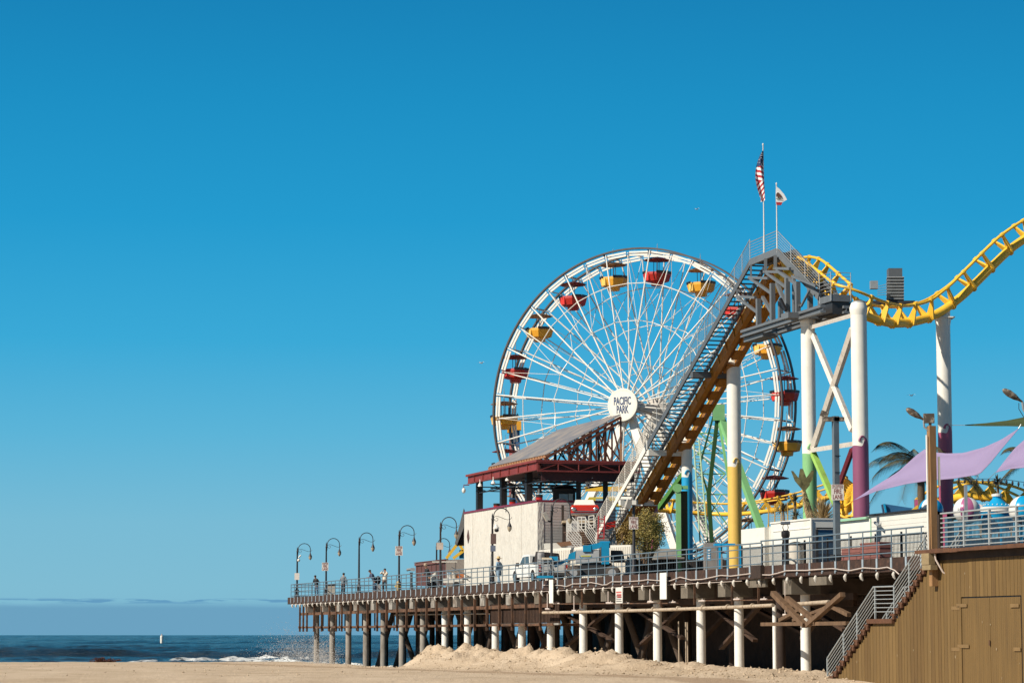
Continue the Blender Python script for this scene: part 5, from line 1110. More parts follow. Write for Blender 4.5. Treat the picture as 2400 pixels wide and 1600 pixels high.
lamp_part(1, lambda q: fire_sign(None, on_lamp(1, 762, 1327))); lamp_part(3, lambda q: fire_sign(None, on_lamp(3, 935, 1290)))
lamp_part(0, lambda q: fire_sign(None, on_lamp(0, 696, 1350), .42, .58, False)); lamp_part(0, lambda q: MB().tube(on_lamp(0, 700, 1306), on_lamp(0, 705, 1300), .06, 8).ball(on_lamp(0, 700, 1312), .13).build('camera', WHITES))
lamp_part(4, lambda q: fire_sign(None, on_lamp(4, 1031, 1279), .46, .5, False)).data.materials[0] = mat('box_beige', (.5, .42, .36), .6)
SD_ = mat('sign_back_brown', (.12, .07, .06), .6)
def dsign(c, w, h, m):
    s = MB().box(c, (w, .025, h)).build('sign', m); return s
lamp_part(5, lambda q: dsign(on_lamp(5, 1156.5, 1262), .36, .66, SD_)); lamp_part(5, lambda q: dsign(on_lamp(5, 1155.5, 1284.5), .34, .38, mat('sign_blue_grey', (.14, .16, .22), .5)))
lamp_part(5, lambda q: MB().ball(on_lamp(5, 1164, 1242), .15, sc=(1, 1, .8)).build('dome_glass', BLACK)); lamp_part(5, lambda q: MB().lathe(on_lamp(5, 1163, 1239), [(.2, 0), (.2, .1), (.1, .2), (.05, .3)], 12).build('dome_camera', WHITES))
ax = (Vector((math.cos(.5), -math.sin(.5), 0)), Vector((math.sin(.5), math.cos(.5), 0)), UP)
def boxr(c, sz, rz, rx, m, nm):
    M = Matrix.Rotation(rz, 3, 'Z') @ Matrix.Rotation(rx, 3, 'Y'); return MB().box(c, sz, (M.col[0], M.col[1], M.col[2])).build(nm, m)
lamp_part(6, lambda q: boxr(on_lamp(6, 1279, 1210), (.22, .3, .52), .2, R(-28), mat('flood_beige', (.42, .38, .33), .5, var=.2, scale=8), 'floodlight'))
lamp_part(6, lambda q: MB().tube(on_lamp(6, 1284, 1220), on_lamp(6, 1293, 1222), .05, 6).build('bracket', BLACK))
# two plain poles with signs
Y8 = 152; b8 = P(1486, 1330, Y8); p8 = thing('sign_pole', 'dark pole with tilted floodlights and a FIRE LANE sign beside the olive tree', 'pole', (b8.x, b8.y, DECK)); z8 = zat(1486, 1168, Y8)
MB().lathe((b8.x, b8.y, 0), [(.2, DECK), (.2, DECK+.5), (.12, DECK+.7), (.085, DECK+2), (.07, z8), (.02, z8+.15)], 12).build('pole', LPM, p8, smooth=True)
fire_sign(p8, P(1485, 1225, Y8-.15), .52, .7); MB().box(P(1486, 1177, Y8-.1), (.24, .2, .26)).build('junction_box', WHITES, p8)
M = Matrix.Rotation(.3, 3, 'Z') @ Matrix.Rotation(R(20), 3, 'Y'); MB().box(P(1473, 1181, Y8-.1), (.32, .3, .52), (M.col[0], M.col[1], M.col[2])).build('floodlight', MATS['flood_beige'], p8)
MB().tube(P(1488, 1183, Y8), P(1506, 1184, Y8), .05, 8).build('side_arm', WHITES, p8)
Y9 = 119; b9 = P(1962, 1300, Y9); p9 = thing('square_lamp_pole', 'square grey pole with floodlights and a large FIRE LANE sign before the plum column', 'lamp pole', (b9.x, b9.y, DECK)); z9 = zat(1958, 975, Y9)
SQ = mat('pole_blue_grey', (.16, .19, .21), .5, .3, var=.15, scale=2)
MB().box((b9.x, b9.y, (DECK+z9)/2), (.25, .25, z9-DECK), (DV, IV, UP)).build('pole', SQ, p9); MB().box((b9.x, b9.y, DECK+.2), (.5, .5, .4), (DV, IV, UP)).build('base', DGREY, p9)
fire_sign(p9, P(1963, 1153, Y9-.2)); MB().box(P(1947, 982, Y9), (.75, .3, .2)).box(P(1965, 982, Y9), (.5, .3, .18)).build('floodlight', HEADM, p9)
M = Matrix.Rotation(R(20), 3, 'Y'); MB().box(P(1932, 970, Y9), (.34, .3, .24), (M.col[0], M.col[1], M.col[2])).build('floodlight', HEADM, p9)
mb = MB()
for py in (1068, 1107): p = P(1961, py, Y9); mb.box(p, (.27, .27, .03), (DV, IV, UP))
mb.build('straps', BLACK, p9)
# ---------------- flags ----------------
def pole_thing(px, ytop, ybot, Y, lab):
    b2 = P(px, ybot, Y); t_ = thing('flagpole', lab, 'flagpole', b2); z1 = zat(px, ytop, Y)
    MB().lathe(b2, [(.034, 0), (.026, z1-b2.z-.05), (.05, z1-b2.z), (.01, z1-b2.z+.08)], 8).build('pole', WHITES, t_, smooth=True); return t_
f1 = pole_thing(1791, 339, 592, 143.4, 'tall thin flagpole flying a limp striped flag at the coaster peak'); f2 = pole_thing(1821.5, 431, 592, 141.6, 'shorter flagpole with a white bear flag at the coaster peak')
def flag_mat(name, fn):
    m = bpy.data.materials.new(name); m.use_nodes = True; return m
NV = mat('flag_navy', (.015, .035, .10), .7); FRD = mat('flag_red', (.42, .02, .03), .7); FW = mat('flag_white', (.75, .74, .72), .7)
mb = MB(); a0 = P(1790, 352, 143.3); zt_, zb_ = a0.z, zat(1790, 470, 143.3); n = 126; rows_ = []
for i in range(n+1):
    f = i/n; w = .08+.40*math.sin(min(1, f*1.15)*math.pi*.86)**.8*(1-.3*(f > .9)); w = max(.06, w); row = []
    for j in range(17):
        g = j/16; row.append(Vector((a0.x-.02-w*g+.05*f, a0.y+.12*math.sin(g*7+f*5)*w*2, zt_+(zb_-zt_)*f-.10*g)))
    rows_.append(row)
vs = [v for r_ in rows_ for v in r_]; o_ = 0
for i in range(n):
    for j in range(16):
        f = i/n; stripe = int((f*1.0+.10*j/16*(1 if f < .6 else -1.2))*21)
        mi = (0 if f < .30 else (1 if stripe % 2 else 2)); 
        pass
        mb.mi.append(mi); mb.f.append((i*17+j, i*17+j+1, (i+1)*17+j+1, (i+1)*17+j))
mb.v = [tuple(v) for v in vs]
fl = mb.build('cloth', [NV, FRD, FW], None, smooth=True, recalc=False); fl.name = 'striped_flag'; tag(fl, 'limp flag with navy star field and red and white stripes', 'flag')
mb = MB(); rr = random.Random(5)
for k in range(16):
    i = rr.randint(5, 36); j = rr.randint(2, 14); c = rows_[i][j]+Vector((0, -.02, 0)); mb.prism([c+Vector((math.sin(q*1.2566)*.022, 0, math.cos(q*1.2566)*.022)) for q in range(5)], (0, .004, 0))
st_ = mb.build('stars', FW); st_.parent = fl
bf_ = [P(x, y, 141.5) for x, y in ((1818.5, 436), (1818, 458), (1818.6, 478), (1820, 481), (1831, 481), (1834, 474), (1844.5, 468), (1838, 456), (1828, 444))]
fl2 = MB().prism(bf_, (0, .015, 0)).build('bear_flag', FW); tag(fl2, 'small white flag with a brown bear and a red bottom stripe', 'flag')
MB().prism([P(x, y, 141.47) for x, y in ((1819, 473.5), (1834, 474.5), (1831, 480.5), (1820, 480.5))], (0, .008, 0)).build('red_stripe', FRD, None).parent = fl2
MB().prism([P(x, y, 141.45) for x, y in ((1818.8, 456), (1822, 451), (1826, 452), (1830, 457), (1833, 464), (1830, 463), (1827, 460), (1826, 464), (1823, 464), (1822, 460), (1820, 463))], (0, .01, 0)).build('bear_emblem', mat('bear_brown', (.10, .04, .025), .8), None).parent = fl2
MB().prism([P(x, y, 141.45) for x, y in ((1819, 464.5), (1833, 466), (1833, 467.4), (1819, 466.2))], (0, .01, 0)).build('grass_strip', GREEND, None).parent = fl2
# ---------------- louvred box behind the coaster ----------------
lb = thing('louvred_box', 'grey louvred box tower standing behind the yellow track dip', 'equipment box', P(2099, 708, 150)); lx = (Vector((1, 0, 0)), Vector((0, 1, 0)), UP)
MB().box(P(2097, 671, 150), (.78, .8, zat(2097, 631, 150)-zat(2097, 712, 150))).build('cabinet', GREY, lb)
mb = MB()
for k in range(8): M = Matrix.Rotation(R(-25), 3, 'X'); mb.box(P(2098, 653+k*7.2, 149.3), (.98, .35, .05), (M.col[0], M.col[1], M.col[2]))
mb.build('louvres', GREYL, lb); MB().box(P(2084, 712, 149.8), (2.7, 1.6, .18)).build('base', DGREY, lb)
mb = MB()
for k in range(5): mb.tube(P(2056, 672+k*5, 149.5), P(2078, 666+k*6, 149.5), .018, 5)
mb.build('walkway_rails', GREYL, lb); MB().box(P(2048, 668, 148.5), (.42, .4, .45)).build('motor_box', GREYL, lb)
# ---------------- background rides ----------------
bt2 = thing('low_coaster_track', 'low yellow coaster track curving through the park behind the ferris wheel legs', 'coaster track', P(1700, 1200, 205))
track(bt2, [P(*c) for c in ((1490, 1172, 203), (1560, 1172, 205), (1640, 1178, 206), (1720, 1180, 204), (1800, 1172, 198), (1880, 1156, 188), (1950, 1135, 180))], gauge=1.1, drop=.8, sr=.16, tie=3, rr_=.06)
for px in (1528, 1719): p = P(px, 1200, 204); MB().tube((p.x, p.y, DECK), p, .25, 10).build('support', YEL, bt2)
bt3 = thing('arched_coaster_track', 'yellow coaster track arching over the striped balls at right', 'coaster track', P(2300, 1160, 150))
track(bt3, [P(*c) for c in ((2170, 1172, 156), (2205, 1147, 154), (2250, 1132, 152), (2300, 1129, 150), (2350, 1138, 148), (2400, 1158, 146), (2450, 1185, 144))], gauge=1.25, drop=.80, sr=.24, tie=1.5)
MB().tube(P(2190, 1195, 155), Vector((P(2190, 1195, 155).x, 155, DECK)), .3, 10).build('support', YEL, bt3)
bt4 = thing('vertical_coaster_track', 'steep end-on loop of yellow track between the square pole and the plum column', 'coaster track', P(1985, 1200, 150))
track(bt4, [P(*c) for c in ((1992, 1330, 150), (1990, 1250, 150), (1982, 1200, 150), (1980, 1160, 151), (1988, 1130, 154), (2002, 1118, 158))], gauge=.9, drop=.6, sr=.25, tie=.9)
# green tower ride
GL = GREEN; gt = thing('green_tower', 'green lattice tower ride with splayed legs in front of the ferris wheel', 'tower', P(1690, 1250, 192))
def gb(a, b2, w, m, nm='leg', Y=192, Y2=None): return MB().beam(P(a[0], a[1], Y), P(b2[0], b2[1], Y2 or Y), w, w*.8).build(nm, m, gt)
MB().box(P(1684, 967, 192), (.85, .8, 1.15)).box(P(1656, 962, 192), (.5, .6, .6)).build('head', GL, gt)
gb((1690, 980), (1784, 1240), .46, GL, Y2=186); gb((1682, 975), (1661, 1160), .36, GREEND); gb((1661, 1160), (1668, 1270), .36, GREEND); gb((1672, 975), (1640, 1090), .16, GREEND); gb((1640, 1090), (1666, 1180), .16, GREEND); gb((1684, 980), (1712, 1150), .16, GL, Y2=189)
gb((1618, 1090), (1546, 1190), .40, mat('mid_green', (.07, .20, .035), .5), Y2=195)
mb = MB()
for a, b2 in (((1640, 1015), (1686, 1015)), ((1634, 1062), (1694, 1062)), ((1640, 1110), (1700, 1110)), ((1650, 1158), (1705, 1158)), ((1640, 1015), (1694, 1062)), ((1634, 1062), (1700, 1110)), ((1690, 1015), (1640, 1062)), ((1650, 1158), (1700, 1110)), ((1668, 1180), (1705, 1230)), ((1690, 1158), (1668, 1200))): mb.tube(P(*a, 192), P(*b2, 192), .05, 6)
mb.build('lattice', GL, gt)
gl2 = thing('green_ladder', 'pale green caged ladder leaning against the green tower', 'ladder', P(1650, 1270, 188)); mb = MB()
for dx in (-9, 9): mb.tube(P(1637+dx*.7-5, 1030, 190), P(1650+dx, 1270, 188), .06, 6)
for k in range(30): f = k/29; mb.tube(P(1626+24*f-2*f, 1035+230*f, 190-2*f), P(1640+20*f, 1035+230*f, 190-2*f), .035, 5)
mb.build('frame', mat('pale_green', (.42, .55, .36), .5), gl2)
gh = thing('green_channel_post', 'green steel channel post with curled top in front of the blue column', 'post', P(1596, 1285, 158))
pc_ = P(1590, 1212, 158); z1_ = zat(1590, 1140, 158); MB().box((pc_.x, pc_.y, (z1_+DECK)/2), (.28, .5, z1_-DECK)).build('channel', GL, gh); pc_ = P(1604, 1218, 158.3); z1_ = zat(1604, 1150, 158); MB().box((pc_.x, pc_.y, (z1_+DECK)/2), (.38, .3, z1_-DECK)).build('web', mat('green_shade_side', (.06, .05, .012), .6), gh)  # the web's dark olive paints in the post's shaded side
MB().lathe(P(1588, 1143, 157.7), [(.26, 0), (.26, .5)], 16, Vector((0, 1, 0))).box(P(1600, 1142, 158), (.6, .5, .2)).build('curl', GL, gh)
# blue tower at the far left of the wheel
tw = thing('blue_drop_tower', 'blue drop tower with a yellow box head behind the left rim of the wheel', 'tower', P(1206, 1250, 245)); p = P(1206, 1006, 245)
MB().box((p.x, p.y, (p.z+DECK)/2), (.95, .9, p.z-DECK)).build('mast', mat('tower_blue', (.02, .12, .30), .5, var=.2), tw); MB().box(P(1211, 996, 244.4), (.85, .8, .95)).box(P(1195, 1004, 244.4), (.5, .8, .8)).build('head', GOND_Y, tw)
MB().tube(P(1218, 980, 244.5), P(1212, 968, 244.5), .04, 5).build('antenna', BLACK, tw); MB().box(P(1197, 1090, 244.4), (.3, .1, 5.5)).build('pink_panel', mat('tower_pink', (.6, .2, .2), .5), tw)
ya = thing('angular_ride', 'yellow angular ride arm showing left of the white restaurant', 'ride', P(1068, 1290, 225)); YB = YEL
for a, b2 in (((1046, 1308), (1072, 1274)), ((1070, 1274), (1090, 1276)), ((1062, 1308), (1086, 1290)), ((1086, 1290), (1076, 1274))): MB().beam(P(*a, 225), P(*b2, 225), .22, .24).build('arm', YB, ya)
MB().box(P(1082, 1298, 225.5), (.4, .3, .7)).build('blue_panel', BLUE, ya)
mb = MB(); c = P(1420, 1168, 205); yr = thing('yellow_ride_car', 'yellow ride car seen under the red canopy beside the wheel legs', 'ride', c)
MB().hexa([c+Vector(v) for v in ((-1.8, -.5, -.6), (1.2, -.5, -.6), (1.2, .5, -.6), (-1.8, .5, -.6), (-1.3, -.5, .1), (.6, -.5, .1), (.6, .5, .1), (-1.3, .5, .1))]).build('body', mat('lemon_paint', (.65, .50, .06), .4), yr); MB().box(c+Vector((-.3, -.52, -.2)), (1, .03, .35)).build('window', mat('pane_sky2', (.3, .45, .5), .3), yr); MB().box(c+Vector((0, 0, .75)), (3.2, .6, .35)).build('beam', YEL, yr)
# seven-piece pool: striped balls
def stripes_ball(px, py, rpx, Y, cols, lab, ph=0):
    c = P(px, py, Y); r = rpx*Y/6240; t_ = thing('striped_ball', lab, 'ball', c, 'striped balls of the balloon ride'); n = 36; m = 18; mb = MB(); vs = []
    for i in range(m+1):
        a = math.pi*i/m
        for k in range(n): b_ = 6.28318*k/n+ph; q = max(math.sin(a), .002); vs.append(c+Vector((q*math.cos(b_), q*math.sin(b_), math.cos(a)))*r)
    mb.v = [tuple(v) for v in vs]
    for i in range(m):
        for k in range(n): mb.f.append((i*n+k, (i+1)*n+k, (i+1)*n+(k+1) % n, i*n+(k+1) % n)); mb.mi.append((k//6) % len(cols))
    mb.build('shell', cols, t_, smooth=True); return t_, c, r
BW = mat('ball_white', (.78, .74, .68), .25, var=.02); BB = mat('ball_blue', (.01, .32, .60), .25, var=.02); BP = mat('ball_pink', (.42, .12, .25), .25, var=.02)
stripes_ball(2182, 1195, 29, 122, [BW, BB], 'white and blue striped ball behind the wooden lamp pole', -.52)
dk = thing('dark_panel', 'dark panel behind the blue picket fence', 'platform', P(2300, 1260, 114)); MB().box((P(2320, 1260, 114).x, 114.3, DECK+.5), (5.2, .2, 1.0)).build('panel_sheet', mat('panel_dark', (.03, .035, .05), .7, var=.5, scale=5), dk)  # one dark panel that fills the gaps between the pickets
t_, c, r = stripes_ball(2266, 1196, 32, 119, [BW, BP, BW, mat('ball_cream', (.75, .70, .62), .3)], 'white and plum striped ball lettered PACIFIC behind the platform railing', 3.0)
text_mesh('lettering', 'PACIFIC', .26, c+Vector((-.26, -r*.97, -.02)), (1, 0, 0), (0, 0, 1), NAVY, t_, sx=.55, depth=.004)
stripes_ball(2293, 1200, 20, 124, [BW, BP], 'smaller pale ball half hidden behind the plum striped ball', .7)
stripes_ball(2398, 1195, 34, 116, [BW, BB], 'white and blue striped ball at the right edge', -1.31)
c = P(2337, 1200, 120); dm = thing('blue_dome_top', 'blue domed ride top with a white studded band between two striped balls', 'ride top', c)
MB().lathe(c, [(.72, -.9), (.72, -.1), (.78, .02)], 24).build('drum', BB, dm, smooth=True); MB().lathe(c, [(.80, .02), (.80, .22), (.70, .24)], 24).build('band', BW, dm, smooth=True); MB().lathe(c, [(.70, .24), (.40, .42), (.2, .62), (.2, .72)], 24).build('roof', BB, dm, smooth=True); MB().lathe(c, [(.24, .72), (.24, .82), (.05, .86)], 16).build('cap', BW, dm)
[MB().ball(c+Vector((math.cos(k*.35)*.6, math.sin(k*.35)*.6, .34)), .03, 6, 4).build('stud', BW, dm) for k in range(18)]
for k in range(7):
    p = P(2250+k*24, 1240, 112+k % 2*3); o = MB().box((p.x, p.y, DECK+.7), (.08, .08, 1.4)).box((p.x, p.y, DECK+1.42), (.13, .13, .05)).build('ride_post', [BLUE, BB, mat('post_cream', (.6, .45, .25))][k % 3]); tag(o, '%s coloured ride post from the left behind the blue picket fence' % ORD[k], 'post', 'posts behind the blue fence')
o = MB().box(P(2214, 1250, 108), (.16, .3, 1.6)).build('pink_post', CK); tag(o, 'bright pink post just behind the left end of the platform railing', 'post')
o = MB().box(P(2264, 1180, 117.2), (.13, .13, 1.7)).build('grey_post', GREYL); tag(o, 'light grey square post in front of the plum striped ball', 'post')
bo = thing('blue_ride_hull', 'blue boat shaped ride hull above the black roof edge of the low building', 'ride', P(2110, 1210, 140)); MB().prism([P(x, y, 140) for x, y in ((2072, 1180), (2138, 1190), (2152, 1200), (2140, 1222), (2080, 1222))], (0, 1.2, 0)).build('hull', mat('hull_blue', (.03, .12, .26), .5, var=.1), bo)
MB().beam(P(2072, 1180, 139.9), P(2080, 1222, 139.9), .12, .1).build('edge_trim', BB, bo); MB().prism([P(x, y, 139.6) for x, y in ((2150, 1186), (2146, 1215), (2095, 1215))], (0, .3, 0)).build('teal_wing', mat('wing_teal', (.03, .30, .36), .5), bo); MB().beam(P(2115, 1215, 139.3), P(2152, 1186, 139.3), .14, .14).build('yellow_strut', YEL, bo)
o = MB().box(P(2150, 1190, 141), (.28, .3, .9)).build('pink_block', CK); tag(o, 'pink block sticking up left of the blue striped ball', 'post')
yg = thing('yellow_cage', 'yellow mesh cage on the roof behind the white container', 'cage', P(1830, 1215, 150)); mb = MB()
for k in range(5): px = 1801+k*15; mb.beam(P(px, 1182-k*2, 150), P(px, 1230, 150), .05, .05)
for k in range(9): mb.beam(P(1801, 1184+k*5.2, 150), P(1862, 1176+k*6, 150), .02, .02)
for k in range(16): px = 1803+k*3.8; mb.beam(P(px, 1182, 150.02), P(px, 1228, 150.02), .012, .012)
for px in (1801, 1862):
    q_ = P(px, 1228, 150.1); mb.tube((q_.x, q_.y, DECK), q_, .06, 6)
mb.build('mesh', mat('cage_yellow', (.65, .38, .08), .5), yg)
# ---------------- sails ----------------
fm_ = bpy.data.materials.new('sail_lavender'); fm_.use_nodes = True; t = fm_.node_tree; b = t.nodes['Principled BSDF']; b.inputs['Base Color'].default_value = (.44, .35, .56, 1); b.inputs['Roughness'].default_value = .8
tr_ = t.nodes.new('ShaderNodeBsdfTranslucent'); tr_.inputs[0].default_value = (.38, .30, .52, 1); ms = t.nodes.new('ShaderNodeMixShader'); ms.inputs[0].default_value = .4; t.links.new(b.outputs[0], ms.inputs[1]); t.links.new(tr_.outputs[0], ms.inputs[2]); t.links.new(ms.outputs[0], t.nodes['Material Output'].inputs[0])
co = t.nodes.new('ShaderNodeTexCoord'); n1 = nz(t, 1.2, 4, co.outputs['Object'], (1, 1, .3)); bp = t.nodes.new('ShaderNodeBump'); bp.inputs['Distance'].default_value = .12; t.links.new(n1, bp.inputs['Height']); t.links.new(bp.outputs[0], b.inputs['Normal'])
def curve_s(pts, n): 
    d = [0]; [d.append(d[-1]+math.dist(pts[i], pts[i-1])) for i in range(1, len(pts))]
    q = np.linspace(0, d[-1], n); return list(zip(np.interp(q, d, [p[0] for p in pts]), np.interp(q, d, [p[1] for p in pts])))
def sail(name, top, bot, y0, y1, m, lab, px0, px1):
    A = curve_s(top, 40); B = curve_s(bot, 40); mb = MB(); vs = []; k = 8
    for (ax_, ay), (bx, by) in zip(A, B):
        for j in range(k+1):
            f = j/k; px = ax_+(bx-ax_)*f; py = ay+(by-ay)*f; vs.append(P(px, py, y0+(y1-y0)*(px-px0)/(px1-px0)-1.5*f+.5*math.sin(f*3.14)))
    mb.add(vs, [(i*(k+1)+j, i*(k+1)+j+1, (i+1)*(k+1)+j+1, (i+1)*(k+1)+j) for i in range(39) for j in range(k)])
    o = mb.build(name, m, smooth=True, recalc=False); tag(o, lab, 'shade sail'); sm_ = o.modifiers.new('thick', 'SOLIDIFY'); sm_.thickness = .015; return o
sail('shade_sail', [(2002, 1171), (2050, 1139), (2104, 1106), (2150, 1064), (2170, 1050), (2184, 1059), (2220, 1062), (2257, 1061), (2308, 1047), (2346, 1030), (2387, 1004)], [(2002, 1171), (2053, 1150), (2124, 1133), (2180, 1125), (2232, 1121), (2295, 1111), (2321, 1084), (2350, 1048), (2387, 1004)], 113, 104, fm_, 'large lavender shade sail stretched behind the wooden lamp pole', 2002, 2387)
sail('shade_sail', [(2334, 1106), (2354, 1080), (2378, 1050), (2410, 1022), (2470, 960)], [(2334, 1106), (2366, 1098), (2400, 1095), (2450, 1090), (2480, 1040)], 102, 99, fm_, 'smaller lavender shade sail cut by the right edge of the photo', 2334, 2480)
sail('shade_sail', [(2262, 995), (2310, 991), (2360, 985), (2420, 973)], [(2262, 996.5), (2310, 997.5), (2360, 997.5), (2420, 999)], 130, 122, mat('sail_green', (.035, .05, .012), .8), 'dark green shade sail high at the right edge', 2262, 2420)
mb = MB(); mb.tube(P(2222, 996, 142), P(2262, 996, 130), .015, 5); tag(mb.build('sail_cable', GREYL), 'thin cable from the magenta column to the green sail', 'cable')
tag(MB().tube(P(2295, 1111, 109), P(2288, 1122, 109), .012, 5).tube(P(2334, 1106, 112), P(2310, 1128, 112), .012, 5).tube(P(2387, 1004, 108), P(2393, 994, 108), .02, 5).build('sail_cable', GREYL), 'short rigging cables at the corners of the lavender sails', 'cable')
mb = MB(); pts = [P(2233+k*14, 1117+2.2*math.sin(k*.6)+k*.9, 112) for k in range(14)]; mb.path(pts, .012, 5); sl_ = thing('string_lights', 'string of small dark bulbs hanging above the arched yellow track', 'string lights', pts[0]); mb.build('wire', BLACK, sl_)
for p in pts[::1]: MB().lathe(p, [(.03, -.02), (.05, -.12), (.02, -.22)], 6).build('bulb', BLACK, sl_)
# ---------------- plants ----------------
def leafmat(name, c1, c2): 
    m = mat(name, tuple((a+b_)/2 for a, b_ in zip(c1, c2)), .6, var=.5, scale=5, spec=.3); return m
def bush(name, lab, cat, base, blobs, nleaf, lm, ls=.05, trunk=None, seed=1, group=None, dens=None):
    g = thing(name, lab, cat, base); rr = random.Random(seed); mb = MB(); tips = []
    for (cx_, cy_, cz_, rx, ry, rz, wgt) in blobs:
        for _ in range(int(nleaf*wgt/26)):
            th = rr.uniform(0, 6.283); u = rr.uniform(-1, 1); q = (rr.random()**.45); s_ = math.sqrt(1-u*u)
            tips.append(Vector((cx_+rx*q*s_*math.cos(th), cy_+ry*q*s_*math.sin(th), cz_+rz*q*u)))
    for c in tips:
        spread = rr.uniform(.09, .2)
        for _ in range(26):
            p = c+Vector((rr.gauss(0, spread), rr.gauss(0, spread), rr.gauss(0, spread*.8))); a = Vector((rr.gauss(0, 1), rr.gauss(0, 1), rr.gauss(0, 1))).normalized()*ls*rr.uniform(.7, 1.5); b_ = a.orthogonal().normalized()*ls*.5
            mb.add([p-a, p+b_, p+a, p-b_], [(0, 1, 2, 3)]); 
    mb.build('crown', lm, g, recalc=False)
    tb_ = MB(); base = Vector(base); trunk = trunk or []
    for c in tips[::max(1, len(tips)//26)]:
        m1 = base+(c-base)*.45+Vector((rr.gauss(0, .12), rr.gauss(0, .12), .15)); tb_.path([base, m1, c], 0, 6, rs=[.07, .04, .012])
    for a, b_, r_ in trunk: tb_.path([a, (Vector(a)+Vector(b_))/2+Vector((.05, 0, 0)), b_], 0, 7, rs=[r_, r_*.8, r_*.6])
    tb_.build('trunk', mat('bark', (.16, .10, .06), .9, var=.3), g); return g
def B_(px, py, Y, rx, rz, w): p = P(px, py, Y); m_ = Y/6240; return (p.x, p.y, p.z, rx*m_, rx*m_*.9, rz*m_, w)
bs_ = P(1508, 1325, 159); bs_.z = DECK
LF = leafmat('olive_leaves', (.16, .16, .045), (.36, .25, .08))
bush('olive_tree', 'small bushy olive green tree right of the FIRE LANE pole', 'tree', bs_, [B_(1519, 1228, 159, 38, 36, .42), B_(1512, 1265, 158.6, 42, 28, .34), B_(1535, 1250, 159.5, 28, 36, .24)], 9500, LF, .05, seed=2)
bs2 = P(1475, 1330, 160); bs2.z = DECK
bush('olive_tree', 'thinner half bare shrub left of the FIRE LANE pole', 'tree', bs2, [B_(1468, 1252, 160, 22, 26, .7), B_(1480, 1236, 160, 16, 26, .3)], 2600, leafmat('dry_leaves', (.20, .16, .04), (.34, .20, .07)), .045, seed=5)
def spiky(px, py, Y, r_, n, m, name, lab, droop=.3, up=0.2, seed=1, wid=.035, stem=True, zb=None):
    c = P(px, py, Y); b_ = Vector((c.x, c.y, DECK if zb is None else zb)); g = thing(name, lab, 'plant', b_); rr = random.Random(seed); mb = MB()
    for k in range(n):
        th = rr.uniform(0, 6.283); el = rr.uniform(-.5+up, 1.5); L_ = r_*rr.uniform(.8, 1.15); d = Vector((math.cos(th)*math.cos(el), math.sin(th)*math.cos(el), math.sin(el))); sd = d.cross(UP); sd = (sd if sd.length > .05 else Vector((1, 0, 0))).normalized()*wid
        m1 = c+d*L_*.55; t2 = c+d*L_-UP*droop*L_*abs(math.cos(el)); mb.add([c-sd*.6, c+sd*.6, m1+sd, m1-sd, t2], [(0, 1, 2, 3), (3, 2, 4)])
    mb.build('leaves', m, g, recalc=False)
    if stem: MB().path([b_, b_+(c-b_)*.5+Vector((.06, 0, 0)), c], 0, 7, rs=[.09, .07, .06]).build('stem', MATS['bark'], g)
    return g
SPK = leafmat('spike_leaves', (.03, .04, .02), (.10, .08, .05))
spiky(1863, 1176, 139, .55, 60, SPK, 'spiky_plant', 'spiky dark plant head highest of the three above the white container', seed=1); spiky(1836, 1196, 139.5, .5, 50, SPK, 'spiky_plant', 'spiky dark plant head leftmost of the three above the white container', seed=2); spiky(1866, 1210, 138.5, .52, 55, SPK, 'spiky_plant', 'spiky dark plant head lowest of the three above the white container', seed=3)
STR = leafmat('straw_leaves', (.22, .17, .06), (.40, .26, .14)); spiky(1928, 1222, 134, 1.3, 160, STR, 'dry_grass_clump', 'dry straw coloured clump between the green column and the square pole', up=.75, droop=.1, seed=4, wid=.03, stem=False)
c = P(1893, 1225, 136.5); st2 = thing('leafy_stalk', 'tall ragged stalk plant with upright broad leaves in front of the green column', 'plant', Vector((c.x, c.y, DECK)))
MB().path([P(1904, 1228, 136.5), P(1893, 1190, 136.5), P(1884, 1150, 136.5)], 0, 9, rs=[.22, .20, .1]).build('stalk', leafmat('stalk_fibre', (.32, .2, .1), (.4, .28, .16)), st2)
mb = MB()
for a, b_, w in (((1884, 1150), (1856, 1103), .16), ((1884, 1145), (1878, 1098), .22), ((1886, 1145), (1905, 1102), .2), ((1884, 1152), (1894, 1120), .2)): A = P(*a, 136.4); Bv = P(*b_, 136.2); m1 = (A+Bv)/2; sd = Vector((w, 0, 0)); mb.add([A-sd*.2, A+sd*.2, m1+sd, m1-sd, Bv-sd*.3, Bv+sd*.4], [(0, 1, 2, 3), (3, 2, 5, 4)])
rr = random.Random(7)
for k in range(60): f = rr.random(); A = P(1884+f*16, 1152+f*66, 136.3); d = Vector((rr.gauss(0, .28), rr.gauss(0, .1), -rr.uniform(.1, .5))); mb.add([A, A+Vector((.05, 0, 0)), A+d], [(0, 1, 2)])
mb.build('leaves', leafmat('stalk_leaf', (.12, .12, .05), (.22, .18, .09)), st2, recalc=False)
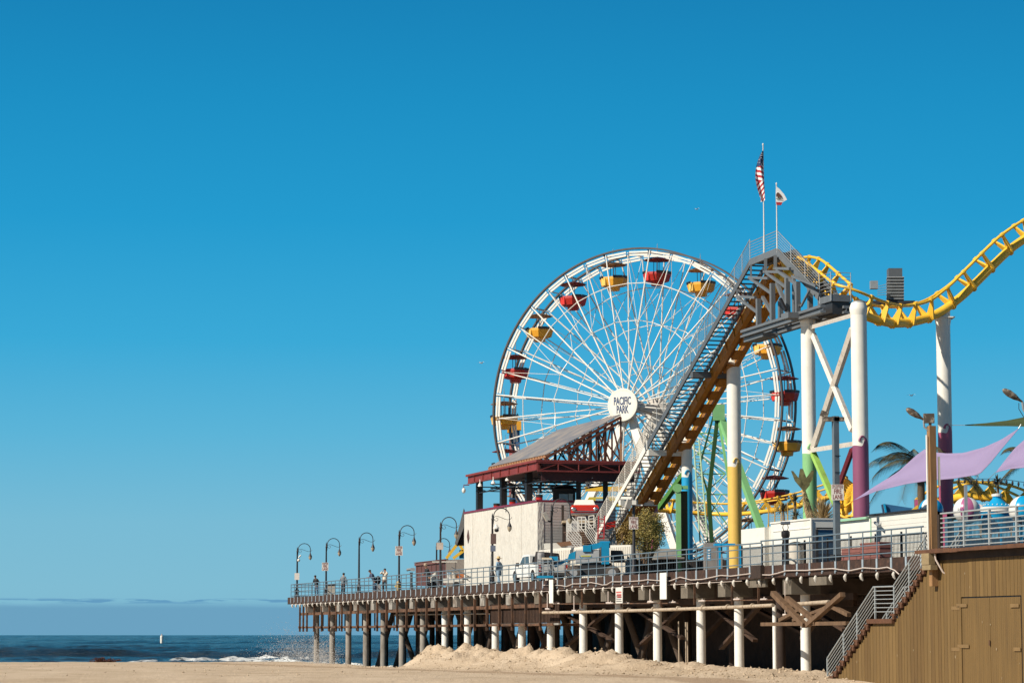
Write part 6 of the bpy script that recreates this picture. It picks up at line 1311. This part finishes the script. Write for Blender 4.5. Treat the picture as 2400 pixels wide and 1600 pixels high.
def palm(px, py, Y, R_, n, lab, seed, trunk_r=.16, els=(-.3, 1.3), ths=None):
    c = P(px, py, Y); g = thing('palm_tree', lab, 'palm tree', Vector((c.x, c.y, DECK))); rr = random.Random(seed); mb = MB(); FR = leafmat('palm_frond', (.04, .04, .015), (.12, .10, .05))
    for k in range(n):
        th = (6.283*k/n+rr.uniform(-.15, .15)) if ths is None else ths[k % len(ths)]+rr.uniform(-.15, .15); el = rr.uniform(*els); L_ = R_*rr.uniform(.85, 1.1); pts = []; h = Vector((math.cos(th), math.sin(th), 0))
        for j in range(13): q = j/12; pts.append(c+h*(L_*q*math.cos(el)*(1-.18*q))+UP*(L_*(math.sin(el)*q-(.52 if el < .9 else .45)*q*q)))
        mb.path(pts, .02, 4, r2=.006)
        for j in range(1, 13):
            for q in (-1, 1):
                for w in (0, .33, .66):
                    if j == 12 and w > 0: break
                    p = pts[j]+(pts[min(j+1, 12)]-pts[j])*w; t_ = (pts[j]-pts[j-1]).normalized(); sd = t_.cross(UP).normalized()*q; ll = R_*.30*(1-abs(j/12-.45)*.9)*rr.uniform(.8, 1.1); e_ = p+(sd*.55+t_*.65-UP*.55).normalized()*ll; wv_ = t_*.024
                    mb.add([p-wv_, p+wv_, e_], [(0, 1, 2)])
    mb.build('fronds', FR, g, recalc=False); MB().path([Vector((c.x, c.y, DECK)), c-UP*.8, c], 0, 10, rs=[trunk_r, trunk_r*1.2, trunk_r*.7]).build('trunk', MATS['bark'], g, smooth=True)
    mb = MB(); 
    for k in range(60): th = rr.uniform(0, 6.283); A = c+UP*rr.uniform(-.1, .1); mb.add([A+Vector((.03, 0, 0)), A-Vector((.03, 0, 0)), c+Vector((math.cos(th)*.35, math.sin(th)*.35, -rr.uniform(.7, 1.5)))], [(0, 1, 2)])
    mb.build('dead_fronds', leafmat('dead_frond', (.14, .09, .04), (.24, .16, .08)), g, recalc=False); return g
palm(2158, 1084, 135, 3.9, 20, 'tall palm tree behind the lavender sail with drooping fronds', 3, els=(-.1, .8)); palm(2428, 1075, 118, 2.3, 12, 'dark palm at the right edge with only its left fronds in view', 5); spiky(2338, 1128, 124, .45, 40, SPK, 'spiky_plant', 'small dark spiky palm head in front of the arched yellow track', seed=9, stem=True)
# hill-side plants behind the coaster foot
pw = thing('low_retaining_wall', 'low grey wall with dry grass behind the boom lift', 'wall', P(1450, 1300, 165)); MB().box((P(1500, 1300, 166).x, 166, (DECK+zat(1500, 1285, 166))/2), (4.6, .3, zat(1500, 1285, 166)-DECK)).build('wall', mat('render_grey', (.38, .35, .31), .8), pw)
spiky(1452, 1292, 164, .7, 120, STR, 'dry_grass_clump', 'orange dry grass clump behind the boom lift', up=.6, droop=.2, seed=8, wid=.02, stem=False)
bk = thing('dark_service_yard', 'dark low shed and fencing behind the railing below the green post', 'shed', P(1600, 1330, 158)); MB().box((P(1600, 1300, 160).x, 160, DECK+.65), (6.5, 2, 1.3)).build('body', mat('yard_dark', (.03, .022, .02), .8, var=.4), bk); MB().box((P(1572, 1290, 158).x, 158, DECK+1.35), (1.5, 2, .12)).build('roof', mat('yard_roof', (.2, .17, .15), .7), bk)
mb = MB(); [mb.box((P(1500+k*6, 1330, 152).x, 152-k*.12, DECK+.55), (.03, .03, 1.1)) for k in range(24)]; mb.build('pickets', BLACK, bk)
tk = thing('ticket_booth', 'small blue and grey booth left of the yellow column', 'booth', P(1690, 1330, 140)); MB().box((P(1671, 1330, 142).x, 142, DECK+.85), (.95, .9, 1.7)).build('body', mat('booth_grey', (.25, .22, .2), .6), tk); MB().box((P(1698, 1330, 141).x, 141, zat(1698, 1276, 141)), (1.1, .9, .12)).build('blue_roof', BB, tk)
for px in (1687, 1706, 1736): MB().box((P(px, 1330, 140.5).x, 140.5, DECK+.8), (.12, .12, 1.6)).build('blue_post', BB, tk)
o = MB().box(P(1661.5, 1301, 139.6), (.14, .05, .62)).build('pier_sign', mat('sign_sky_blue', (.03, .30, .55), .5)); o2 = thing('blue_sign', 'narrow vertical blue sign behind the railing left of the yellow column', 'sign', P(1661, 1301, 139.6)); bpy.data.objects.remove(o)
MB().box(P(1661.5, 1299, 139.6), (.20, .05, .62)).build('panel', MATS['sign_sky_blue'], o2); mb = MB(); [mb.box(P(1661.5, 1289+k*6, 139.55), (.12, .02, .07)) for k in range(4)]; mb.build('letters', FW, o2)
# gulls
def gull(px, py, Y, sp, lab, r_):
    c = P(px, py, Y); g = thing('seagull', lab, 'seagull', c); mb = MB(); vs = []
    MB().path([c+Vector(v)*sp for v in ((-.30, 0, 0), (-.15, 0, .02), (.05, 0, .02), (.2, 0, .05), (.28, 0, .05))], 0, 8, rs=[.01*sp, .05*sp, .07*sp, .045*sp, .01*sp]).build('body', FW, g, smooth=True)
    mb = MB(); 
    for q in (-1, 1): mb.add([c+Vector(v)*sp for v in ((-.08, q*.04, .03), (.1, q*.04, .04), (.06, q*.3, .16+r_), (-.08, q*.3, .14+r_), (-.06, q*.62, .05))], [(0, 1, 2, 3), (3, 2, 4)])
    w_ = mb.build('wings', FW, g, recalc=False); g.rotation_euler = (0, 0, .8)
gull(1128, 851, 190, .6, 'seagull gliding left of the ferris wheel', .02); gull(2136, 927, 150, .55, 'seagull gliding between the plum and magenta columns', .0); gull(1633, 491, 190, .5, 'tiny seagull high above the ferris wheel', .03)
# ---------------- pickup truck ----------------
TP = mat('truck_white', (.78, .76, .72), .25, var=.02, dirt=(.5, .45, .38), dirtamt=.2); TG = mat('truck_glass', (.05, .06, .07), .1, var=.05, spec=.8)
tr0 = thing('pickup_truck', 'white crew cab pickup truck parked behind the railing with a loaded bed', 'pickup truck', (0, 0, 0))
def arch(cy, r=.46, n=9): return [(cy+r*math.cos(math.pi*k/(n-1)), .42+r*.95*math.sin(math.pi*k/(n-1))) for k in range(n)]
# profile in (y forward, z); y=0 rear bumper
prof = [(0.05, .50)]+[(p_[0], p_[1]) for p_ in reversed(arch(1.15))]+[(p_[0], p_[1]) for p_ in reversed(arch(4.75))]+[(5.72, .45), (5.75, .95), (5.6, 1.08), (4.35, 1.16), (.05, 1.14)]
MB().prism([(-.96, y, z) for y, z in prof], (1.92, 0, 0)).build('body', TP, tr0)
MB().prism([(-.86, y, z) for y, z in ((1.95, 1.15), (4.35, 1.16), (3.45, 1.76), (3.1, 1.82), (2.2, 1.82), (2.0, 1.72))], (1.72, 0, 0)).build('cab', TP, tr0)
for x in (-.875, .863):
    for yz in (((2.12, 1.2), (2.9, 1.2), (2.9, 1.70), (2.2, 1.70)), ((3.0, 1.2), (4.05, 1.2), (3.4, 1.66), (3.0, 1.70))): MB().prism([(x, y, z) for y, z in yz], (.012, 0, 0)).build('side_window', TG, tr0)
MB().prism([(x, 1.965, z) for x, z in ((-.74, 1.24), (.74, 1.24), (.66, 1.68), (-.66, 1.68))], (0, .03, .0)).build('rear_window', TG, tr0)
MB().box((0, 1.0, 1.146), (1.6, 1.7, .006)).build('bed_floor', BLACK, tr0)
MB().box((0, -.03, .56), (1.8, .14, .18)).build('bumper', mat('bumper_dark', (.08, .08, .08), .5), tr0); MB().box((0, .02, .86), (1.45, .03, .42)).build('tailgate', TP, tr0); MB().box((0, .3, .42), (1.5, .5, .2)).build('undertray', BLACK, tr0)
for x in (-.88, .88):
    tl = MB().box((x, .03, .92), (.15, .09, .44)).build('taillight', mat('taillight_red', (.45, .015, .01), .25), tr0); MB().box((x, -.02, .86), (.10, .012, .08)).build('reverse_lens', FW, tl)
    MB().box((x*1.17, 3.95, 1.22), (.2, .1, .22)).build('mirror', mat('mirror_dark', (.07, .05, .04), .5), tr0)
for x in (-.965, .93): MB().prism([(x, y, z) for y, z in ((1.98, .5), (1.995, .5), (1.995, 1.14), (1.98, 1.14))], (.035, 0, 0)).prism([(x, y, z) for y, z in ((2.93, .45), (2.945, .45), (2.945, 1.14), (2.93, 1.14))], (.035, 0, 0)).build('door_seam', DGREY, tr0); MB().box((x, 2.55, 1.02), (.03, .14, .04)).box((x, 3.6, 1.02), (.03, .14, .04)).build('door_handle', BLACK, tr0)
for x in (-.97, .72):
    for y in (1.15, 4.75):
        w = MB().lathe((x, y, .38), [(.30, 0), (.38, .03), (.38, .22), (.30, .25)], 20, Vector((1, 0, 0))).build('wheel', TYRE, tr0, smooth=True); MB().lathe((x-.005, y, .38), [(.22, 0), (.22, .02), (.05, .03)], 14, Vector((1, 0, 0))).build('rim', CHROME, w)
mb = MB(); mb.hexa([(-.7, .9, 1.15), (.8, .9, 1.15), (.8, 1.8, 1.15), (-.7, 1.8, 1.15), (-.5, 1.0, 1.95), (.7, .95, 1.85), (.75, 1.7, 1.9), (-.55, 1.75, 1.98)]); load = mb.build('tarp_load', mat('tarp_black', (.03, .022, .02), .6, var=.5, bump=.08, bscale=4)); tag(load, 'black covered load standing in the bed of the white pickup truck', 'load')
MB().lathe((-.55, .75, 1.15), [(.2, 0), (.22, .6), (.2, .75)], 12).build('grey_bag', mat('bag_grey', (.3, .29, .29), .6, var=.3, bump=.05, bscale=5), load)
rc_ = P(1262, 1350, 163.5); ang_t = math.atan2(-DV.x, DV.y)+R(1.5); Mt = Matrix.Rotation(ang_t, 3, 'Z'); org = Vector((rc_.x, rc_.y, DECK))-Mt @ Vector((-.96, 0, 0))
tr0.location = org; tr0.rotation_euler = (0, 0, ang_t); load.location = org; load.rotation_euler = (0, 0, ang_t)
# ---------------- boom lift ----------------
LB = mat('lift_blue', (.005, .23, .42), .4, var=.08); LG = mat('lift_grey', (.36, .36, .36), .4, var=.05)
bl = thing('boom_lift', 'blue and grey folded boom lift with a work basket parked right of the pickup truck', 'boom lift', (0, 0, 0))
MB().box((0, 0, .62), (2.5, 1.5, .66)).box((.2, 0, 1.0), (1.8, 1.2, .2)).build('chassis', DGREY, bl)
for x in (-1.15, 1.15):
    for y in (-.95, .95):
        w = MB().lathe((x, y-.15, .46), [(.38, 0), (.46, .04), (.46, .26), (.38, .3)], 20, Vector((0, 1, 0))).build('wheel', mat('dusty_tyre', (.09, .075, .065), .9, var=.3), bl, smooth=True); MB().lathe((x, y-.16, .46), [(.24, 0), (.2, .05)], 14, Vector((0, 1, 0))).build('rim', LG, w)
        mb = MB()
        for k in range(18): a = 6.283*k/18; mb.box((x+math.cos(a)*.465, y, .46+math.sin(a)*.465), (.05, .29, .05), (Vector((math.cos(a), 0, math.sin(a))), UP.cross(Vector((1, 0, 0))), Vector((-math.sin(a), 0, math.cos(a)))))
        mb.build('tread', MATS['dusty_tyre'], w)
hs = MB().hexa([(-1.05, -.75, 1.12), (.45, -.75, 1.12), (.45, .7, 1.12), (-1.05, .7, 1.12), (-1.0, -.68, 1.88), (.42, -.72, 1.92), (.42, .7, 1.92), (-.95, .65, 1.85)]).build('engine_cover', LG, bl)
MB().path([(-.45+.35*math.cos(a), -.765, 1.50+.12*math.sin(a)) for a in [math.pi*(.9+1.2*k/14) for k in range(15)]], .018, 5).build('logo_arc', BLUE, hs); mb = MB(); rr = random.Random(4)
for k in range(10): mb.box((-.70+k*.062, -.765, 1.53), (.042, .01, .07))
mb.build('logo_letters', mat('logo_yellow', (.7, .65, .05), .5), hs)
MB().prism([(x, -.5, z) for x, z in ((-1.08, 1.3), (-1.5, 1.25), (-1.62, 1.0), (-1.45, 1.65), (-1.05, 1.86))], (0, .9, 0)).build('left_cover', LB, bl)
MB().box((.75, -.75, 1.68), (.46, .5, 1.35)).build('riser', LB, bl)
MB().hexa([(1.02, -.3, 1.15), (1.9, -.3, 1.15), (1.9, .7, 1.15), (1.02, .7, 1.15), (1.05, -.25, 1.9), (1.75, -.25, 1.88), (1.75, .7, 1.88), (1.05, .7, 1.9)]).build('counterweight', mat('counterweight_brown', (.045, .035, .03), .6), bl)
MB().beam((.9, -.6, 2.3), (-.3, -.6, 2.03), .35, .34).box((-.35, -.6, 2.0), (.5, .42, .4)).box((.72, -.6, 2.25), (.62, .45, .42)).build('boom', LB, bl); MB().tube((.5, -.95, 1.2), (.52, -.95, 2.1), .05, 8).tube((.40, -.95, 1.2), (.42, -.95, 2.0), .035, 8).build('hydraulics', BLACK, bl)
MB().beam((-1.55, -.3, 1.3), (-2.3, -.6, .9), .16, .18).box((-2.35, -.6, 1.35), (.5, .4, .3)).build('jib', LB, bl)
mb = MB()
for z in (.25, .65, 1.0, 1.3): mb.path([(-3.3, -1.0, z), (-2.4, -1.0, z), (-2.4, -.2, z), (-3.3, -.2, z), (-3.3, -1.0, z)], .022, 6)
for x in (-3.3, -3.0, -2.7, -2.4):
    for y in (-1.0, -.2): mb.tube((x, y, .2), (x, y, 1.3), .02, 6)
mb.build('basket', GREYL, bl); MB().box((-2.85, -.6, .22), (1.0, .9, .14)).build('basket_floor', LB, bl); MB().box((-2.75, -.9, 1.35), (.6, .2, .15)).build('controls', mat('cream_panel', (.6, .5, .35)), bl)
c = P(1391, 1350, 156.2); bl.location = (c.x, c.y, DECK); bl.rotation_euler = (0, 0, R(-4)); bl.scale = (.98, 1, .93)
# ---------------- people ----------------
SKIN = mat('skin', (.42, .22, .14), .55, var=.06)
def skin_mesh(name, chains, m, parent, sub=1):
    vs = []; es = []; rs = []; key = {}
    def vid(p, r):
        k = (round(p[0], 4), round(p[1], 4), round(p[2], 4))
        if k not in key: key[k] = len(vs); vs.append(p); rs.append(r)
        return key[k]
    for ch in chains:
        ids = [vid(tuple(p), r) for p, r in ch]
        es += [(a, b_) for a, b_ in zip(ids, ids[1:]) if a != b_]
    me = bpy.data.meshes.new(name); me.from_pydata(vs, es, []); o = bpy.data.objects.new(name, me); COL.objects.link(o)
    sk = o.modifiers.new('s', 'SKIN'); sk.use_smooth_shade = True
    for i, v in enumerate(me.skin_vertices[0].data): v.radius = (rs[i] if not isinstance(rs[i], tuple) else rs[i][0],)*2 if not isinstance(rs[i], tuple) else rs[i]; v.use_root = (i == 0)
    if sub: sb2 = o.modifiers.new('b', 'SUBSURF'); sb2.levels = sub; sb2.render_levels = sub
    bpy.context.view_layer.update(); dg = bpy.context.evaluated_depsgraph_get(); m2 = bpy.data.meshes.new_from_object(o.evaluated_get(dg)); bpy.data.objects.remove(o); m2.materials.clear(); m2.materials.append(m)
    for p in m2.polygons: p.use_smooth = True
    o = bpy.data.objects.new(name, m2); COL.objects.link(o); o.parent = parent; return o
V = Vector
def person(label, loc, yaw, hand_l, hand_r, top, bot, hairm, lean=0.0, scale=1.0, hat=None, elbow=None, shoes=BLACK, longsleeve=True, feet=None, headtilt=0, robe=False):
    """local frame: faces -Y; x = its left is +x; height about 1.75"""
    g = thing('person', label, 'person', (0, 0, 0)); bd = lambda x, y, z: V((x, y-lean*max(0, z-.95), z-.25*lean*lean*max(0, z-.95)))
    pel = V((0, 0, .95)); sp = bd(0, 0, 1.15); ch = bd(0, 0, 1.36); nk = bd(0, 0, 1.5); hb = bd(0, -.02-headtilt, 1.58); hc = bd(0, -.03-headtilt, 1.66); ht = bd(0, -.02-headtilt, 1.72)
    feet = feet or ((-.11, 0), (.11, .02)); L = []
    body = [[(pel, .13), (sp, .125), (ch, .14), (nk, .055), (hb, .072), (hc, .088), (ht, .07)]]; legs = []; arms = []; H = []
    for sgn, (fx, fy), hd in ((-1, feet[0], hand_r), (1, feet[1], hand_l)):
        hip = V((sgn*.09, 0, .90)); kn = V((sgn*.06+fx*.5, fy*.5-.03, .50)); an = V((fx, fy+.02, .09)); toe = V((fx*1.1, fy-.14, .04))
        legs.append([(pel, .13), (hip, .10), (kn, .062), (an, .045), (toe, .035)])
        sh = bd(sgn*.17, 0, 1.43); hv = V(hd); mid = (sh+hv)/2; d = (hv-sh); need = max(0, .29**2-(d.length/2)**2)**.5; pole = V((sgn*.5, .35, -.8)); pole = (pole-d.normalized()*pole.dot(d.normalized())).normalized(); el = mid+pole*min(need, .26)
        wr = hv-(hv-el).normalized()*.07; arms.append([(ch, .12), (sh, .055), (el, .043), (wr, .028)])
        fd = (hv-el).normalized(); side = fd.cross(UP).normalized() if abs(fd.z) < .95 else V((0, 1, 0)); pal = wr+fd*.07
        chs = [[(ch, .14), (sh, .05), (el, .04), (wr, .026), (pal, .03)]]
        curl = fd.cross(side).normalized()
        for k, fl_ in enumerate((.07, .085, .08, .06)):
            b0_ = pal+side*(-.027+.018*k)+fd*.02; chs.append([(pal, .03), (b0_, .010), (b0_+fd*fl_*.5+curl*.008, .009), (b0_+fd*fl_*.85+curl*.03, .008)])
        chs.append([(pal, .03), (wr+fd*.04+side*-.04, .011), (wr+fd*.085+side*-.058, .009)]); H += chs
    skin_mesh('body', body+legs+H, SKIN, g, 1)
    k_ = 1.22; e_ = .018
    tc_ = [[(V((0, 0, .84)), (.20, .17)), (V((0, 0, .93)), (.20, .17)), (bd(0, 0, 1.04), (.195, .165)), (sp, (.19, .16)), (bd(0, 0, 1.26), (.195, .16)), (ch, (.20, .155)), (bd(0, 0, 1.47), (.12, .10))]]+[[(ch, .13), (a[1][0], .075), (a[2][0], .062), (a[3][0] if longsleeve else a[1][0]+(a[2][0]-a[1][0])*.9, .045)] for a in arms]
    if robe: tc_[0] = [(V((0, 0, .60)), (.22, .20)), (V((0, 0, .72)), (.21, .19))]+tc_[0][1:]
    skin_mesh('top', tc_, top, g, 1)
    skin_mesh('trousers', [[(V((0, 0, .99)), (.165, .125)), (V((0, 0, .90)), (.15, .12))]]+[[(V((0, 0, .90)), (.15, .12)), (l[1][0]-UP*.06, .105), (l[2][0], .078), (l[3][0], .062)] for l in legs], bot, g, 1)
    for l in legs: MB().hexa([l[4][0]+V(v) for v in ((-.05, -.03, -.04), (.05, -.03, -.04), (.05, .24, -.04), (-.05, .24, -.04), (-.04, 0, .03), (.04, 0, .03), (.045, .23, .06), (-.045, .23, .06))]).build('shoe', shoes, g)
    mb = MB(); mb.ball(hc+V((0, .018, .03)), .103, 12, 8, (1, 1.05, .92)); mb.build('hair', hairm, g, smooth=True)
    for sx_ in (-1, 1): MB().ball(hc+V((sx_*.088, 0, -.01)), .022, 6, 5).build('ear', SKIN, g); MB().ball(hc+V((sx_*.032, -.083, .005)), .011, 6, 5).build('eye', BLACK, g)
    MB().path([hc+V((0, -.082, .01)), hc+V((0, -.108, -.02)), hc+V((0, -.09, -.03))], .013, 6).build('nose', SKIN, g); MB().box(hc+V((0, -.086, -.055)), (.045, .012, .01)).build('mouth', mat('lips', (.35, .12, .1)), g)
    if hat: 
        hm, rb = hat; MB().lathe(hc+V((0, .01, .05)), [(rb, -.005), (rb, .01), (.11, .03), (.105, .12), (.07, .15), (.01, .155)], 18).build('hat', hm, g, smooth=True)
    g.location = loc; g.rotation_euler = (0, 0, yaw); g.scale = (scale,)*3; return g
def ploc(px, t): p = PT(sat(px, t), t, DECK); return p
HK = mat('hair_dark', (.02, .014, .01), .7); HG = mat('hair_grey', (.2, .17, .14), .7)
JK = mat('jacket_black', (.02, .02, .024), .7, var=.3); HD = mat('hoodie_grey', (.16, .18, .20), .8, var=.2); DN = mat('denim', (.07, .12, .20), .8, var=.25); DNL = mat('light_denim', (.22, .32, .42), .8, var=.2); CR = mat('cream_sweater', (.72, .62, .50), .85, var=.1); DT = mat('dark_trousers', (.03, .028, .035), .8, var=.2)
FACE_EDGE = -math.atan2(IV.x, IV.y)+math.pi  # yaw so that local -Y points out over the edge
out_yaw = math.atan2(-IV.y, -IV.x)+math.pi/2
person('person in a black jacket and jeans leaning at the seaward end railing', ploc(742, .6), out_yaw+math.pi*.1+.4, (.16, -.30, 1.13), (-.16, -.30, 1.13), JK, DN, HK, lean=.28)
person('person in a grey hooded jacket, standing second from the seaward end of the railing', ploc(804, .9), math.pi-.5, (.12, -.2, 1.05), (-.26, -.05, .92), HD, DT, HK, lean=.08)
person('person in a dark blue top bending over the rail looking at a phone', ploc(877, .6), -1.15, (.08, -.52, 1.16), (-.08, -.55, 1.16), mat('navy_top', (.05, .07, .13), .8), DN, HK, lean=.5, shoes=WHITES)
person('person in a cream sweater and dark trousers holding both hands up to the face', ploc(902, .8), -.25, (.10, -.22, 1.60), (-.10, -.22, 1.60), CR, DT, HK, lean=.02)
person('person in black with a pale cap, leaning on the rail before the maroon shed', ploc(1005, .9), -1.1, (.08, -.20, 1.52), (-.12, -.40, 1.05), JK, DT, HG, lean=.35, hat=(mat('cap_tan', (.4, .3, .22), .8), .13))
person('person in light blue clothes and a straw hat walking left of the pickup truck', ploc(1169, 1.1), math.pi+.9, (.18, -.12, .92), (-.2, .02, .9), DNL, DNL, HK, hat=(mat('straw_hat', (.58, .42, .22), .8), .24), robe=True, feet=((-.10, -.16), (.10, .18)))
# phone & camera
# backpack beside the couple, seat
p = ploc(886, .9); bp2 = thing('backpack', 'black backpack on a grey box between the two people at the rail', 'backpack', p); MB().box(p+UP*.32, (.42, .35, .64)).build('box', mat('box_grey', (.35, .33, .32)), bp2); MB().ball(p+UP*.95, .25, 12, 8, (.85, .7, 1.35)).build('bag', JK, bp2, smooth=True)
# seaward clutter
def spotter(px, py, t, lab):
    p = ploc(px, t); g = thing('spotting_viewer', lab, 'viewer', p); z = zat(px, py, p.y)
    MB().lathe(p, [(.16, 0), (.1, .1), (.09, z-DECK-.35), (.13, z-DECK-.2)], 10).build('pedestal', BLACK, g); MB().tube(Vector((p.x-.35, p.y, z-.02)), Vector((p.x+.2, p.y, z+.05)), .10, 10).box((p.x+.1, p.y, z), (.3, .2, .22)).build('head', GREYL, g)
spotter(964, 1334, .8, 'coin viewer on a black pedestal left of the maroon shed')
p = ploc(777, 1.1); lbn = thing('trash_bin', 'beige trash bin with a dark lid between the two leftmost people', 'litter bin', p); MB().box(p+UP*.42, (.62, .6, .84)).build('bin', mat('bin_beige', (.45, .40, .33), .7), lbn); MB().box(p+UP*.9, (.68, .66, .1)).build('lid', BLACK, lbn)
p = ploc(932, 1.6); hy = thing('hydrant', 'yellow and pale hydrant at the foot of the fourth street lamp', 'hydrant', p); MB().lathe(p, [(.16, 0), (.14, .1), (.14, .6), (.17, .62), (.12, .75), (.03, .82)], 12).build('barrel', mat('hydrant_tan', (.55, .42, .2), .6, var=.2), hy, smooth=True); MB().tube(p+V((-.22, 0, .42)), p+V((.22, 0, .42)), .06, 8).build('outlets', YEL, hy)
p = ploc(1042, 2.2); gc = thing('utility_cart', 'small white utility cart with a flat canopy carrying cleaning buckets', 'cart', p)
MB().box(p+V((0, 0, 1.95)), (1.75, 1.2, .06)).build('canopy', WHITES, gc)
for x in (-.6, .0, .8): MB().tube(p+V((x, -.5, .6)), p+V((x, -.5, 1.93)), .025, 6).build('post', DGREY, gc)
MB().box(p+V((.3, 0, .62)), (1.9, 1.1, .32)).hexa([p+V(v) for v in ((-1.1, -.5, .4), (-.5, -.5, .4), (-.5, .5, .4), (-1.1, .5, .4), (-.95, -.45, 1.0), (-.6, -.45, 1.25), (-.6, .45, 1.25), (-.95, .45, 1.0))]).build('body', WHITES, gc)
for x in (-.8, .85): MB().lathe(p+V((x, -.62, .28)), [(.28, 0), (.28, .18)], 16, V((0, 1, 0))).build('wheel', TYRE, gc)
for i, (x, m, nm, lab) in enumerate(((.35, FW, 'white', 'white bucket with a blue lid on the utility cart'), (.72, CR, 'cream', 'cream bucket on the utility cart beside the blue lidded one'))):
    o = thing('bucket', lab, 'bucket', p+V((x, -.35, .79))); MB().lathe(p+V((x, -.35, .79)), [(.14, 0), (.17, .34), (.18, .36)], 14).build('pail', m, o, smooth=True); MB().lathe(p+V((x, -.35, 1.15)), [(.18, 0), (.16, .05)], 14).build('lid', BLUE if i == 0 else CR, o)
o = MB().box(p+V((1.05, -.2, .95)), (.6, .5, .3)).build('orange_crate', mat('crate_orange', (.5, .16, .05), .6)); tag(o, 'orange crate at the right end of the utility cart', 'crate')
p = ploc(1082, 2.5); sr2 = thing('side_steps', 'dark side steps with a slanted rail at the left foot of the restaurant', 'stairs', p); mb = MB()
for k in range(5): mb.box(p+V((.25*k-.5, 0, .15+.17*k)), (.4, .8, .06))
mb.beam(p+V((-.7, -.4, 1.5)), p+V((.6, -.4, .8)), .05, .05); mb.beam(p+V((-.7, -.4, 1.2)), p+V((.6, -.4, .5)), .05, .05); mb.build('treads', GREY, sr2)
p = ploc(1100, 6); 
mb = MB(); q1 = PT(sat(1022, 5.5), 5.5, DECK); far = copy_tree(lamps[4][0]); far.location = P(1023, 1390, 226); far.location.z = DECK; far['label'] = 'distant street lamp partly hidden behind the fifth lamp'
for chd in list(far.children):
    if chd.name.startswith('sign'): bpy.data.objects.remove(chd)
